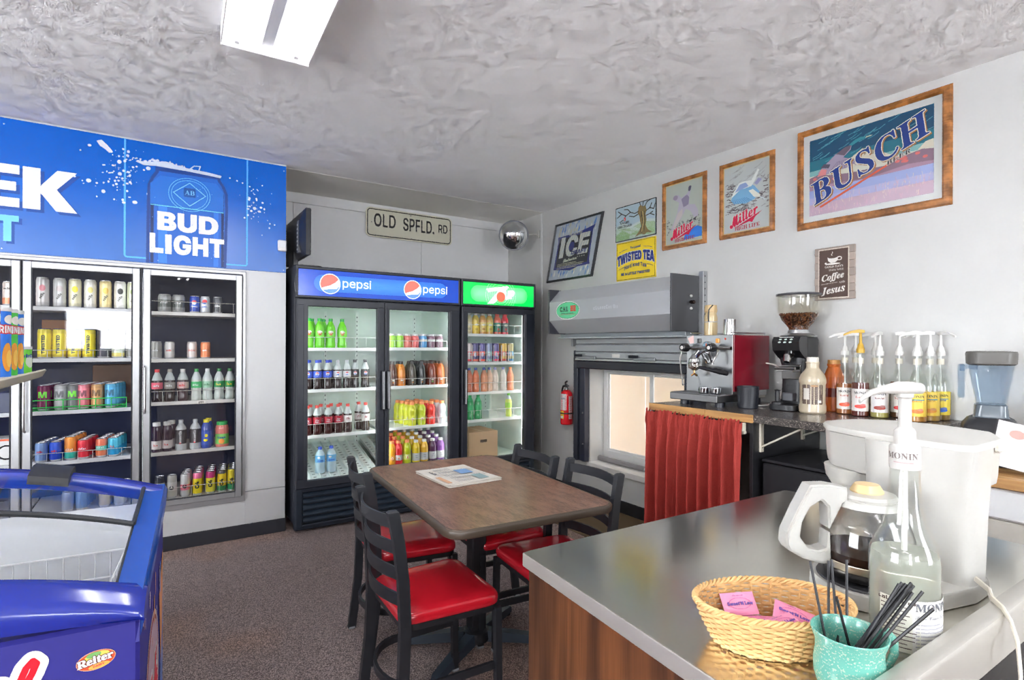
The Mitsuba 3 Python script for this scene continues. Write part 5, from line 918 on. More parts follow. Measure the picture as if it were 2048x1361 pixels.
# fire extinguisher on the right wall
fe = thing('fire_extinguisher', 'red fire extinguisher with white and yellow labels hanging beside the service window', 'fire extinguisher'); M = mat((3.205, 3.93, .672))
part(fe, 'cylinder', G().add(lathe([(0, 0), (.050, 0), (.056, .008), (.056, .27), (.050, .295), (.032, .315), (.018, .322), (0, .322)], 28), C(206, 24, 34)), 'm_gloss', M)
g = G(); cy = lambda a0, a1, z0, z1, col, l=1: wrap(g, sbox(a0 * .056, z0, a1 * .056, z1), .056, 0, col, l)
cy(rad(150), rad(228), .135, .285, C(226, 224, 222)); cy(rad(165), rad(215), .235, .25, C(160, 160, 170), 2); cy(rad(155), rad(204), .055, .128, C(236, 206, 50)); cy(rad(160), rad(196), .06, .082, C(226, 226, 226), 2); cy(rad(252), rad(292), .055, .265, C(222, 214, 214)); 
for k in range(9): cy(rad(257), rad(287), .07 + k * .02, .077 + k * .02, C(190, 120, 120), 2)
part(fe, 'label', g, 'm_satin', M)
part(fe, 'strap', G().add(lathe([(.0565, .100), (.0585, .101), (.0585, .110), (.0565, .111)], 28), C(20, 22, 20)), 'm_satin', M)
part(fe, 'valve', G().add(lathe([(0, .32), (.019, .32), (.019, .335), (.013, .34), (.013, .365), (0, .365)], 14), C(150, 150, 150)), 'm_steel', M)
part(fe, 'handle', G().add(loft([[[-.03, -.008, .362], [-.03, .008, .362], [-.03, .008, .366], [-.03, -.008, .366]], [[.02, -.010, .352], [.02, .010, .352], [.02, .010, .362], [.02, -.010, .362]]]), C(40, 42, 44)).add(tube([[.01, 0, .36], [-.02, -.01, .372], [-.04, -.03, .392], [-.045, -.06, .405]], .008, 6), C(44, 46, 48)).add(tube([[.01, 0, .35], [-.02, -.02, .352], [-.04, -.05, .362]], .007, 6), C(44, 46, 48)), 'm_satin', M)
part(fe, 'hose', G().add(tube([[0, .012, .35], [.0, .05, .352], [.0, .066, .32], [.0, .068, .22], [.0, .064, .14]], .008, 8), C(24, 24, 26)), 'm_satin', M)

# ---------------------------------------------------------------- dining table, newspaper, chairs
TR = rad(-4.4); MT = mat((1.262, 2.207, 0), TR)
tb = thing('dining_table', 'brown wood-grain cafe table with rounded corners in the middle of the shop', 'table')
q = rrect(.74, 1.15, .07, q=8)
part(tb, 'top', G().add(extr(q.buffer(-.006), .724, .7555)), 'm_table', MT)
ring = outline_ring(q.buffer(-.012), 120); nrm = np.roll(ring, -1, 0) - np.roll(ring, 1, 0); nrm = np.stack([nrm[:, 1], -nrm[:, 0]], 1); nrm /= np.linalg.norm(nrm, axis=1, keepdims=True)
part(tb, 'edge_band', G().add(loft([np.column_stack([ring + nrm * r, np.full(len(ring), z)]) for r, z in ((.0, .722), (.010, .724), (.0145, .732), (.0145, .746), (.011, .7535), (.004, .7565), (0, .7555))], (False, False)), C(66, 56, 46), 50), 'm_satin', MT)
part(tb, 'column', G().add(cbox(-.036, .036, -.036, .036, .05, .71, .006), C(26, 27, 30)), 'm_satin', MT)
part(tb, 'top_plate', G().add(cbox(-.15, .15, -.03, .03, .705, .722, .003), C(26, 27, 30)).add(cbox(-.03, .03, -.22, .22, .705, .722, .003), C(26, 27, 30)), 'm_satin', MT)
hub = part(tb, 'base_hub', G().add(lathe([(0, .03), (.06, .03), (.065, .04), (.06, .075), (.045, .085), (0, .085)], 20), C(24, 25, 28)), 'm_satin', MT)
for a in (-145, -28, 35, 152):
    ca = mat((1.262, 2.207, 0), TR + rad(a))
    part(tb, 'base_arm', G().add(loft([[[x, y, z] for y, z in ((-w, z0), (w, z0), (w * .8, z1), (-w * .8, z1))] for x, w, z0, z1 in ((.03, .03, .03, .078), (.18, .026, .022, .062), (.335, .022, .012, .040), (.345, .018, .014, .034))]), C(38, 48, 58), 25).add(lathe([(0, 0), (.018, 0), (.018, .012), (0, .012)], 10), C(20, 20, 22), M=mat((.32, 0, 0))), 'm_satin', ca)
# folded newspaper
nw = thing('newspaper', 'folded newspaper lying on the brown table', 'newspaper')
MN = mat((1.245, 2.365, .757), rad(2))
def sheet(w, d, z, col, seed):
    r = np.random.default_rng(seed); n = 14; xs, ys = np.meshgrid(np.linspace(-w / 2, w / 2, n), np.linspace(-d / 2, d / 2, n)); zz = z + .0012 * np.sin(xs * 25 + seed) * np.cos(ys * 18) + .0012
    top = np.stack([xs, ys, zz + .0015], -1).reshape(-1, 3); bot = top - [0, 0, .0022]; i = (np.arange(n - 1)[:, None] * n + np.arange(n - 1)).ravel(); f = np.vstack([np.stack([i, i + 1, i + n + 1], 1), np.stack([i, i + n + 1, i + n], 1)])
    return G().add((top, f), col).add((bot, f[:, ::-1]), col).add(cbox(-w / 2, w / 2, -d / 2, d / 2, z, z + .0018, 0), col)
for k, (w, d, dx, dy, rz) in enumerate(((.285, .35, 0, 0, 0), (.282, .342, .006, .004, 2), (.278, .338, -.004, .010, -1))):
    part(nw, 'section', sheet(w, d, .0005 + k * .0035, C(206, 200, 190), k), 'm_matte', MN @ mat((dx, dy, 0), rad(rz)))
g = G(); fr = Fr((-.004, .010, .0135), (math.cos(rad(90)), 1, 0), (-1, 0, 0)); ink = C(150, 148, 148)
fr.ink(g, txt('NEWS', .020, 800, 'serif', x=.06, y=.085), C(40, 40, 48), 1)
for k in range(5): fr.ink(g, lines(-.15 + k * .06, -.10 + k * .06, -.12 if k % 2 else -.02, .07, 14 if k % 2 else 7, .35, k), ink, 1)
fr.ink(g, sbox(-.02, -.09, .07, -.02), C(110, 140, 176), 1.5); fr.ink(g, sbox(-.15, -.1, -.06, -.045), C(130, 150, 150), 1.5); fr.ink(g, sbox(-.15, .10, -.02, .125), C(190, 150, 120), 1)
part(nw, 'print', g, 'm_matte', MN)
# ladder-back chairs
CH = C(28, 30, 34); SR = C(176, 22, 36)
def chair_parts():
    out = []
    for s in (-1, 1):
        y = s * .188
        out.append(('back_post', G().add(loft([[[x - .019, y - .0125, z], [x + .019, y - .0125, z], [x + .019, y + .0125, z], [x - .019, y + .0125, z]] for x, z in ((-.235, .006), (-.205, .25), (-.198, .44), (-.205, .60), (-.222, .74), (-.243, .844))] + [[[-.243 - .012, y - .009, .850], [-.243 + .012, y - .009, .850], [-.243 + .012, y + .009, .850], [-.243 - .012, y + .009, .850]]]), CH, 25).ply('m_satin')))
        out.append(('leg', G().add(loft([[[x - .0125, y - .0125, z], [x + .0125, y - .0125, z], [x + .0125, y + .0125, z], [x - .0125, y + .0125, z]] for x, z in ((.168, .006), (.160, .432))]), CH, 25).ply('m_satin')))
        for x in (-.235, .168): out.append(('foot_cap', G().add(cbox(x - .015, x + .015, y - .015, y + .015, 0, .012, .003), C(150, 152, 156)).ply('m_satin')))
    for k in range(4):
        z = .806 - k * .090; xb = float(np.interp(z, (.44, .60, .74, .862), (-.198, -.205, -.222, -.243))); h = .021
        pts = [(xb - .045 * math.cos(t * math.pi / 2), .186 * t) for t in np.linspace(-1, 1, 15)]
        out.append(('slat', G().add(loft([[[x - .004, y, z - h], [x + .004, y, z - h], [x + .004, y, z + h], [x - .004, y, z + h]] for x, y in pts]), CH, 30).ply('m_satin')))
    base = Polygon([(-.205, -.182), (.175, -.205), (.175, .205), (-.205, .182)]).buffer(-.05).buffer(.05, quad_segs=6); R = outline_ring(base, 72)
    def lay(s, z): return np.column_stack([R * s, np.full(len(R), z)])
    out.append(('seat', G().add(loft([lay(.97, .444), lay(1.0, .449), lay(1.012, .462), lay(1.0, .476), lay(.95, .486), lay(.80, .4925), lay(.5, .495), lay(.2, .496)]), SR, 50).ply('m_gloss')))
    out.append(('seat_frame', G().add(loft([lay(.95, .424), lay(.975, .424), lay(.975, .4445), lay(.95, .4445)]), C(24, 25, 28), 30).ply('m_satin')))
    pts = [(.165, -.182), (.05, -.18), (-.10, -.178)] + [(-.10 - .13 * math.cos(t), .178 * math.sin(t)) for t in np.linspace(-math.pi / 2 + .15, math.pi / 2 - .15, 15)] + [(-.10, .178), (.05, .18), (.165, .182)]
    out.append(('foot_ring', G().add(tube([[x, y, .215] for x, y in pts], 0, sec=[(-.006, -.014), (.006, -.014), (.006, .014), (-.006, .014)], up=[0, 0, 1]), CH, 40).ply('m_satin')))
    return out
chp = chair_parts()
for x, y, rz, l in ((.913, 1.902, -2, 'red seated black ladder-back chair nearest the camera, left of the table'), (1.033, 2.460, -6.5, 'red seated black ladder-back chair behind the nearest chair, left of the table'), (1.457, 1.909, 174.5, 'red seated black ladder-back chair right of the table, beside the steel counter'), (1.449, 2.350, 175.3, 'red seated black ladder-back chair at the far right of the table')):
    t = thing('dining_chair', l, 'chair', 'ladder-back chairs around the table')
    for n, d in chp: put(n, d, None, parent=t, M=mat((x, y, 0), rad(rz)))
# ---------------------------------------------------------------- ice cream freezer, front left
MF = mat((0.0, 1.845, 0), rad(-5)); FL, FD = 1.30, .31; FB = C(34, 40, 150)
fz = thing('ice_cream_freezer', 'blue ice cream chest freezer with curved sliding glass lids', 'freezer')
arc = lambda x: .115 * (1 - ((x + FL / 2) / (FL / 2)) ** 2)
def zr(y): return .80 + .12 * (y + FD) / (2 * FD)
xs = np.linspace(-FL, 0, 41)
scene['m_blue'] = pr(C(16, 34, 128), 0.14, 0.5, coat=0.6); scene['m_wrap'] = pr(C(38, 36, 116), 0.42, 0.5)
# body: four walls round the tub, a plinth below
g = G()
for b in ((-FL, 0, -.30, -.24, .10, .757), (-FL, 0, .24, .30, .10, .84), (-FL, -FL + .06, -.30, .30, .10, .74), (-.06, 0, -.30, .30, .10, .74), (-FL, 0, -.30, .30, .10, .25)): g.add(cbox(*b, .008))
part(fz, 'body', g, 'm_wrap', MF)
part(fz, 'plinth', G().add(cbox(-FL + .03, -.03, -.27, .27, .02, .10, .004), C(30, 30, 34)), 'm_satin', MF)
part(fz, 'tub', G().add(loft([[[-FL + .065, -.235, .26], [-.065, -.235, .26], [-.065, .238, .26], [-FL + .065, .238, .26]], [[-FL + .055, -.238, .790], [-.055, -.238, .790], [-.055, .240, .893], [-FL + .055, .240, .893]]], (True, False)), C(214, 216, 216), 10), 'm_matte', MF)
# front rim: a fat rounded lip that follows the arch
def lip(x, k):
    a = arc(x) * (.85); e = 1.0
    P = [(-.235, .806), (-.255, .818), (-.285, .816), (-.318, .800), (-.336, .790), (-.340, .776), (-.330, .764), (-.300, .758), (-.24, .764)]
    w = [1, 1, 1, .95, .82, .6, .32, .28, .4]
    return [[x, y, z + a * q] for (y, z), q in zip(P, w)]
rg = [lip(x, 0) for x in xs]; rg[-1] = [[0.012, y * .96 - .010, z - (.006 if z > .75 else -.01)] for _, y, z in lip(0, 0)]; rg.insert(-1, lip(.002, 0)); rg[-2] = [[.002, y, z] for _, y, z in lip(0, 0)]
part(fz, 'front_rim', G().add(loft(rg), smooth=50), 'm_blue', MF)
rg = [[[x, y, z + arc(x)] for y, z in ((.262, .905), (.268, .925), (.30, .930), (.318, .915), (.318, .885), (.30, .87), (.265, .88))] for x in xs]
part(fz, 'back_rim', G().add(loft(rg), smooth=50), 'm_blue', MF)
for sx, nm in ((0, 1), (-FL, -1)):
    rg = [[[sx + nm * .008, y, zr(y) - .06], [sx + nm * .012, y, zr(y) - .008], [sx + nm * .004, y, zr(y) + .010], [sx - nm * .030, y, zr(y) + .012], [sx - nm * .048, y, zr(y) + .018], [sx - nm * .052, y, zr(y) - .02], [sx - nm * .052, y, zr(y) - .09], [sx, y, zr(y) - .10]] for y in np.linspace(-.285, .315, 12)]
    part(fz, 'side_rail', G().add(loft(rg), C(30, 70, 150), 40), 'm_gloss', MF)
    part(fz, 'end_panel', G().add(loft([[[sx - nm * .03, y, z] for y, z in ((-.30, .70), (.30, .70), (.31, .90), (-.29, .765))], [[sx, y, z] for y, z in ((-.30, .70), (.30, .70), (.31, .90), (-.29, .765))]])), 'm_wrap', MF)
# two curved sliding lids with black edges
def lid_sheet(y0, y1, dz, off=0.0, xa=-FL + .05, xb=-.05):
    X = np.linspace(xa, xb, 33); Y = np.linspace(y0, y1, 5)
    v = np.array([[x, y, zr(y) + arc(x) + dz + off] for y in Y for x in X]); n = len(X); i = (np.arange(4)[:, None] * n + np.arange(n - 1)).ravel()
    return v, np.vstack([np.stack([i, i + 1, i + n + 1], 1), np.stack([i, i + n + 1, i + n], 1)])
for k, (y0, y1, dz) in enumerate(((.03, .268, .006), (-.245, .055, -.008))):
    ld = part(fz, 'lid', G().add(lid_sheet(y0, y1, dz), smooth=60), 'm_pane', MF)
    g = G()
    for yy in ((y0,) if k == 0 else (y1,)): g.add(tube([[x, yy, zr(yy) + arc(x) + dz] for x in np.linspace(-FL + .05, -.05, 33)], .007, 6), C(26, 28, 30))
    for xx in (-.05, -FL + .05): g.add(tube([[xx, y, zr(y) + arc(xx) + dz] for y in np.linspace(y0, y1, 5)], .006, 6), C(26, 28, 30))
    part(ld, 'gasket', g, 'm_satin', MF)
part(fz, 'lid_handle', G().add(loft([[[x, .225, .902 + arc(x)], [x, .235, .925 + arc(x)], [x, .29, .945 + arc(x)], [x, .325, .945 + arc(x)], [x, .33, .925 + arc(x)], [x, .29, .925 + arc(x)]] for x in np.linspace(-.33, -.235, 6)]), C(24, 25, 28), 20), 'm_satin', MF)
part(fz, 'lid_handle', G().add(loft([[[x, -.215, .815 + arc(x)], [x, -.16, .855 + arc(x)], [x, -.15, .85 + arc(x)], [x, -.205, .808 + arc(x)]] for x in np.linspace(-.62, -.40, 6)]), C(232, 232, 230), 20), 'm_satin', MF)
# wire baskets inside
for xa, xb in ((-.62, -.09), (-1.22, -.66)):
    g = G(); z1, z0 = .765, .45
    for z in np.linspace(z0, z1, 5): g.add(tube([[xa, -.21, z], [xb, -.21, z], [xb, .21, z], [xa, .21, z]], .003, 5, closed=True), C(226, 226, 224))
    for x in np.linspace(xa, xb, 15): g.add(tube([[x, -.21, z1], [x, -.21, z0], [x, .21, z0], [x, .21, z1]], .002, 4), C(226, 226, 224))
    for y in np.linspace(-.21, .21, 9): g.add(tube([[xa, y, z1], [xa, y, z0], [xb, y, z0], [xb, y, z1]], .002, 4), C(226, 226, 224))
    put('wire_basket', g, 'm_satin', 'white wire basket hanging inside the ice cream freezer, ' + ('right of two' if xb > -.1 else 'left of two'), 'basket', M=MF)
# prints on the freezer
g = G(); fr = Fr((0, -.3004, 0), (1, 0, 0), (0, 0, 1)); cx, cz = -.082, .679
o = ell(.037, .0215, cx, cz, 10); fr.ink(g, o, C(226, 160, 130), 1); fr.ink(g, o.buffer(-.0018), C(206, 70, 40), 2); fr.ink(g, ell(.024, .011, cx + .002, cz + .008, 10), C(206, 200, 90), 3); fr.ink(g, ell(.014, .006, cx - .004, cz + .013, 10), C(110, 160, 90), 3.5); fr.ink(g, ell(.020, .006, cx + .006, cz - .013, 10), C(232, 170, 80), 3)
rt = txt('Reiter', .017, 800, 'serif', sx=1.06, sh=.1, rot=11, x=cx, y=cz - .006).buffer(.0008); fr.ink(g, rt.buffer(.001), C(90, 30, 20), 4); fr.ink(g, rt, W, 5); fr.ink(g, affinity.translate(affinity.rotate(txt('DAIRY', .005, 800, rot=0), 11, origin=(0, 0)), cx + .006, cz - .0145), C(226, 60, 70), 4)
part(fz, 'oval_sticker', g, 'm_satin', MF, label='oval dairy sticker')
g = G(); RD2 = C(206, 16, 36)
th = shapely.union_all([LineString([(-.33, .51), (-.30, .56), (-.272, .604), (-.268, .612)]).buffer(.009), LineString([(-.325, .588), (-.29, .592), (-.255, .600)]).buffer(.007), LineString([(-.288, .50), (-.262, .53), (-.235, .585), (-.214, .628), (-.207, .648), (-.213, .655), (-.224, .642), (-.240, .60), (-.262, .54), (-.268, .51)]).buffer(.0065), LineString([(-.262, .53), (-.24, .575), (-.224, .582), (-.218, .572), (-.232, .53), (-.228, .518), (-.212, .525)]).buffer(.0075)])
th = affinity.translate(th, .020, .052); fr.ink(g, th.buffer(.015), W, 1); fr.ink(g, th, RD2, 2); fr.ink(g, LineString([(-.58, .57), (-.50, .65), (-.45, .61), (-.42, .65), (-.36, .59), (-.32, .64)]).buffer(.020), W, 1); fr.ink(g, LineString([(-.58, .57), (-.50, .65), (-.45, .61), (-.42, .65), (-.36, .59), (-.32, .64)]).buffer(.008), RD2, 2)
part(fz, 'script_lettering', g, 'm_satin', MF)
g = G(); fr = Fr((.0004, 0, 0), (0, 1, 0), (0, 0, 1)); rr = random.Random(2)
sw = ell(.17, .20, -.01, .44, 0, 24); fr.ink(g, sw, C(214, 190, 190), 1); fr.ink(g, sw.buffer(-.014), C(150, 70, 84), 2); fr.ink(g, sw.buffer(-.026), C(190, 160, 176), 3)
sc = affinity.translate(affinity.rotate(txt('th', .16, 700, 'script', sx=1.2, px=96).buffer(.006), 10, origin=(0, 0)), -.01, .36); fr.ink(g, sc.buffer(.012), W, 4); fr.ink(g, sc, C(190, 40, 60), 5)
for k in range(22):
    y, z = rr.uniform(-.27, .29), rr.uniform(.16, .72); l = rr.uniform(.02, .09); fr.ink(g, stroke([(y, z), (y + rr.uniform(-.01, .01), z + l)], rr.uniform(.008, .02)).intersection(sbox(-.29, .11, .29, .735)), rr.choice((C(196, 130, 110), C(120, 90, 160), C(206, 140, 90), C(90, 130, 206), C(214, 196, 200))), 3.5)
fr.ink(g, Polygon([(.20, .12), (.29, .12), (.29, .55), (.25, .70), (.215, .5)]), C(110, 140, 210), 2.5); fr.ink(g, Polygon([(.16, .62), (.24, .70), (.28, .73), (.27, .50), (.22, .38)]), C(206, 140, 96), 3)
part(fz, 'side_print', g, 'm_satin', MF)
fr = Fr((.0088, 0, 0), (0, 1, 0), (0, 0, 1)); g = G(); fr.ink(g, Polygon([(-.12, .80), (.27, .872), (.28, .885), (.2, .885), (.0, .85)]), C(190, 206, 232), 1); part(fz, 'rail_print', g, 'm_satin', MF)

# ---------------------------------------------------------------- snack shelf at the left edge
gd = thing('snack_gondola', 'beige snack shelf cut by the left edge of the photo', 'shelf rack'); BG = C(206, 198, 176)
part(gd, 'shelf', G().add(yz(Polygon([(-.85, 1.272), (-.43, 1.262), (-.408, 1.255), (-.395, 1.262), (-.382, 1.288), (-.388, 1.293), (-.402, 1.268), (-.43, 1.276), (-.85, 1.286)]), 2.10, 3.02), BG, 25), 'm_satin')
part(gd, 'bracket', G().add(cbox(-.85, -.55, 3.0, 3.012, 1.20, 1.275, .002), BG), 'm_satin'); part(gd, 'bracket', G().add(cbox(-.85, -.55, 2.11, 2.122, 1.20, 1.275, .002), BG), 'm_satin')
part(gd, 'back_panel', G().add(cbox(-.88, -.85, 2.32, 3.02, .02, 1.70, .004), BG), 'm_satin'); part(gd, 'base', G().add(cbox(-.88, -.62, 2.32, 3.02, 0, .14, .004), BG), 'm_satin')
def chips(col, h=.247, r=.0375):
    g = G(); lathe_c(g, [(0, 0), (r, 0), (r, .006), (r, h * .55), (r, h - .014)], [SILVER, SILVER, col, col], 24)
    wrap(g, ell(.018, .05, 0, h * .30, q=8), r, -.55, C(236, 160, 60), 1); wrap(g, ell(.012, .03, .006, h * .28, q=6), r, -.55, C(250, 200, 90), 2)
    p = txt('PRINGLES', .026, 900, sx=.62, px=48); wrap(g, affinity.translate(p, 0, h * .64), r, -.15, W, 2); wrap(g, affinity.translate(p.buffer(.003), 0, h * .64), r, -.15, RED, 1)
    wrap(g, ell(.020, .016, 0, h * .83), r, -.35, C(236, 232, 226), 1)
    l = lathe_c(G(), [(r, h - .014), (r + .0012, h - .013), (r + .0012, h), (r - .003, h + .001), (r - .004, h - .002), (0, h - .002)], [C(226, 226, 226)] * 5, 24)
    return [('body', g.ply('m_satin')), ('lid', l.ply('m_satin'))]
for y, c, l in ((2.26, C(226, 120, 40), 'orange chip tube cut by the left edge of the photo'), (2.385, C(176, 50, 70), 'red chip tube, second from the left edge'), (2.55, C(40, 110, 206), 'blue chip tube in the middle of the snack shelf'), (2.66, C(70, 180, 70), 'green chip tube behind the blue chip tube'), (2.77, C(50, 120, 210), 'light blue chip tube, last of the tall tubes')): place(chips(c), 'chip_tube', -.455, y, 1.2785, l, 'chip tube')
q = G(); lathe_c(q, [(0, 0), (.037, 0), (.037, .098)], [SILVER, C(110, 200, 60)], 24); wrap(q, ell(.02, .025, 0, .05), .037, -.4, C(226, 236, 220), 1); wrap(q, affinity.translate(marks(6, .014), 0, .066), .037, -.4, C(40, 60, 140), 2)
t = thing('chip_tube', 'short green chip tube at the right end of the snack shelf', 'chip tube'); put('body', q.ply('m_satin'), None, parent=t, M=mat((-.45, 2.905, 1.2785))); put('lid', lathe_c(G(), [(.037, .098), (.0385, .099), (.0385, .110), (0, .111)], [W] * 3, 24).ply('m_satin'), None, parent=t, M=mat((-.45, 2.905, 1.2785)))
# ---------------------------------------------------------------- coffee shelf along the right wall
ZS = 1.045; XF = 2.60
cs = thing('coffee_shelf', 'dark speckled counter shelf with a wooden front strip along the right wall', 'counter')
part(cs, 'top', G().add(cbox(XF, XR - .002, .98, 2.36, ZS - .04, ZS, .002)), 'm_granite')
st = part(cs, 'front_strip', G().add(cbox(XF - .008, XF, 1.955, 2.365, ZS - .042, ZS + .001, .001)), 'm_butcher'); part(cs, 'front_strip', G().add(cbox(XF - .0075, XF, 1.66, 1.953, ZS - .042, ZS + .0005, .001)), 'm_butcher')
part(cs, 'side_panel', G().add(cbox(XF + .005, XR - .002, 2.335, 2.355, 0, ZS - .04, .001)), 'm_granite')
part(cs, 'end_panel', G().add(cbox(XF + .01, XR - .002, 1.668, 1.688, 0, ZS - .04, .001), C(22, 22, 25)), 'm_satin')
part(cs, 'inner_rail', G().add(cbox(XF + .02, XF + .06, 1.69, 2.335, ZS - .10, ZS - .04, .001), C(70, 66, 66)), 'm_satin')
IV = C(226, 220, 202)
for x, big in ((2.675, 1), (3.08, 0)):
    b = part(cs, 'bracket', G().add(cbox(x - .014, x + .014, 1.655, 1.668, .845 if big else .875, ZS - .042, .002), IV).add(cbox(x - .014, x + .014, 1.40, 1.668, ZS - .048, ZS - .042, .001), IV).add(tube([[x, 1.655, .875 if big else .90], [x, 1.45, ZS - .052]], 0, sec=[(-.009, -.004), (.009, -.004), (.009, .004), (-.009, .004)]), IV), 'm_satin')
    for z in (.87, .99): part(b, 'screw', G().add(lathe([(0, 0), (.004, 0), (.003, .002), (0, .002)], 8), C(120, 110, 96), M=mat((x, 1.655, z), rx=rad(90))), 'm_steel')
part(cs, 'rod_bracket', G().add(cbox(XF - .03, XF + .0, 1.700, 1.716, ZS - .105, ZS - .045, .003), IV).add(cbox(XF - .034, XF - .01, 1.69, 1.80, ZS - .100, ZS - .086, .003), IV), 'm_satin')
# gathered red curtain on a rod under the shelf
cu = thing('red_curtain', 'gathered red fabric curtain hanging under the coffee shelf', 'curtain')
n, m = 260, 40; t = np.linspace(0, 1, n); hz = np.linspace(0, 1, m); rr = np.random.default_rng(7)
ph = np.cumsum(rr.uniform(.6, 1.6, n)); ph = ph / ph[-1] * 2 * np.pi * 9; ph2 = np.cumsum(rr.uniform(.5, 1.5, n)); ph2 = ph2 / ph2[-1] * 2 * np.pi * 30
V = np.zeros((m, n, 3)); y0 = 2.355; y1 = 1.70
for i, h in enumerate(hz):
    low = min(1, h * 5); fold = np.sin(ph + .5 * np.sin(h * 3 + t * 9)) * (.006 + .033 * low) + np.sin(ph2 + h * 2) * (.007 * (1 - low) + .002)
    z = 1.010 - h * .93; ruff = .010 * np.sin(ph2 * .9) * (1 if h < .02 else 0)
    gather = -.010 if .05 < h < .09 else 0.0
    yy = y0 + .018 * h + (y1 - .01 - .03 * h - y0) * t + .006 * np.cos(ph) * low
    V[i] = np.stack([2.548 + fold * 1.0 + gather * .6 - .012 * h, yy, np.full(n, z) + ruff], -1)
i = (np.arange(m - 1)[:, None] * n + np.arange(n - 1)).ravel(); f = np.vstack([np.stack([i, i + n, i + n + 1], 1), np.stack([i, i + n + 1, i + 1], 1)])
part(cu, 'fabric', G().add((V.reshape(-1, 3), f), smooth=80), 'm_curtain')
part(cu, 'rod', G().add(tube([[2.587, 2.334, .955], [2.587, 1.70, .955]], .005, 8), IV), 'm_satin')
# mini fridge under the shelf
mf = thing('mini_fridge', 'black compact fridge standing under the coffee shelf beyond the steel counter', 'fridge')
part(mf, 'cabinet', G().add(cbox(2.70, 3.20, 1.12, 1.645, .03, .80, .006), C(20, 20, 23)), 'm_satin'); part(mf, 'top', G().add(cbox(2.655, 3.20, 1.115, 1.65, .80, .815, .005), C(26, 26, 30)), 'm_satin')
part(mf, 'door', G().add(cbox(2.655, 2.695, 1.12, 1.645, .05, .795, .008), C(20, 20, 23)), 'm_satin')
for y in (1.17, 1.60): part(mf, 'foot', G().add(lathe([(0, 0), (.02, 0), (.02, .03), (0, .03)], 10), C(30, 30, 30), M=mat((2.74, y, 0))).add(lathe([(0, 0), (.02, 0), (.02, .03), (0, .03)], 10), C(30, 30, 30), M=mat((3.15, y, 0))), 'm_satin')

# ---------------------------------------------------------------- espresso machine
em_ = thing('espresso_machine', 'chrome espresso machine with dark red side panels on the coffee shelf', 'espresso machine')
SS = C(196, 197, 198)
part(em_, 'body', G().add(cbox(2.846, 3.20, 1.952, 2.268, 1.10, 1.468, .003), SS), 'm_steel')
part(em_, 'front_plate', G().add(cbox(2.838, 2.847, 1.946, 2.276, 1.118, 1.470, .002), C(164, 166, 166)), 'm_chrome2')
for y in (1.940, 2.270): part(em_, 'side_panel', G().add(cbox(2.846, 3.205, y, y + .012, 1.135, 1.470, .002), C(112, 18, 32)), 'm_gloss')
part(em_, 'lower_skirt', G().add(cbox(2.86, 3.19, 1.955, 2.265, 1.085, 1.137, .003), C(190, 186, 176)), 'm_satin')
part(em_, 'drip_tray', G().add(cbox(2.690, 2.90, 1.945, 2.285, 1.075, 1.118, .004), C(150, 150, 150)), 'm_steel')
g = G()
for k in range(15): g.add(cbox(2.70 + k * .0095, 2.7035 + k * .0095, 1.955, 2.275, 1.1175, 1.1215, .0008), C(150, 150, 150))
part(em_, 'drip_grate', g, 'm_steel')
for x in (2.77, 3.14):
    for y in (1.985, 2.235): part(em_, 'foot', G().add(lathe([(0, 0), (.026, 0), (.024, .036), (0, .036)], 14), C(24, 26, 34), M=mat((x, y, ZS))), 'm_satin')
RX = mat(ry=rad(-90))     # local z -> -x (out of the front)
def out(y, z, x=2.838): return mat((x, y, z), ry=rad(-90))
part(em_, 'steam_pipe', G().add(tube([[2.80, 2.30, 1.392], [2.80, 1.93, 1.392]], .010, 10), C(214, 214, 210)), 'm_chrome')
for y, x in ((2.24, 2.80), (2.045, 2.80)):
    k = part(em_, 'steam_knob', G().add(lathe([(0, 0), (.023, 0), (.026, .006), (.025, .03), (.021, .05), (.015, .053), (0, .053)], 20), C(18, 18, 20), M=out(y, 1.394, x)), 'm_gloss')
    part(k, 'cap', G().add(lathe([(0, 0), (.012, 0), (.011, .002), (0, .003)], 14), C(214, 210, 206), M=out(y, 1.394, x - .053)), 'm_satin')
ga = part(em_, 'pressure_gauge', G().add(lathe([(0, 0), (.030, 0), (.031, .014), (.027, .017), (.026, .013), (0, .013)], 24), C(214, 212, 206), M=out(2.118, 1.402)), 'm_chrome')
part(ga, 'dial', G().add(lathe([(0, .0135), (.026, .0135), (.026, .0139), (0, .0139)], 24), C(120, 150, 166), M=out(2.118, 1.402)).add(cbox(2.8225, 2.8236, 2.115, 2.121, 1.388, 1.42, 0), C(206, 90, 40)), 'm_satin')
for y, c in ((2.178, C(24, 24, 26)), (2.045, C(240, 160, 40))): part(em_, 'switch', G().add(cbox(2.828, 2.839, y - .012, y + .012, 1.422, 1.450, .003), c), 'm_gloss')
part(em_, 'pilot_light', G().add(lathe([(0, 0), (.006, 0), (.004, .004), (0, .005)], 10), C(200, 60, 40), M=out(1.995, 1.447)), 'm_gloss')
part(em_, 'sticker', G().add(extr(Polygon([(0, 0), (.045, .02), (.05, -.03), (.02, -.035)]), 0, .0006), C(240, 206, 200), M=Fr((2.8372, 2.268, 1.452), (0, -1, 0), (0, 0, 1)).M), 'm_satin')
gh = part(em_, 'group_head', G().add(lathe([(0, 0), (.036, 0), (.038, .012), (.034, .018), (.034, .034), (.024, .042), (.018, .060), (0, .060)], 24), C(206, 206, 204), M=mat((2.772, 2.165, 1.290))), 'm_chrome')
for s in (-1, 1): part(gh, 'bell_pipe', G().add(tube([[2.836, 2.10 + s * .02, 1.30], [2.80, 2.105 + s * .025, 1.36], [2.775, 2.12 + s * .02, 1.372], [2.77, 2.14 + s * .012, 1.355], [2.77, 2.155 + s * .008, 1.33]], .009, 8), C(206, 206, 206)), 'm_chrome')
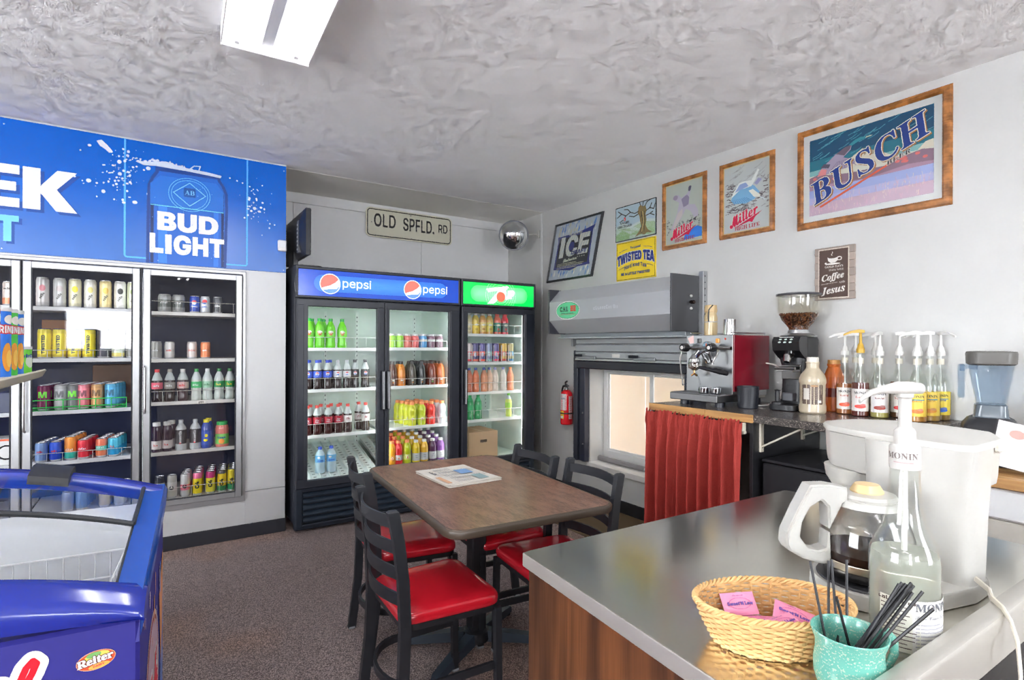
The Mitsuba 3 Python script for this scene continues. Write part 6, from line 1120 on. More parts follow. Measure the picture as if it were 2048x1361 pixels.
pfl = part(em_, 'portafilter', G().add(lathe([(0, 0), (.016, 0), (.034, .012), (.037, .02), (.037, .036), (0, .036)], 24), C(190, 186, 178), M=mat((2.772, 2.165, 1.255))).add(tube([[2.772, 2.165, 1.256], [2.772, 2.165, 1.235], [2.772, 2.185, 1.222]], .006, 6), C(150, 110, 70)).add(tube([[2.772, 2.165, 1.235], [2.772, 2.145, 1.222]], .006, 6), C(150, 110, 70)), 'm_chrome')
part(pfl, 'handle', G().add(tube([[2.772, 2.135, 1.274], [2.775, 2.095, 1.270], [2.783, 1.99, 1.252], [2.788, 1.945, 1.244]], [.007, .012, .016, .014], 12), C(20, 20, 22)), 'm_gloss')
part(em_, 'steam_wand', G().add(tube([[2.79, 2.27, 1.385], [2.775, 2.275, 1.33], [2.765, 2.26, 1.25], [2.755, 2.235, 1.165]], .005, 8), C(210, 210, 206)).add(lathe([(0, 0), (.007, .004), (.007, .012), (0, .014)], 10), C(180, 180, 180), M=mat((2.755, 2.235, 1.155))), 'm_chrome')
part(em_, 'water_wand', G().add(tube([[2.80, 2.02, 1.38], [2.785, 2.018, 1.345], [2.77, 2.03, 1.31], [2.765, 2.035, 1.295]], .006, 8), C(210, 210, 206)), 'm_chrome')
part(em_, 'cup_rail', G().add(tube([[2.86, 1.96, 1.486], [3.19, 1.96, 1.486], [3.19, 2.26, 1.486], [2.86, 2.26, 1.486]], .004, 6), SILVER).add(tube([[2.87, 1.96, 1.468], [2.87, 1.96, 1.486]], .003, 6), SILVER).add(tube([[3.185, 1.96, 1.468], [3.185, 1.96, 1.486]], .003, 6), SILVER), 'm_chrome')
part(em_, 'cable', G().add(tube([[3.17, 1.94, 1.30], [3.17, 1.88, 1.29], [3.15, 1.82, 1.25], [3.12, 1.80, 1.15], [3.10, 1.82, 1.08], [3.02, 1.84, 1.055], [2.99, 1.88, 1.051]], .005, 6), C(226, 222, 214)), 'm_satin')
put('frothing_cup', G().add(lathe([(0, 0), (.036, 0), (.038, .006), (.036, .096), (.034, .096), (.035, .008), (0, .006)], 24), C(206, 206, 204), M=mat((2.91, 2.015, 1.4705))), 'm_chrome', 'polished steel cup standing on top of the espresso machine', 'cup')
jr = thing('preserve_jar', 'tan and glass jar with a black strap on top of the espresso machine', 'jar'); M = mat((2.985, 2.205, 1.4705))
part(jr, 'body', G().add(lathe([(0, 0), (.036, 0), (.04, .01), (.04, .12), (.034, .14), (.034, .15), (0, .15)], 20), C(206, 182, 136)), 'm_gloss', M); part(jr, 'lid', G().add(lathe([(0, .15), (.037, .15), (.04, .158), (.036, .195), (0, .2)], 20), C(196, 168, 122)), 'm_satin', M)
part(jr, 'wire_clip', G().add(tube([[-.038, -.012, .09], [-.042, -.012, .13], [-.036, -.012, .165], [-.02, -.03, .195]], .004, 6), C(30, 30, 32)).add(lathe([(.0405, .085), (.042, .087), (.0405, .09)], 20), SILVER), 'm_satin', M)
wc_ = lathe_c(G(), [(0, .003), (.02, 0), (.028, .004), (.031, .03), (.030, .036), (.028, .035), (.027, .008), (0, .006)], [SILVER] * 7, 20)
for x, y, l in ((2.745, 2.075, 'small steel portafilter basket on the drip tray, left of two'), (2.76, 2.005, 'small steel portafilter basket on the drip tray, right of two')): put('filter_basket', wc_.ply('m_chrome'), None, l, 'filter basket', M=mat((x, y, 1.1218)))
put('knock_box', G().add(lathe([(0, 0), (.05, 0), (.054, .004), (.060, .125), (.057, .127), (.050, .006), (0, .005)], 28), C(24, 26, 32), M=mat((2.872, 1.868, ZS))).add(tube([[2.872, 1.812, ZS + .10], [2.872, 1.924, ZS + .10]], .008, 8), C(30, 30, 34)), 'm_satin', 'black round knock box in front of the red side panel', 'knock box')

# coffee grinder
gr = thing('coffee_grinder', 'tall black coffee grinder with a clear hopper half full of beans', 'coffee grinder'); MG = mat((3.13, 1.716, ZS), rad(5)); BKG = C(26, 27, 29)
part(gr, 'base', G().add(extr(rrect(.34, .15, .05, -.06, 0), .004, .032), BKG).add(extr(rrect(.20, .15, .04, .01, 0), .03, .05), BKG), 'm_satin', MG)
part(gr, 'column', G().add(loft([[[x, y, z] for x, y in outline_ring(rrect(w, d, .03, ox, 0), 32)] for w, d, ox, z in ((.19, .13, .0, .045), (.18, .125, .005, .15), (.18, .13, .005, .24), (.20, .15, .01, .28), (.20, .15, .01, .40), (.18, .14, .015, .415))]), BKG, 40), 'm_satin', MG)
hd = part(gr, 'control_head', G().add(loft([[[-.10, y, .30], [-.155, y, .335], [-.165, y, .385], [-.145, y, .412], [-.06, y, .415], [-.06, y, .28]] for y in (-.075, -.068, .068, .075)]), C(18, 18, 20), 25), 'm_gloss', MG)
g = G(); fr = Fr((-.158, 0, .372), (0, -1, 0), (.35, 0, 1)); g2 = G()
q = Fr((-.1565, 0, .399), (0, -1, 0), (.58, 0, .8)); 
for k in range(3): q.ink(g, ell(.009, .006, -.03 + k * .03, -.002, q=4), C(190, 206, 196), 2); q.ink(g, ell(.009, .006, -.03 + k * .03, -.022, q=4), C(190, 206, 200), 2)
q.ink(g, sbox(-.04, .010, .04, .016), C(210, 214, 214), 2); part(hd, 'buttons', g, 'm_satin', MG)
part(gr, 'spout', G().add(tube([[-.10, 0, .315], [-.135, 0, .30], [-.15, 0, .27]], [.026, .024, .018], 14), C(206, 206, 204)), 'm_chrome', MG)
part(gr, 'portafilter_fork', G().add(cbox(-.17, -.08, -.05, -.042, .215, .226, .003), C(206, 206, 204)).add(cbox(-.17, -.08, .042, .05, .215, .226, .003), C(206, 206, 204)).add(cbox(-.095, -.083, -.052, .052, .17, .255, .003), C(150, 150, 150)).add(tube([[-.165, -.055, .235], [-.165, .055, .235]], .010, 10), C(206, 206, 204)), 'm_chrome', MG)
part(gr, 'tamper', G().add(lathe([(0, 0), (.03, 0), (.03, .012), (.012, .018), (.012, .075), (.018, .08), (0, .085)], 18), BKG, M=mat((-.19, .03, .032))).add(cbox(-.14, -.09, -.03, .03, .05, .095, .004), C(90, 92, 96)), 'm_satin', MG)
part(gr, 'collar', G().add(lathe([(0, .413), (.095, .413), (.098, .420), (.06, .435), (.055, .455), (0, .455)], 28), C(196, 198, 198)), 'm_steel', MG)
HP = [(.048, .440), (.054, .470), (.090, .515), (.112, .560), (.117, .62), (.1155, .655)]
part(gr, 'hopper', G().add(lathe(HP, 40), WHITE, 60), 'm_hopper', MG)
scene['m_hopper'] = {'type': 'thindielectric', 'int_ior': 1.58, 'specular_transmittance': {'type': 'rgb', 'value': [.91, .89, .83]}}
part(gr, 'hopper_lid', G().add(lathe([(0, .652), (.118, .652), (.1205, .656), (.119, .664), (.09, .668), (0, .669)], 40), C(60, 60, 64)), 'm_gloss', MG)
g = G(); rr = np.random.default_rng(3); bean = trimesh.creation.icosphere(subdivisions=1, radius=1.0)
ri = lambda z: np.interp(z, [p[1] for p in HP], [p[0] for p in HP]) - .006
P = []
for k in range(900):
    z = rr.uniform(.455, .545) if k < 560 else rr.uniform(.538, .549); a = rr.uniform(0, 2 * np.pi); r = ri(z) if k < 560 else ri(z) * math.sqrt(rr.uniform(0, 1))
    q = trimesh.transformations.random_rotation_matrix(rr.uniform(0, 1, 3)); sc = np.diag([.0062, .0046, .0038, 1]); M = q @ sc; M[:3, 3] = [r * math.cos(a), r * math.sin(a), z]; g.add(bean, C(96, 56, 30) * rr.uniform(.5, 1.5), 60, M)
k = part(gr, 'beans', g, 'm_satin', MG); labels[k] = {'kind': 'stuff'}
part(gr, 'bean_fill', G().add(lathe([(0, .44), (.044, .44), (.046, .47), (.080, .515), (.095, .54), (0, .541)], 24), C(50, 28, 16)), 'm_matte', MG)

# jugs and syrup bottles on the shelf
jg = thing('sauce_jug', 'beige plastic sauce jug with a brown label beside the grinder', 'jug'); M = mat((2.975, 1.553, ZS))
part(jg, 'body', G().add(lathe([(0, 0), (.060, 0), (.066, .008), (.066, .04), (.062, .05), (.062, .155), (.066, .165), (.065, .185), (.058, .205), (.036, .235), (.031, .245), (.031, .268), (.034, .270), (.034, .276), (0, .276)], 32), C(196, 182, 156)), 'm_gloss', M)
g = G(); wrap(g, rrect(.108, .104, .006, 0, .102), .062, rad(207), C(86, 68, 58), 1); wrap(g, sbox(-.045, .075, -.015, .135), .062, rad(207), C(206, 200, 190), 2)
for k in range(7): wrap(g, sbox(-.008, .078 + k * .009, .045 - (k % 3) * .008, .0805 + k * .009), .062, rad(207), C(140, 124, 112), 2)
wrap(g, sbox(.025, .058, .045, .072), .062, rad(207), C(222, 216, 206), 2); wrap(g, ell(.02, .005, .01, .148), .062, rad(207), C(170, 130, 90), 2)
part(jg, 'label', g, 'm_satin', M); part(jg, 'cap', G().add(lathe([(0, .274), (.030, .274), (.030, .298), (.027, .301), (0, .301)], 24), C(224, 220, 210)), 'm_satin', M)
oj = thing('caramel_jug', 'orange brown sauce jug behind the first syrup bottle', 'jug'); M = mat((3.165, 1.535, ZS))
lq = G(); lathe_c(lq, [(0, 0), (.058, 0), (.063, .008), (.062, .075), (.060, .080), (.060, .125), (.057, .13), (.05, .19), (.034, .235), (.030, .245), (.034, .255), (.034, .262), (0, .262)], [C(190, 96, 40)] * 3 + [C(190, 96, 40), C(96, 26, 18), C(110, 30, 20), C(186, 90, 36)] + [C(196, 104, 48)] * 5, 28)
part(oj, 'body', lq, 'm_gloss', M); part(oj, 'cap', G().add(lathe([(0, .26), (.031, .26), (.031, .284), (0, .286)], 20), C(196, 140, 76)), 'm_satin', M)
SY = [(0, 0), (.036, 0), (.040, .006), (.040, .160), (.038, .178), (.028, .215), (.018, .245), (.0145, .262), (.0145, .318), (.016, .320), (.016, .328), (.0135, .328)]
def pump(col, z, s=1.0, long=.085):
    g = lathe_c(G(), [(0, z - .012), (.019 * s, z - .012), (.019 * s, z + .010), (.016 * s, .012 + z), (.013 * s, z + .030), (.007 * s, z + .040), (.006 * s, z + .095), (0, z + .096)], [col] * 7, 16, 50)
    g.add(loft([[[x, -w, zz], [x, w, zz], [x, w, zz + t], [x, -w, zz + t]] for x, w, zz, t in ((.016 * s, .008 * s, z + .092, .014 * s), (-.01 * s, .009 * s, z + .093, .017 * s), (-.05 * long / .085 * s, .006 * s, z + .090, .012 * s), (-long * s, .0045 * s, z + .078, .008 * s))]), col, 40); return g
def syrup(name_label, x, y, liq, fill, lab_col, pcol, rz, print_=None, tall=0.0):
    t = thing('syrup_bottle', name_label, 'bottle', None); M = mat((x, y, ZS))
    li = [p for p in SY if p[1] < fill]; rf = float(np.interp(fill, [p[1] for p in SY], [p[0] for p in SY]))
    part(t, 'syrup', G().add(lathe([(max(r - .0015, 0), z + (.002 if z == 0 else 0)) for r, z in li] + [(rf - .0015, fill), (0, fill)], 24), liq), 'm_gloss', M)
    part(t, 'glass', G().add(lathe(SY, 24), WHITE, 50), 'm_tint', M)
    if lab_col is not None:
        g = G(); wrap(g, sbox(-.046, .028, .046, .142), .0402, rad(203), lab_col, 1); wrap(g, affinity.translate(txt('MONIN', .0125, 800, 'serif', sx=.95), 0, .116), .0402, rad(203), C(40, 36, 36), 2)
        if print_ is not None:
            wrap(g, ell(.026, .010, 0, .052, q=8), .0402, rad(203), print_, 2); wrap(g, ell(.012, .006, .012, .060, q=6), .0402, rad(203), print_ * .7 + .1, 3); wrap(g, affinity.translate(marks(8, .007), 0, .096), .0402, rad(203), print_ * .5, 2); wrap(g, sbox(-.03, .104, .03, .108), .0402, rad(203), C(60, 120, 150) if lab_col[2] < .4 else C(220, 210, 200), 2)
        wrap(g, sbox(.060, .03, .10, .14), .0402, rad(203), lab_col * .96, 1); wrap(g, lines(.064, .096, .04, .13, 9, .35), .0402, rad(203), C(120, 116, 116), 2)
        part(t, 'label', g, 'm_satin', M)
    part(t, 'neck_label', G().add(lathe([(.0149, .272), (.0150, .2725), (.0150, .300), (.0149, .3005)], 16), C(226, 222, 206)), 'm_satin', M)
    part(t, 'dip_tube', G().add(tube([[0, 0, .02], [0, 0, .33]], .004, 6), C(226, 228, 224)), 'm_satin', M)
    part(t, 'pump', pump(pcol, .326 + tall, 1.0), 'm_satin', M @ mat(rz=rz)); return t
PW, GOLD = C(228, 228, 224), C(196, 156, 50)
syrup('syrup bottle with white pump and white and red label, leftmost of the syrups', 3.08, 1.438, C(150, 90, 50), .16, C(226, 222, 216), PW, rad(-35), C(226, 90, 60))
syrup('syrup bottle with gold pump and dark red syrup', 3.05, 1.348, C(84, 26, 20), .172, C(222, 216, 212), GOLD, rad(-35), C(226, 70, 60), .012)
syrup('green tinted syrup bottle with white label behind the coffee maker\'s big pump', 3.065, 1.265, C(150, 140, 70), .14, C(220, 218, 216), PW, rad(0), C(150, 60, 50))
syrup('syrup bottle with fruit label between the green tinted and yellow labelled ones', 3.16, 1.215, C(90, 60, 40), .18, C(224, 220, 210), PW, rad(100), C(206, 50, 50))
syrup('caramel syrup bottle with yellow label, front one of three', 3.05, 1.100, C(176, 120, 50), .13, C(242, 206, 80), PW, rad(-35), C(226, 120, 50))
syrup('syrup bottle with yellow label, middle one of three', 3.14, 1.078, C(170, 130, 60), .12, C(242, 206, 80), PW, rad(-35), C(226, 150, 60))
syrup('syrup bottle with yellow and blue label, rearmost of three by the wall', 3.226, 1.064, C(120, 90, 40), .10, C(226, 200, 60), PW, rad(60), C(40, 90, 180))
syrup('syrup bottle standing behind the gap of the two leftmost ones', 3.20, 1.440, C(120, 80, 40), .10, C(222, 218, 210), PW, rad(-60), C(160, 60, 60))
syrup('syrup bottle by the wall behind the dark red syrup', 3.205, 1.345, C(150, 120, 60), .09, C(222, 218, 210), PW, rad(-100), C(120, 60, 60))
syrup('syrup bottle by the wall behind the yellow labelled ones', 3.228, 1.158, C(180, 150, 80), .08, C(240, 206, 90), PW, rad(-20), C(206, 120, 50))

# ---------------------------------------------------------------- butcher block counter, blender, card holder
bc = thing('butcher_block_counter', 'wooden butcher block counter on a white cabinet at the right edge', 'counter')
for k in range(6): part(bc, 'plank', G().add(cbox(2.715 + k * .0938, 2.715 + (k + 1) * .0938 - .0006, -.6, .93, .860, .900, .0012)), 'm_butcher' if k % 2 else 'm_butcher2')
scene['m_butcher2'] = pr(wood(C(214, 172, 112), C(156, 112, 66), 1, fine=120), 0.45, 0.4)
part(bc, 'cabinet', G().add(cbox(2.76, XR - .005, -.58, .91, .08, .86, .003), C(206, 204, 198)), 'm_satin')
part(bc, 'drawer_front', G().add(cbox(2.735, 2.76, -.56, .89, .735, .852, .006), C(230, 232, 232)), 'm_satin')
part(bc, 'door', G().add(cbox(2.745, 2.76, -.56, .15, .10, .728, .004), C(200, 196, 186)), 'm_satin'); part(bc, 'door', G().add(cbox(2.745, 2.76, .16, .89, .10, .728, .004), C(200, 196, 186)), 'm_satin')
part(bc, 'plinth', G().add(cbox(2.80, XR - .005, -.56, .89, 0, .08, .002), C(40, 40, 42)), 'm_satin')
bl = thing('blender', 'black blender with a clear jar and dark lid on the butcher block', 'blender'); MB = mat((3.02, .815, .90), rad(198)); BB = C(36, 37, 40)
part(bl, 'base', G().add(loft([[[x, y, z] for x, y in outline_ring(rrect(w, d, .03, ox, 0), 40)] for w, d, ox, z in ((.21, .22, 0, .004), (.22, .225, 0, .02), (.215, .215, 0, .10), (.19, .195, -.01, .165), (.15, .16, -.02, .19), (.13, .13, -.02, .20))]), BB, 40), 'm_satin', MB)
fr = Fr((.1105, 0, .095), (0, 1, 0), (-.12, 0, 1)); ck = part(bl, 'control_panel', G().add(extr(rrect(.17, .10, .01), 0, .004), C(70, 70, 70), M=fr.M), 'm_satin', MB)
part(ck, 'dial', G().add(lathe([(0, .004), (.022, .004), (.020, .020), (0, .021)], 20), C(22, 22, 24), M=fr.M @ mat((0, 0, 0))).add(cbox(-.003, .003, -.018, .018, .020, .024, 0), C(120, 120, 120), M=fr.M), 'm_gloss', MB)
for s in (-1, 1): part(ck, 'switch', G().add(cbox(s * .055 - .010, s * .055 + .010, -.012, .012, .004, .012, .002), C(16, 16, 18), M=fr.M), 'm_gloss', MB)
part(bl, 'jar_seat', G().add(loft([[[x, y, z] for x, y in outline_ring(rrect(w, w, .02, -.02, 0), 32)] for w, z in ((.125, .198), (.115, .205), (.108, .252), (.098, .256))]), C(80, 90, 98), 35), 'm_gloss', MB)
part(bl, 'jar', G().add(loft([[[x, y, z] for x, y in outline_ring(rrect(w, w, w * .3, -.02, 0), 40)] for w, z in ((.096, .256), (.10, .262), (.135, .36), (.155, .435), (.158, .445))], (True, False)), WHITE, 40), 'm_jar', MB)
scene['m_tint'] = {'type': 'thindielectric', 'int_ior': 1.55, 'specular_transmittance': {'type': 'rgb', 'value': [.93, .95, .93]}}
scene['m_jar'] = {'type': 'thindielectric', 'int_ior': 1.5, 'specular_transmittance': {'type': 'rgb', 'value': [.66, .74, .82]}}
part(bl, 'handle', G().add(loft([[[x, y, z] for y, z in ((-.012, z0), (.012, z0), (.012, z1), (-.012, z1))] for x, z0, z1 in ((-.085, .405, .43), (-.125, .412, .432), (-.142, .40, .43))]), WHITE, 30).add(cbox(-.156, -.134, -.012, .012, .285, .43, .006)), 'm_jar', mat((3.04, .809, .90), rad(-33)))
part(bl, 'jar_lid', G().add(loft([[[x, y, z] for x, y in outline_ring(rrect(w, w, w * .3, -.02, 0), 40)] for w, z in ((.150, .425), (.168, .432), (.172, .475), (.165, .484), (.10, .486))]), C(86, 84, 80), 35), 'm_satin', MB)
ah = thing('card_holder', 'clear acrylic card holder with a pink and white menu card leaning behind the coffee maker', 'card holder'); MA = mat((2.80, .70, .905), rad(-58)) @ mat(rx=rad(-16)) @ mat(ry=rad(14))
part(ah, 'card', G().add(cbox(-.065, .065, -.001, .001, .022, .205, 0), C(226, 224, 224)), 'm_satin', MA)
g = G(); q = Fr((0, -.0012, .11), (1, 0, 0), (0, 0, 1)); q.ink(g, ell(.025, .018, .0, .05), C(236, 150, 140), 1); q.ink(g, lines(-.045, .045, -.07, .02, 7, .25), C(206, 200, 200), 1); part(ah, 'print', g, 'm_satin', MA)
for y in (-.004, .004): part(ah, 'acrylic_sheet', G().add(([[-.07, y, .018], [.07, y, .018], [.07, y, .215], [-.07, y, .215]], [[0, 1, 2], [0, 2, 3]]), smooth=False), 'm_pane', MA)
put('toaster', G().add(cbox(2.86, 3.16, .46, .64, .9005, 1.085, .02), C(24, 24, 27)).add(cbox(2.845, 2.862, .50, .60, .93, 1.05, .004), C(60, 60, 64)), 'm_satin', 'black kitchen appliance behind the acrylic card holder', 'appliance')
# ---------------------------------------------------------------- stainless counter in the foreground
ct = thing('steel_counter', 'stainless steel topped counter with a wood-grain base in the foreground', 'counter')
CP = [(.746, 1.084), (.692, .345), (1.85, .325), (1.85, 1.058)]
top = Polygon(CP); tp = top.buffer(-.006).buffer(.006, quad_segs=4)
R0_, R1_ = outline_ring(tp.buffer(-.004), 160), None
nr = np.roll(R0_, -1, 0) - np.roll(R0_, 1, 0); nr = np.stack([nr[:, 1], -nr[:, 0]], 1); nr /= np.linalg.norm(nr, axis=1, keepdims=True)
part(ct, 'top', G().add(loft([np.column_stack([R0_ + nr * r, np.full(160, z)]) for r, z in ((0.0, .880), (.0028, .8988), (0, .900))]), smooth=30), 'm_counter'); part(ct, 'edge', G().add(loft([np.column_stack([R0_ + nr * r, np.full(160, z)]) for r, z in ((.002, .866), (.004, .868), (.004, .896), (.0028, .8988))]), C(176, 170, 162), 30), 'm_edge')
scene['m_edge'] = vc(.42, .7)
def lipring(x, y): return [[x, y + a, z] for a, z in ((.012, .898), (.003, .905), (0, .945), (-.004, .953), (-.012, .955), (-.026, .955), (-.032, .951), (-.034, .945), (-.034, .925), (-.028, .922), (-.028, .87), (-.012, .868))]
part(ct, 'raised_edge', G().add(loft([lipring(.700, .345), lipring(1.2, .3365), lipring(1.845, .327)]), C(196, 192, 184), 35), 'm_edge')
bs = Polygon([(.762, 1.075), (.709, .35), (1.83, .332), (1.83, 1.05)])
part(ct, 'base', G().add(extr(bs, .02, .866)), 'm_laminate')
part(ct, 'back_panel', G().add(loft([[[x, y, z] for x, y in ((.712, .338), (1.84, .318), (1.84, .331), (.712, .349))] for z in (.0, .921)]), C(18, 18, 20), False), 'm_satin')
part(ct, 'edge_trim', G().add(loft([[[.7607, 1.0765, z], [.7075, .349, z], [.709, .349, z], [.7625, 1.0765, z]] for z in (.858, .866)]), C(20, 14, 10), False), 'm_satin')

# coffee maker
cm = thing('coffee_maker', 'large white coffee maker with a domed lid on the steel counter', 'coffee maker'); CW = C(176, 174, 168)
lidp = Polygon([(1.318, .383), (1.49, .383), (1.595, .43), (1.622, .52), (1.619, .631), (1.556, .709), (1.455, .731), (1.383, .684), (1.348, .604), (1.325, .493)]).buffer(-.03).buffer(.03, quad_segs=8)
def ringz(p, z, n=96): return np.column_stack([outline_ring(p, n), np.full(n, z)])
def scal(p, s, o=None): return affinity.scale(p, s, s, origin=o or 'centroid')
tw = [rrect(.103, .19, .03, 1.3735, .480), rrect(.120, .195, .03, 1.3785, .4815), rrect(.150, .20, .03, 1.391, .483)]
def aligned(p, n=96):   # outline points starting from the corner nearest the camera, so that lofts do not twist
    r = outline_ring(p, n); c = r.mean(0); a = np.arctan2(r[:, 1] - c[1], r[:, 0] - c[0]); return np.roll(r, -int(np.argmin(np.abs(a + 2.4))), 0)
def az(p, z): return np.column_stack([aligned(p), np.full(96, z)])
part(cm, 'tower', G().add(loft([az(tw[0], .93), az(tw[1], 1.06), az(tw[2], 1.196)]), CW, 50), 'm_plastic')
part(cm, 'brew_head', G().add(loft([az(scal(lidp, .90), 1.108), az(scal(lidp, .95), 1.114), az(scal(lidp, .965), 1.13), az(scal(lidp, .985), 1.196)]), CW, 50), 'm_plastic')
part(cm, 'lid', G().add(loft([az(scal(lidp, .985), 1.194), az(scal(lidp, 1.012), 1.196), az(scal(lidp, 1.014), 1.203), az(scal(lidp, .99), 1.2085), az(scal(lidp, .8), 1.213), az(scal(lidp, .3), 1.216)]), C(184, 182, 175), 40), 'm_plastic')
part(cm, 'lid_hinge', G().add(cbox(1.44, 1.49, .372, .386, 1.185, 1.20, .004), C(222, 216, 204)), 'm_plastic')
fp = ell(.085, .078, 1.445, .636)
part(cm, 'brew_funnel', G().add(loft([az(scal(fp, .55), 1.052), az(scal(fp, .75), 1.058), az(scal(fp, .95), 1.085), az(fp, 1.11)]), CW, 50), 'm_plastic')
bp = shapely.union_all([rrect(.125, .20, .03, 1.375, .482), Point(1.215, .522).buffer(.103), rrect(.2, .15, .04, 1.29, .50)]).convex_hull.buffer(-.03).buffer(.03)
part(cm, 'base', G().add(loft([az(bp, .9015), az(scal(bp, 1.01), .906), az(scal(bp, 1.0), .926), az(scal(bp, .98), .9315)]), CW, 50), 'm_plastic')
part(cm, 'warmer_plate', G().add(lathe([(0, .930), (.088, .930), (.090, .933), (.088, .936), (0, .936)], 36), C(40, 40, 42), M=mat((1.21, .522, 0))), 'm_satin')
scene['m_plastic'] = vc(0.3)
# glass carafe
ca = thing('coffee_carafe', 'glass coffee carafe with white handle and some coffee left, on the coffee maker', 'carafe'); MC = mat((1.21, .522, .9365), rad(147))
GP = [(.0, .002), (.060, .001), (.074, .008), (.080, .025), (.083, .050), (.081, .085), (.072, .115), (.060, .138), (.054, .146), (.055, .150)]
def shell(P, t, z0): return P + [(max(r - t, .0005), max(z, z0)) for r, z in P[::-1] if r > t] + [(0, z0)]
part(ca, 'glass', G().add(lathe(shell(GP, .0018, .0038), 48), WHITE, 60), 'm_glass', MC)
part(ca, 'coffee', G().add(lathe([(0, .0045), (.058, .0045), (.0705, .0105), (.0770, .025), (.0800, .048), (.0799, .055), (0, .055)], 48), C(36, 16, 10)), 'm_gloss', MC)
bd = part(ca, 'base_band', G().add(lathe([(.0605, 0), (.076, .006), (.0822, .022), (.083, .024), (.0815, .022), (.0745, .0075)], 48), C(18, 17, 17)), 'm_gloss', MC); part(bd, 'steel_band', G().add(lathe([(.0825, .024), (.0845, .026), (.0850, .038), (.0838, .040)], 48), C(190, 180, 160)), 'm_chrome2', MC)
part(ca, 'collar', G().add(lathe([(.0535, .145), (.059, .142), (.063, .144), (.061, .152), (.058, .157), (.052, .158), (.050, .150)], 48), CW), 'm_plastic', MC)
ld = part(ca, 'lid', G().add(lathe([(0, .158), (.052, .158), (.054, .162), (.05, .168), (.02, .171), (0, .171)], 36), CW), 'm_plastic', MC); part(ld, 'lid_knob', G().add(lathe([(0, .166), (.028, .166), (.03, .172), (.022, .186), (0, .190)], 24), C(206, 178, 130)), 'm_plastic', MC)
ho = Polygon([(.046, .150), (.050, .182), (.085, .188), (.124, .187), (.149, .140), (.171, .092), (.173, .068), (.166, .056), (.137, .040), (.100, .030), (.080, .030), (.082, .046), (.084, .10), (.070, .128), (.058, .150)])
hi = Polygon([(.094, .064), (.108, .060), (.126, .064), (.140, .084), (.136, .112), (.121, .140), (.103, .152), (.093, .142), (.091, .10)]).buffer(.004)
hs = ho.difference(hi).buffer(-.002).buffer(.004).buffer(-.002); m_ = extr(hs, -.015, .015); hb = extr(hs.buffer(-.004), -.019, .019)
def up_(m): v = np.array(m.vertices); return np.stack([v[:, 0], -v[:, 2], v[:, 1]], 1), np.array(m.faces)
part(ca, 'handle', G().add(up_(m_), CW, 40).add(up_(hb), CW, 40), 'm_plastic', MC)

# big syrup bottle with pump
sb = thing('syrup_bottle', 'large clear syrup bottle with a white pump in the foreground before the coffee maker', 'bottle'); MS = mat((1.036, .390, .9005))
BP_ = [(0, .001), (.040, 0), (.048, .006), (.050, .016), (.050, .110), (.049, .118), (.050, .126), (.050, .150), (.0485, .165), (.0425, .182), (.034, .198), (.0285, .213), (.0235, .24), (.0210, .283), (.0205, .306)]
part(sb, 'glass', G().add(lathe(BP_, 48), WHITE, 60), 'm_tint', MS)
lv = .163; LQ = [(max(0, r - .0022), z + (.004 if z < .01 else 0)) for r, z in BP_ if z < lv] + [(.0462, lv), (0, lv)]
part(sb, 'syrup', G().add(lathe(LQ, 48), WHITE, 60), 'm_syrup', MS)
scene['m_syrup'] = {'type': 'blendbsdf', 'weight': 0.42, 'first': {'type': 'dielectric', 'int_ior': 1.15, 'specular_transmittance': {'type': 'rgb', 'value': [.985, .985, .96]}}, 'second': {'type': 'twosided', 'bsdf': {'type': 'diffuse', 'reflectance': rgb(C(206, 208, 196))}}}
g = G(); a1 = rad(252)
wrap(g, rrect(.150, .088, .004, .041, .058), .0503, a1, C(216, 216, 212), 1); wrap(g, txt('MONIN', .0125, 800, 'serif', sx=1.0, y=.086), .0503, a1, C(96, 98, 104), 2); wrap(g, affinity.translate(txt('Pure Cane Syrup', .006, 700, 'script', sx=1.0), 0, .074), .0503, a1, C(130, 130, 136), 2); wrap(g, lines(-.030, .030, .016, .068, 9, .32), .0503, a1, C(160, 160, 166), 2)
a2 = rad(196); wrap(g, sbox(-.030, .018, .026, .102), .0503, a2, C(212, 212, 200), 1); wrap(g, lines(-.028, .022, .022, .092, 11, .22, 4), .0503, a2, C(90, 80, 78), 2); wrap(g, affinity.translate(marks(9, .006, 1), -.006, .0945), .0503, a2, C(60, 50, 46), 2)
part(sb, 'label', g, 'm_satin', MS)
part(sb, 'dip_tube', G().add(tube([[0, 0, lv + .002], [0, 0, .32]], .0045, 8), C(222, 222, 214)), 'm_satin', MS)
pm = part(sb, 'pump_collar', G().add(lathe([(0, .300), (.0215, .300), (.0222, .304), (.0220, .336), (.0200, .339), (.0155, .340), (.0150, .362), (.0125, .366), (.0100, .368), (.0095, .37), (0, .37)], 40), C(192, 190, 184), 40), 'm_plastic', MS)
g = G(); wrap(g, txt('MONIN', .010, 800, 'serif', sx=.95, x=-.004, y=.318), .0222, rad(200), C(110, 100, 96), 1); wrap(g, sbox(-.016, .3115, .012, .3130), .0222, rad(200), C(180, 150, 150), 1); part(pm, 'print', g, 'm_satin', MS)
part(sb, 'pump_stem', G().add(lathe([(0, .366), (.0095, .366), (.0092, .415), (.012, .418), (.012, .424), (0, .424)], 20), C(194, 192, 186), 40), 'm_plastic', MS)
part(sb, 'pump_head', G().add(loft([[[x, w * math.cos(t), z + h * math.sin(t)] for t in np.linspace(0, 2 * np.pi, 16, endpoint=False)] for x, w, z, h in ((-.027, .006, .432, .005), (-.025, .011, .432, .009), (-.010, .0135, .433, .0105), (.012, .0125, .433, .0105), (.035, .0085, .430, .0065), (.055, .0065, .424, .005), (.068, .0055, .415, .0045), (.072, .004, .410, .004))]), C(194, 192, 186), 50), 'm_plastic', MS @ mat(rz=rad(143)))

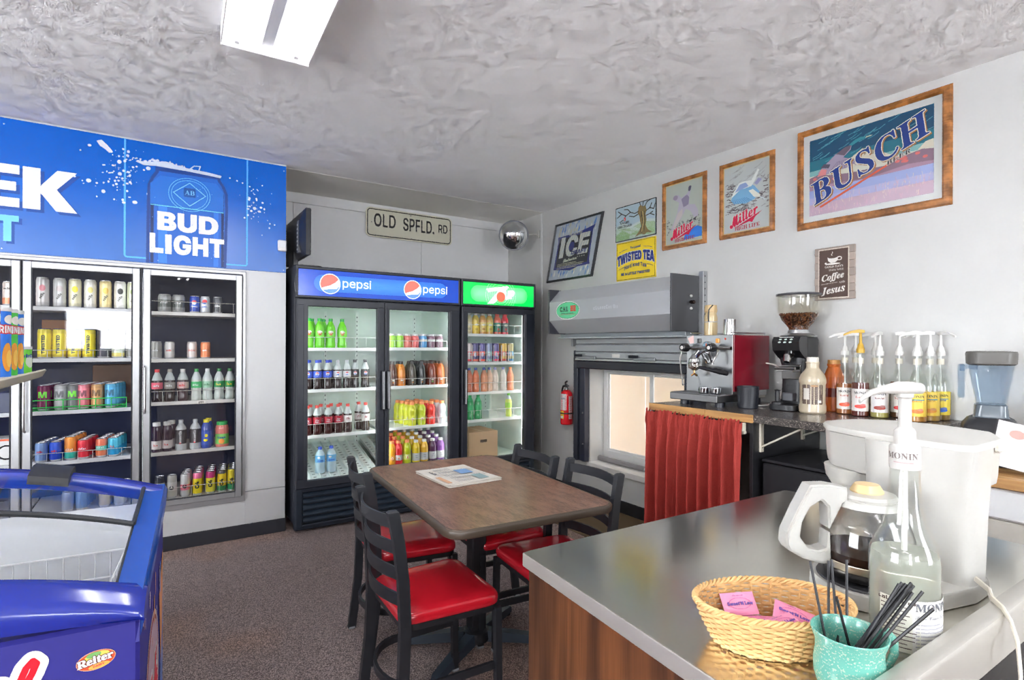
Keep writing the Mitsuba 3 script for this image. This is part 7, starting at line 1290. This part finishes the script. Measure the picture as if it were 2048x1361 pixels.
# wicker basket with sweetener packets
bk = thing('wicker_basket', 'oval natural wicker basket holding pink sweetener packets on the steel counter', 'basket'); MK = mat((.8745, .522, .9005), rad(-33)); HB = .070
def oval(h, t): 
    k = (h / HB) ** .8; a, b = .092 + .036 * k, .060 + .024 * k; return a * np.cos(t), b * np.sin(t)
NS = 44
g = G(); bx_, by_ = oval(0, np.linspace(0, 2 * np.pi, 48, endpoint=False)); g.add(loft([np.column_stack([bx_, by_, np.full(48, z)]) for z in (.001, .006)]), WHITE, 20); part(bk, 'bottom', g, 'm_wicker', MK)
for k in range(NS):
    t = 2 * np.pi * k / NS; p = [(*oval(h, t), h) for h in np.linspace(.002, HB, 6)]
    part(bk, 'stake', G().add(tube(p, .0019, 5)), 'm_wicker', MK)
for r in range(14):
    h = .006 + r * (HB - .010) / 13; t = np.linspace(0, 2 * np.pi, NS * 3, endpoint=False); x, y = oval(h, t); off = .0030 * np.sin(NS / 2 * t + (math.pi if r % 2 else 0)); L = np.hypot(x, y)
    part(bk, 'strand', G().add(tube(np.column_stack([x * (1 + off / L), y * (1 + off / L), h + .0006 * np.sin(9 * t + r)]), 0, sec=[(-.0014, -.0024), (.0014, -.0024), (.0014, .0024), (-.0014, .0024)], closed=True, up=[0, 0, 1]), WHITE, 40), 'm_wicker', MK)
for s in range(3):
    t = np.linspace(0, 2 * np.pi, 240, endpoint=False); x, y = oval(HB, t); w = 24 * t + s * 2.094; L = np.hypot(x, y); o = .0034 * np.cos(w)
    part(bk, 'rim_strand', G().add(tube(np.column_stack([x * (1 + o / L), y * (1 + o / L), HB + .001 + .0034 * np.sin(w)]), .0027, 6, closed=True)), 'm_wicker', MK)
PKC = C(240, 150, 186)
def packet():
    n = 9; xs, ys = np.meshgrid(np.linspace(-.032, .032, n), np.linspace(-.019, .019, n)); e = np.clip((1 - (np.abs(xs) / .032) ** 4) * (1 - (np.abs(ys) / .019) ** 4), 0, 1) * .0028
    i = (np.arange(n - 1)[:, None] * n + np.arange(n - 1)).ravel(); f = np.vstack([np.stack([i, i + 1, i + n + 1], 1), np.stack([i, i + n + 1, i + n], 1)])
    b = G().add((np.stack([xs, ys, e + .0002], -1).reshape(-1, 3), f), PKC, 60).add((np.stack([xs, ys, -e - .0002], -1).reshape(-1, 3), f[:, ::-1]), PKC, 60)
    p = G(); fr = Fr((0, 0, .0031), (1, 0, 0), (0, 1, 0)); fr.ink(p, ell(.021, .0095).difference(ell(.020, .0088)), C(200, 90, 150), 1); fr.ink(p, txt("Sweet'N Low", .0058, 900, sx=.95, y=-.003), C(92, 60, 150), 1.5); fr.ink(p, affinity.translate(marks(14, .002), 0, .0125), C(150, 80, 140), 1)
    return [('envelope', b.ply('m_satin')), ('print', p.ply('m_satin'))]
pk = packet(); bl_ = mat(rz=rad(-33))
for k, (x, y, z, rz, rx, ry, l) in enumerate(((-.034, .052, .040, 4, 52, 0, 'pink sweetener packet leaning at the back of the basket'), (-.045, -.005, .026, 20, 6, 4, 'pink sweetener packet lying at the left in the basket'), (.012, -.012, .036, 14, 12, -6, 'pink sweetener packet lying face up in the middle of the basket'), (.048, .022, .034, -30, 25, 14, 'pink sweetener packet tilted at the right of the basket'), (.056, .0, .022, 40, -8, 8, 'pink sweetener packet under the tilted one at the right'), (-.01, .028, .020, -12, 6, 0, 'pink sweetener packet below the others in the middle of the basket'), (-.06, .018, .018, -40, 5, -4, 'pink sweetener packet at the left end of the basket'))):
    place(pk, 'sweetener_packet', 0, 0, 0, l, 'packet', None, M=MK @ mat((x, y, z), rad(rz + 4), rad(ry), rad(rx)))

# speckled mug with black stir sticks
mg = thing('stoneware_mug', 'speckled turquoise stoneware mug at the lower right corner of the counter', 'mug'); MM = mat((.843, .386, .9005))
part(mg, 'body', G().add(lathe([(0, .003), (.034, 0), (.040, .004), (.0455, .024), (.0462, .040), (.0435, .058), (.0440, .070), (.0485, .083), (.0500, .0875), (.0485, .089), (.0465, .086), (.0415, .070), (.0405, .055), (.043, .04), (.042, .022), (.036, .008), (0, .007)], 56), WHITE, 60), 'm_mug', MM)
part(mg, 'handle', G().add(tube([[.047, 0, .078], [.064, 0, .080], [.077, 0, .066], [.078, 0, .046], [.066, 0, .028], [.044, 0, .022]], 0, sec=[(.007 * math.cos(t), .0045 * math.sin(t)) for t in np.linspace(0, 2 * np.pi, 10, endpoint=False)], up=[0, 1, 0]), WHITE, 60), 'm_mug', MM @ mat(rz=rad(-22)))
tips = [(1622, 1120, .84), (1652, 1122, .86), (1663, 1124, .85), (1693, 1127, .85), (1657, 1205, .78)]
tl = [((.859, .451, 1.065), 'leftmost black stir stick in the mug'), ((.905, .446, 1.057), 'second black stir stick from the left in the mug'), ((.902, .440, 1.062), 'third black stir stick from the left in the mug'), ((.925, .428, 1.060), 'fourth black stir stick from the left, standing upright'), ((.845, .405, 1.030), 'short black stir stick leaning left behind the mug rim')]
br = [(.832, .402, .910), (.842, .414, .910), (.858, .405, .910), (.868, .400, .910), (.868, .385, .910)]
tr_ = [(.9127, .350, 1.0534), (.920, .349, 1.054), (.925, .346, 1.052), (.930, .341, 1.054), (.936, .340, 1.049), (.915, .343, 1.044), (.926, .338, 1.042), (.908, .319, 1.055), (.889, .300, 1.043)]
for (b, (t_, l)) in zip(br, tl): put('stir_stick', G().add(tube([b, t_], .0021, 6), C(26, 26, 28)), 'm_satin', l, 'stir stick')
rr = random.Random(9)
for k, t_ in enumerate(tr_):
    a = 2 * math.pi * k / 9; b = (.822 + .008 * math.cos(a), .396 + .010 * math.sin(a), .910)
    last = k >= 7
    put('stir_stick', G().add(tube([b, t_], .0021, 6), C(26, 26, 28)), 'm_satin', ('first', 'second', 'third', 'fourth', 'fifth', 'sixth', 'seventh')[k] + ' black stir stick of the bundle leaning right out of the mug' if not last else ('black stir stick leaning furthest right out of the mug' if k == 8 else 'black stir stick just below the bundle, second furthest right'), 'stir stick', None if last else 'bundle of black stir sticks')
put('power_cord', G().add(tube([[1.30, .372, .962], [1.262, .342, .9615], [1.232, .331, .960], [1.205, .309, .958], [1.185, .293, .948], [1.169, .281, .925], [1.156, .274, .88], [1.150, .272, .80], [1.15, .275, .50], [1.16, .272, .10], [1.2, .24, .006], [1.35, .2, .006]], 0, sec=[(.0055 * math.cos(t), .003 * math.sin(t)) for t in np.linspace(0, 2 * np.pi, 8, endpoint=False)], up=[0, 1, .2]), C(226, 220, 204)), 'm_satin', 'white flat power cord hanging over the raised edge of the steel counter', 'cord')
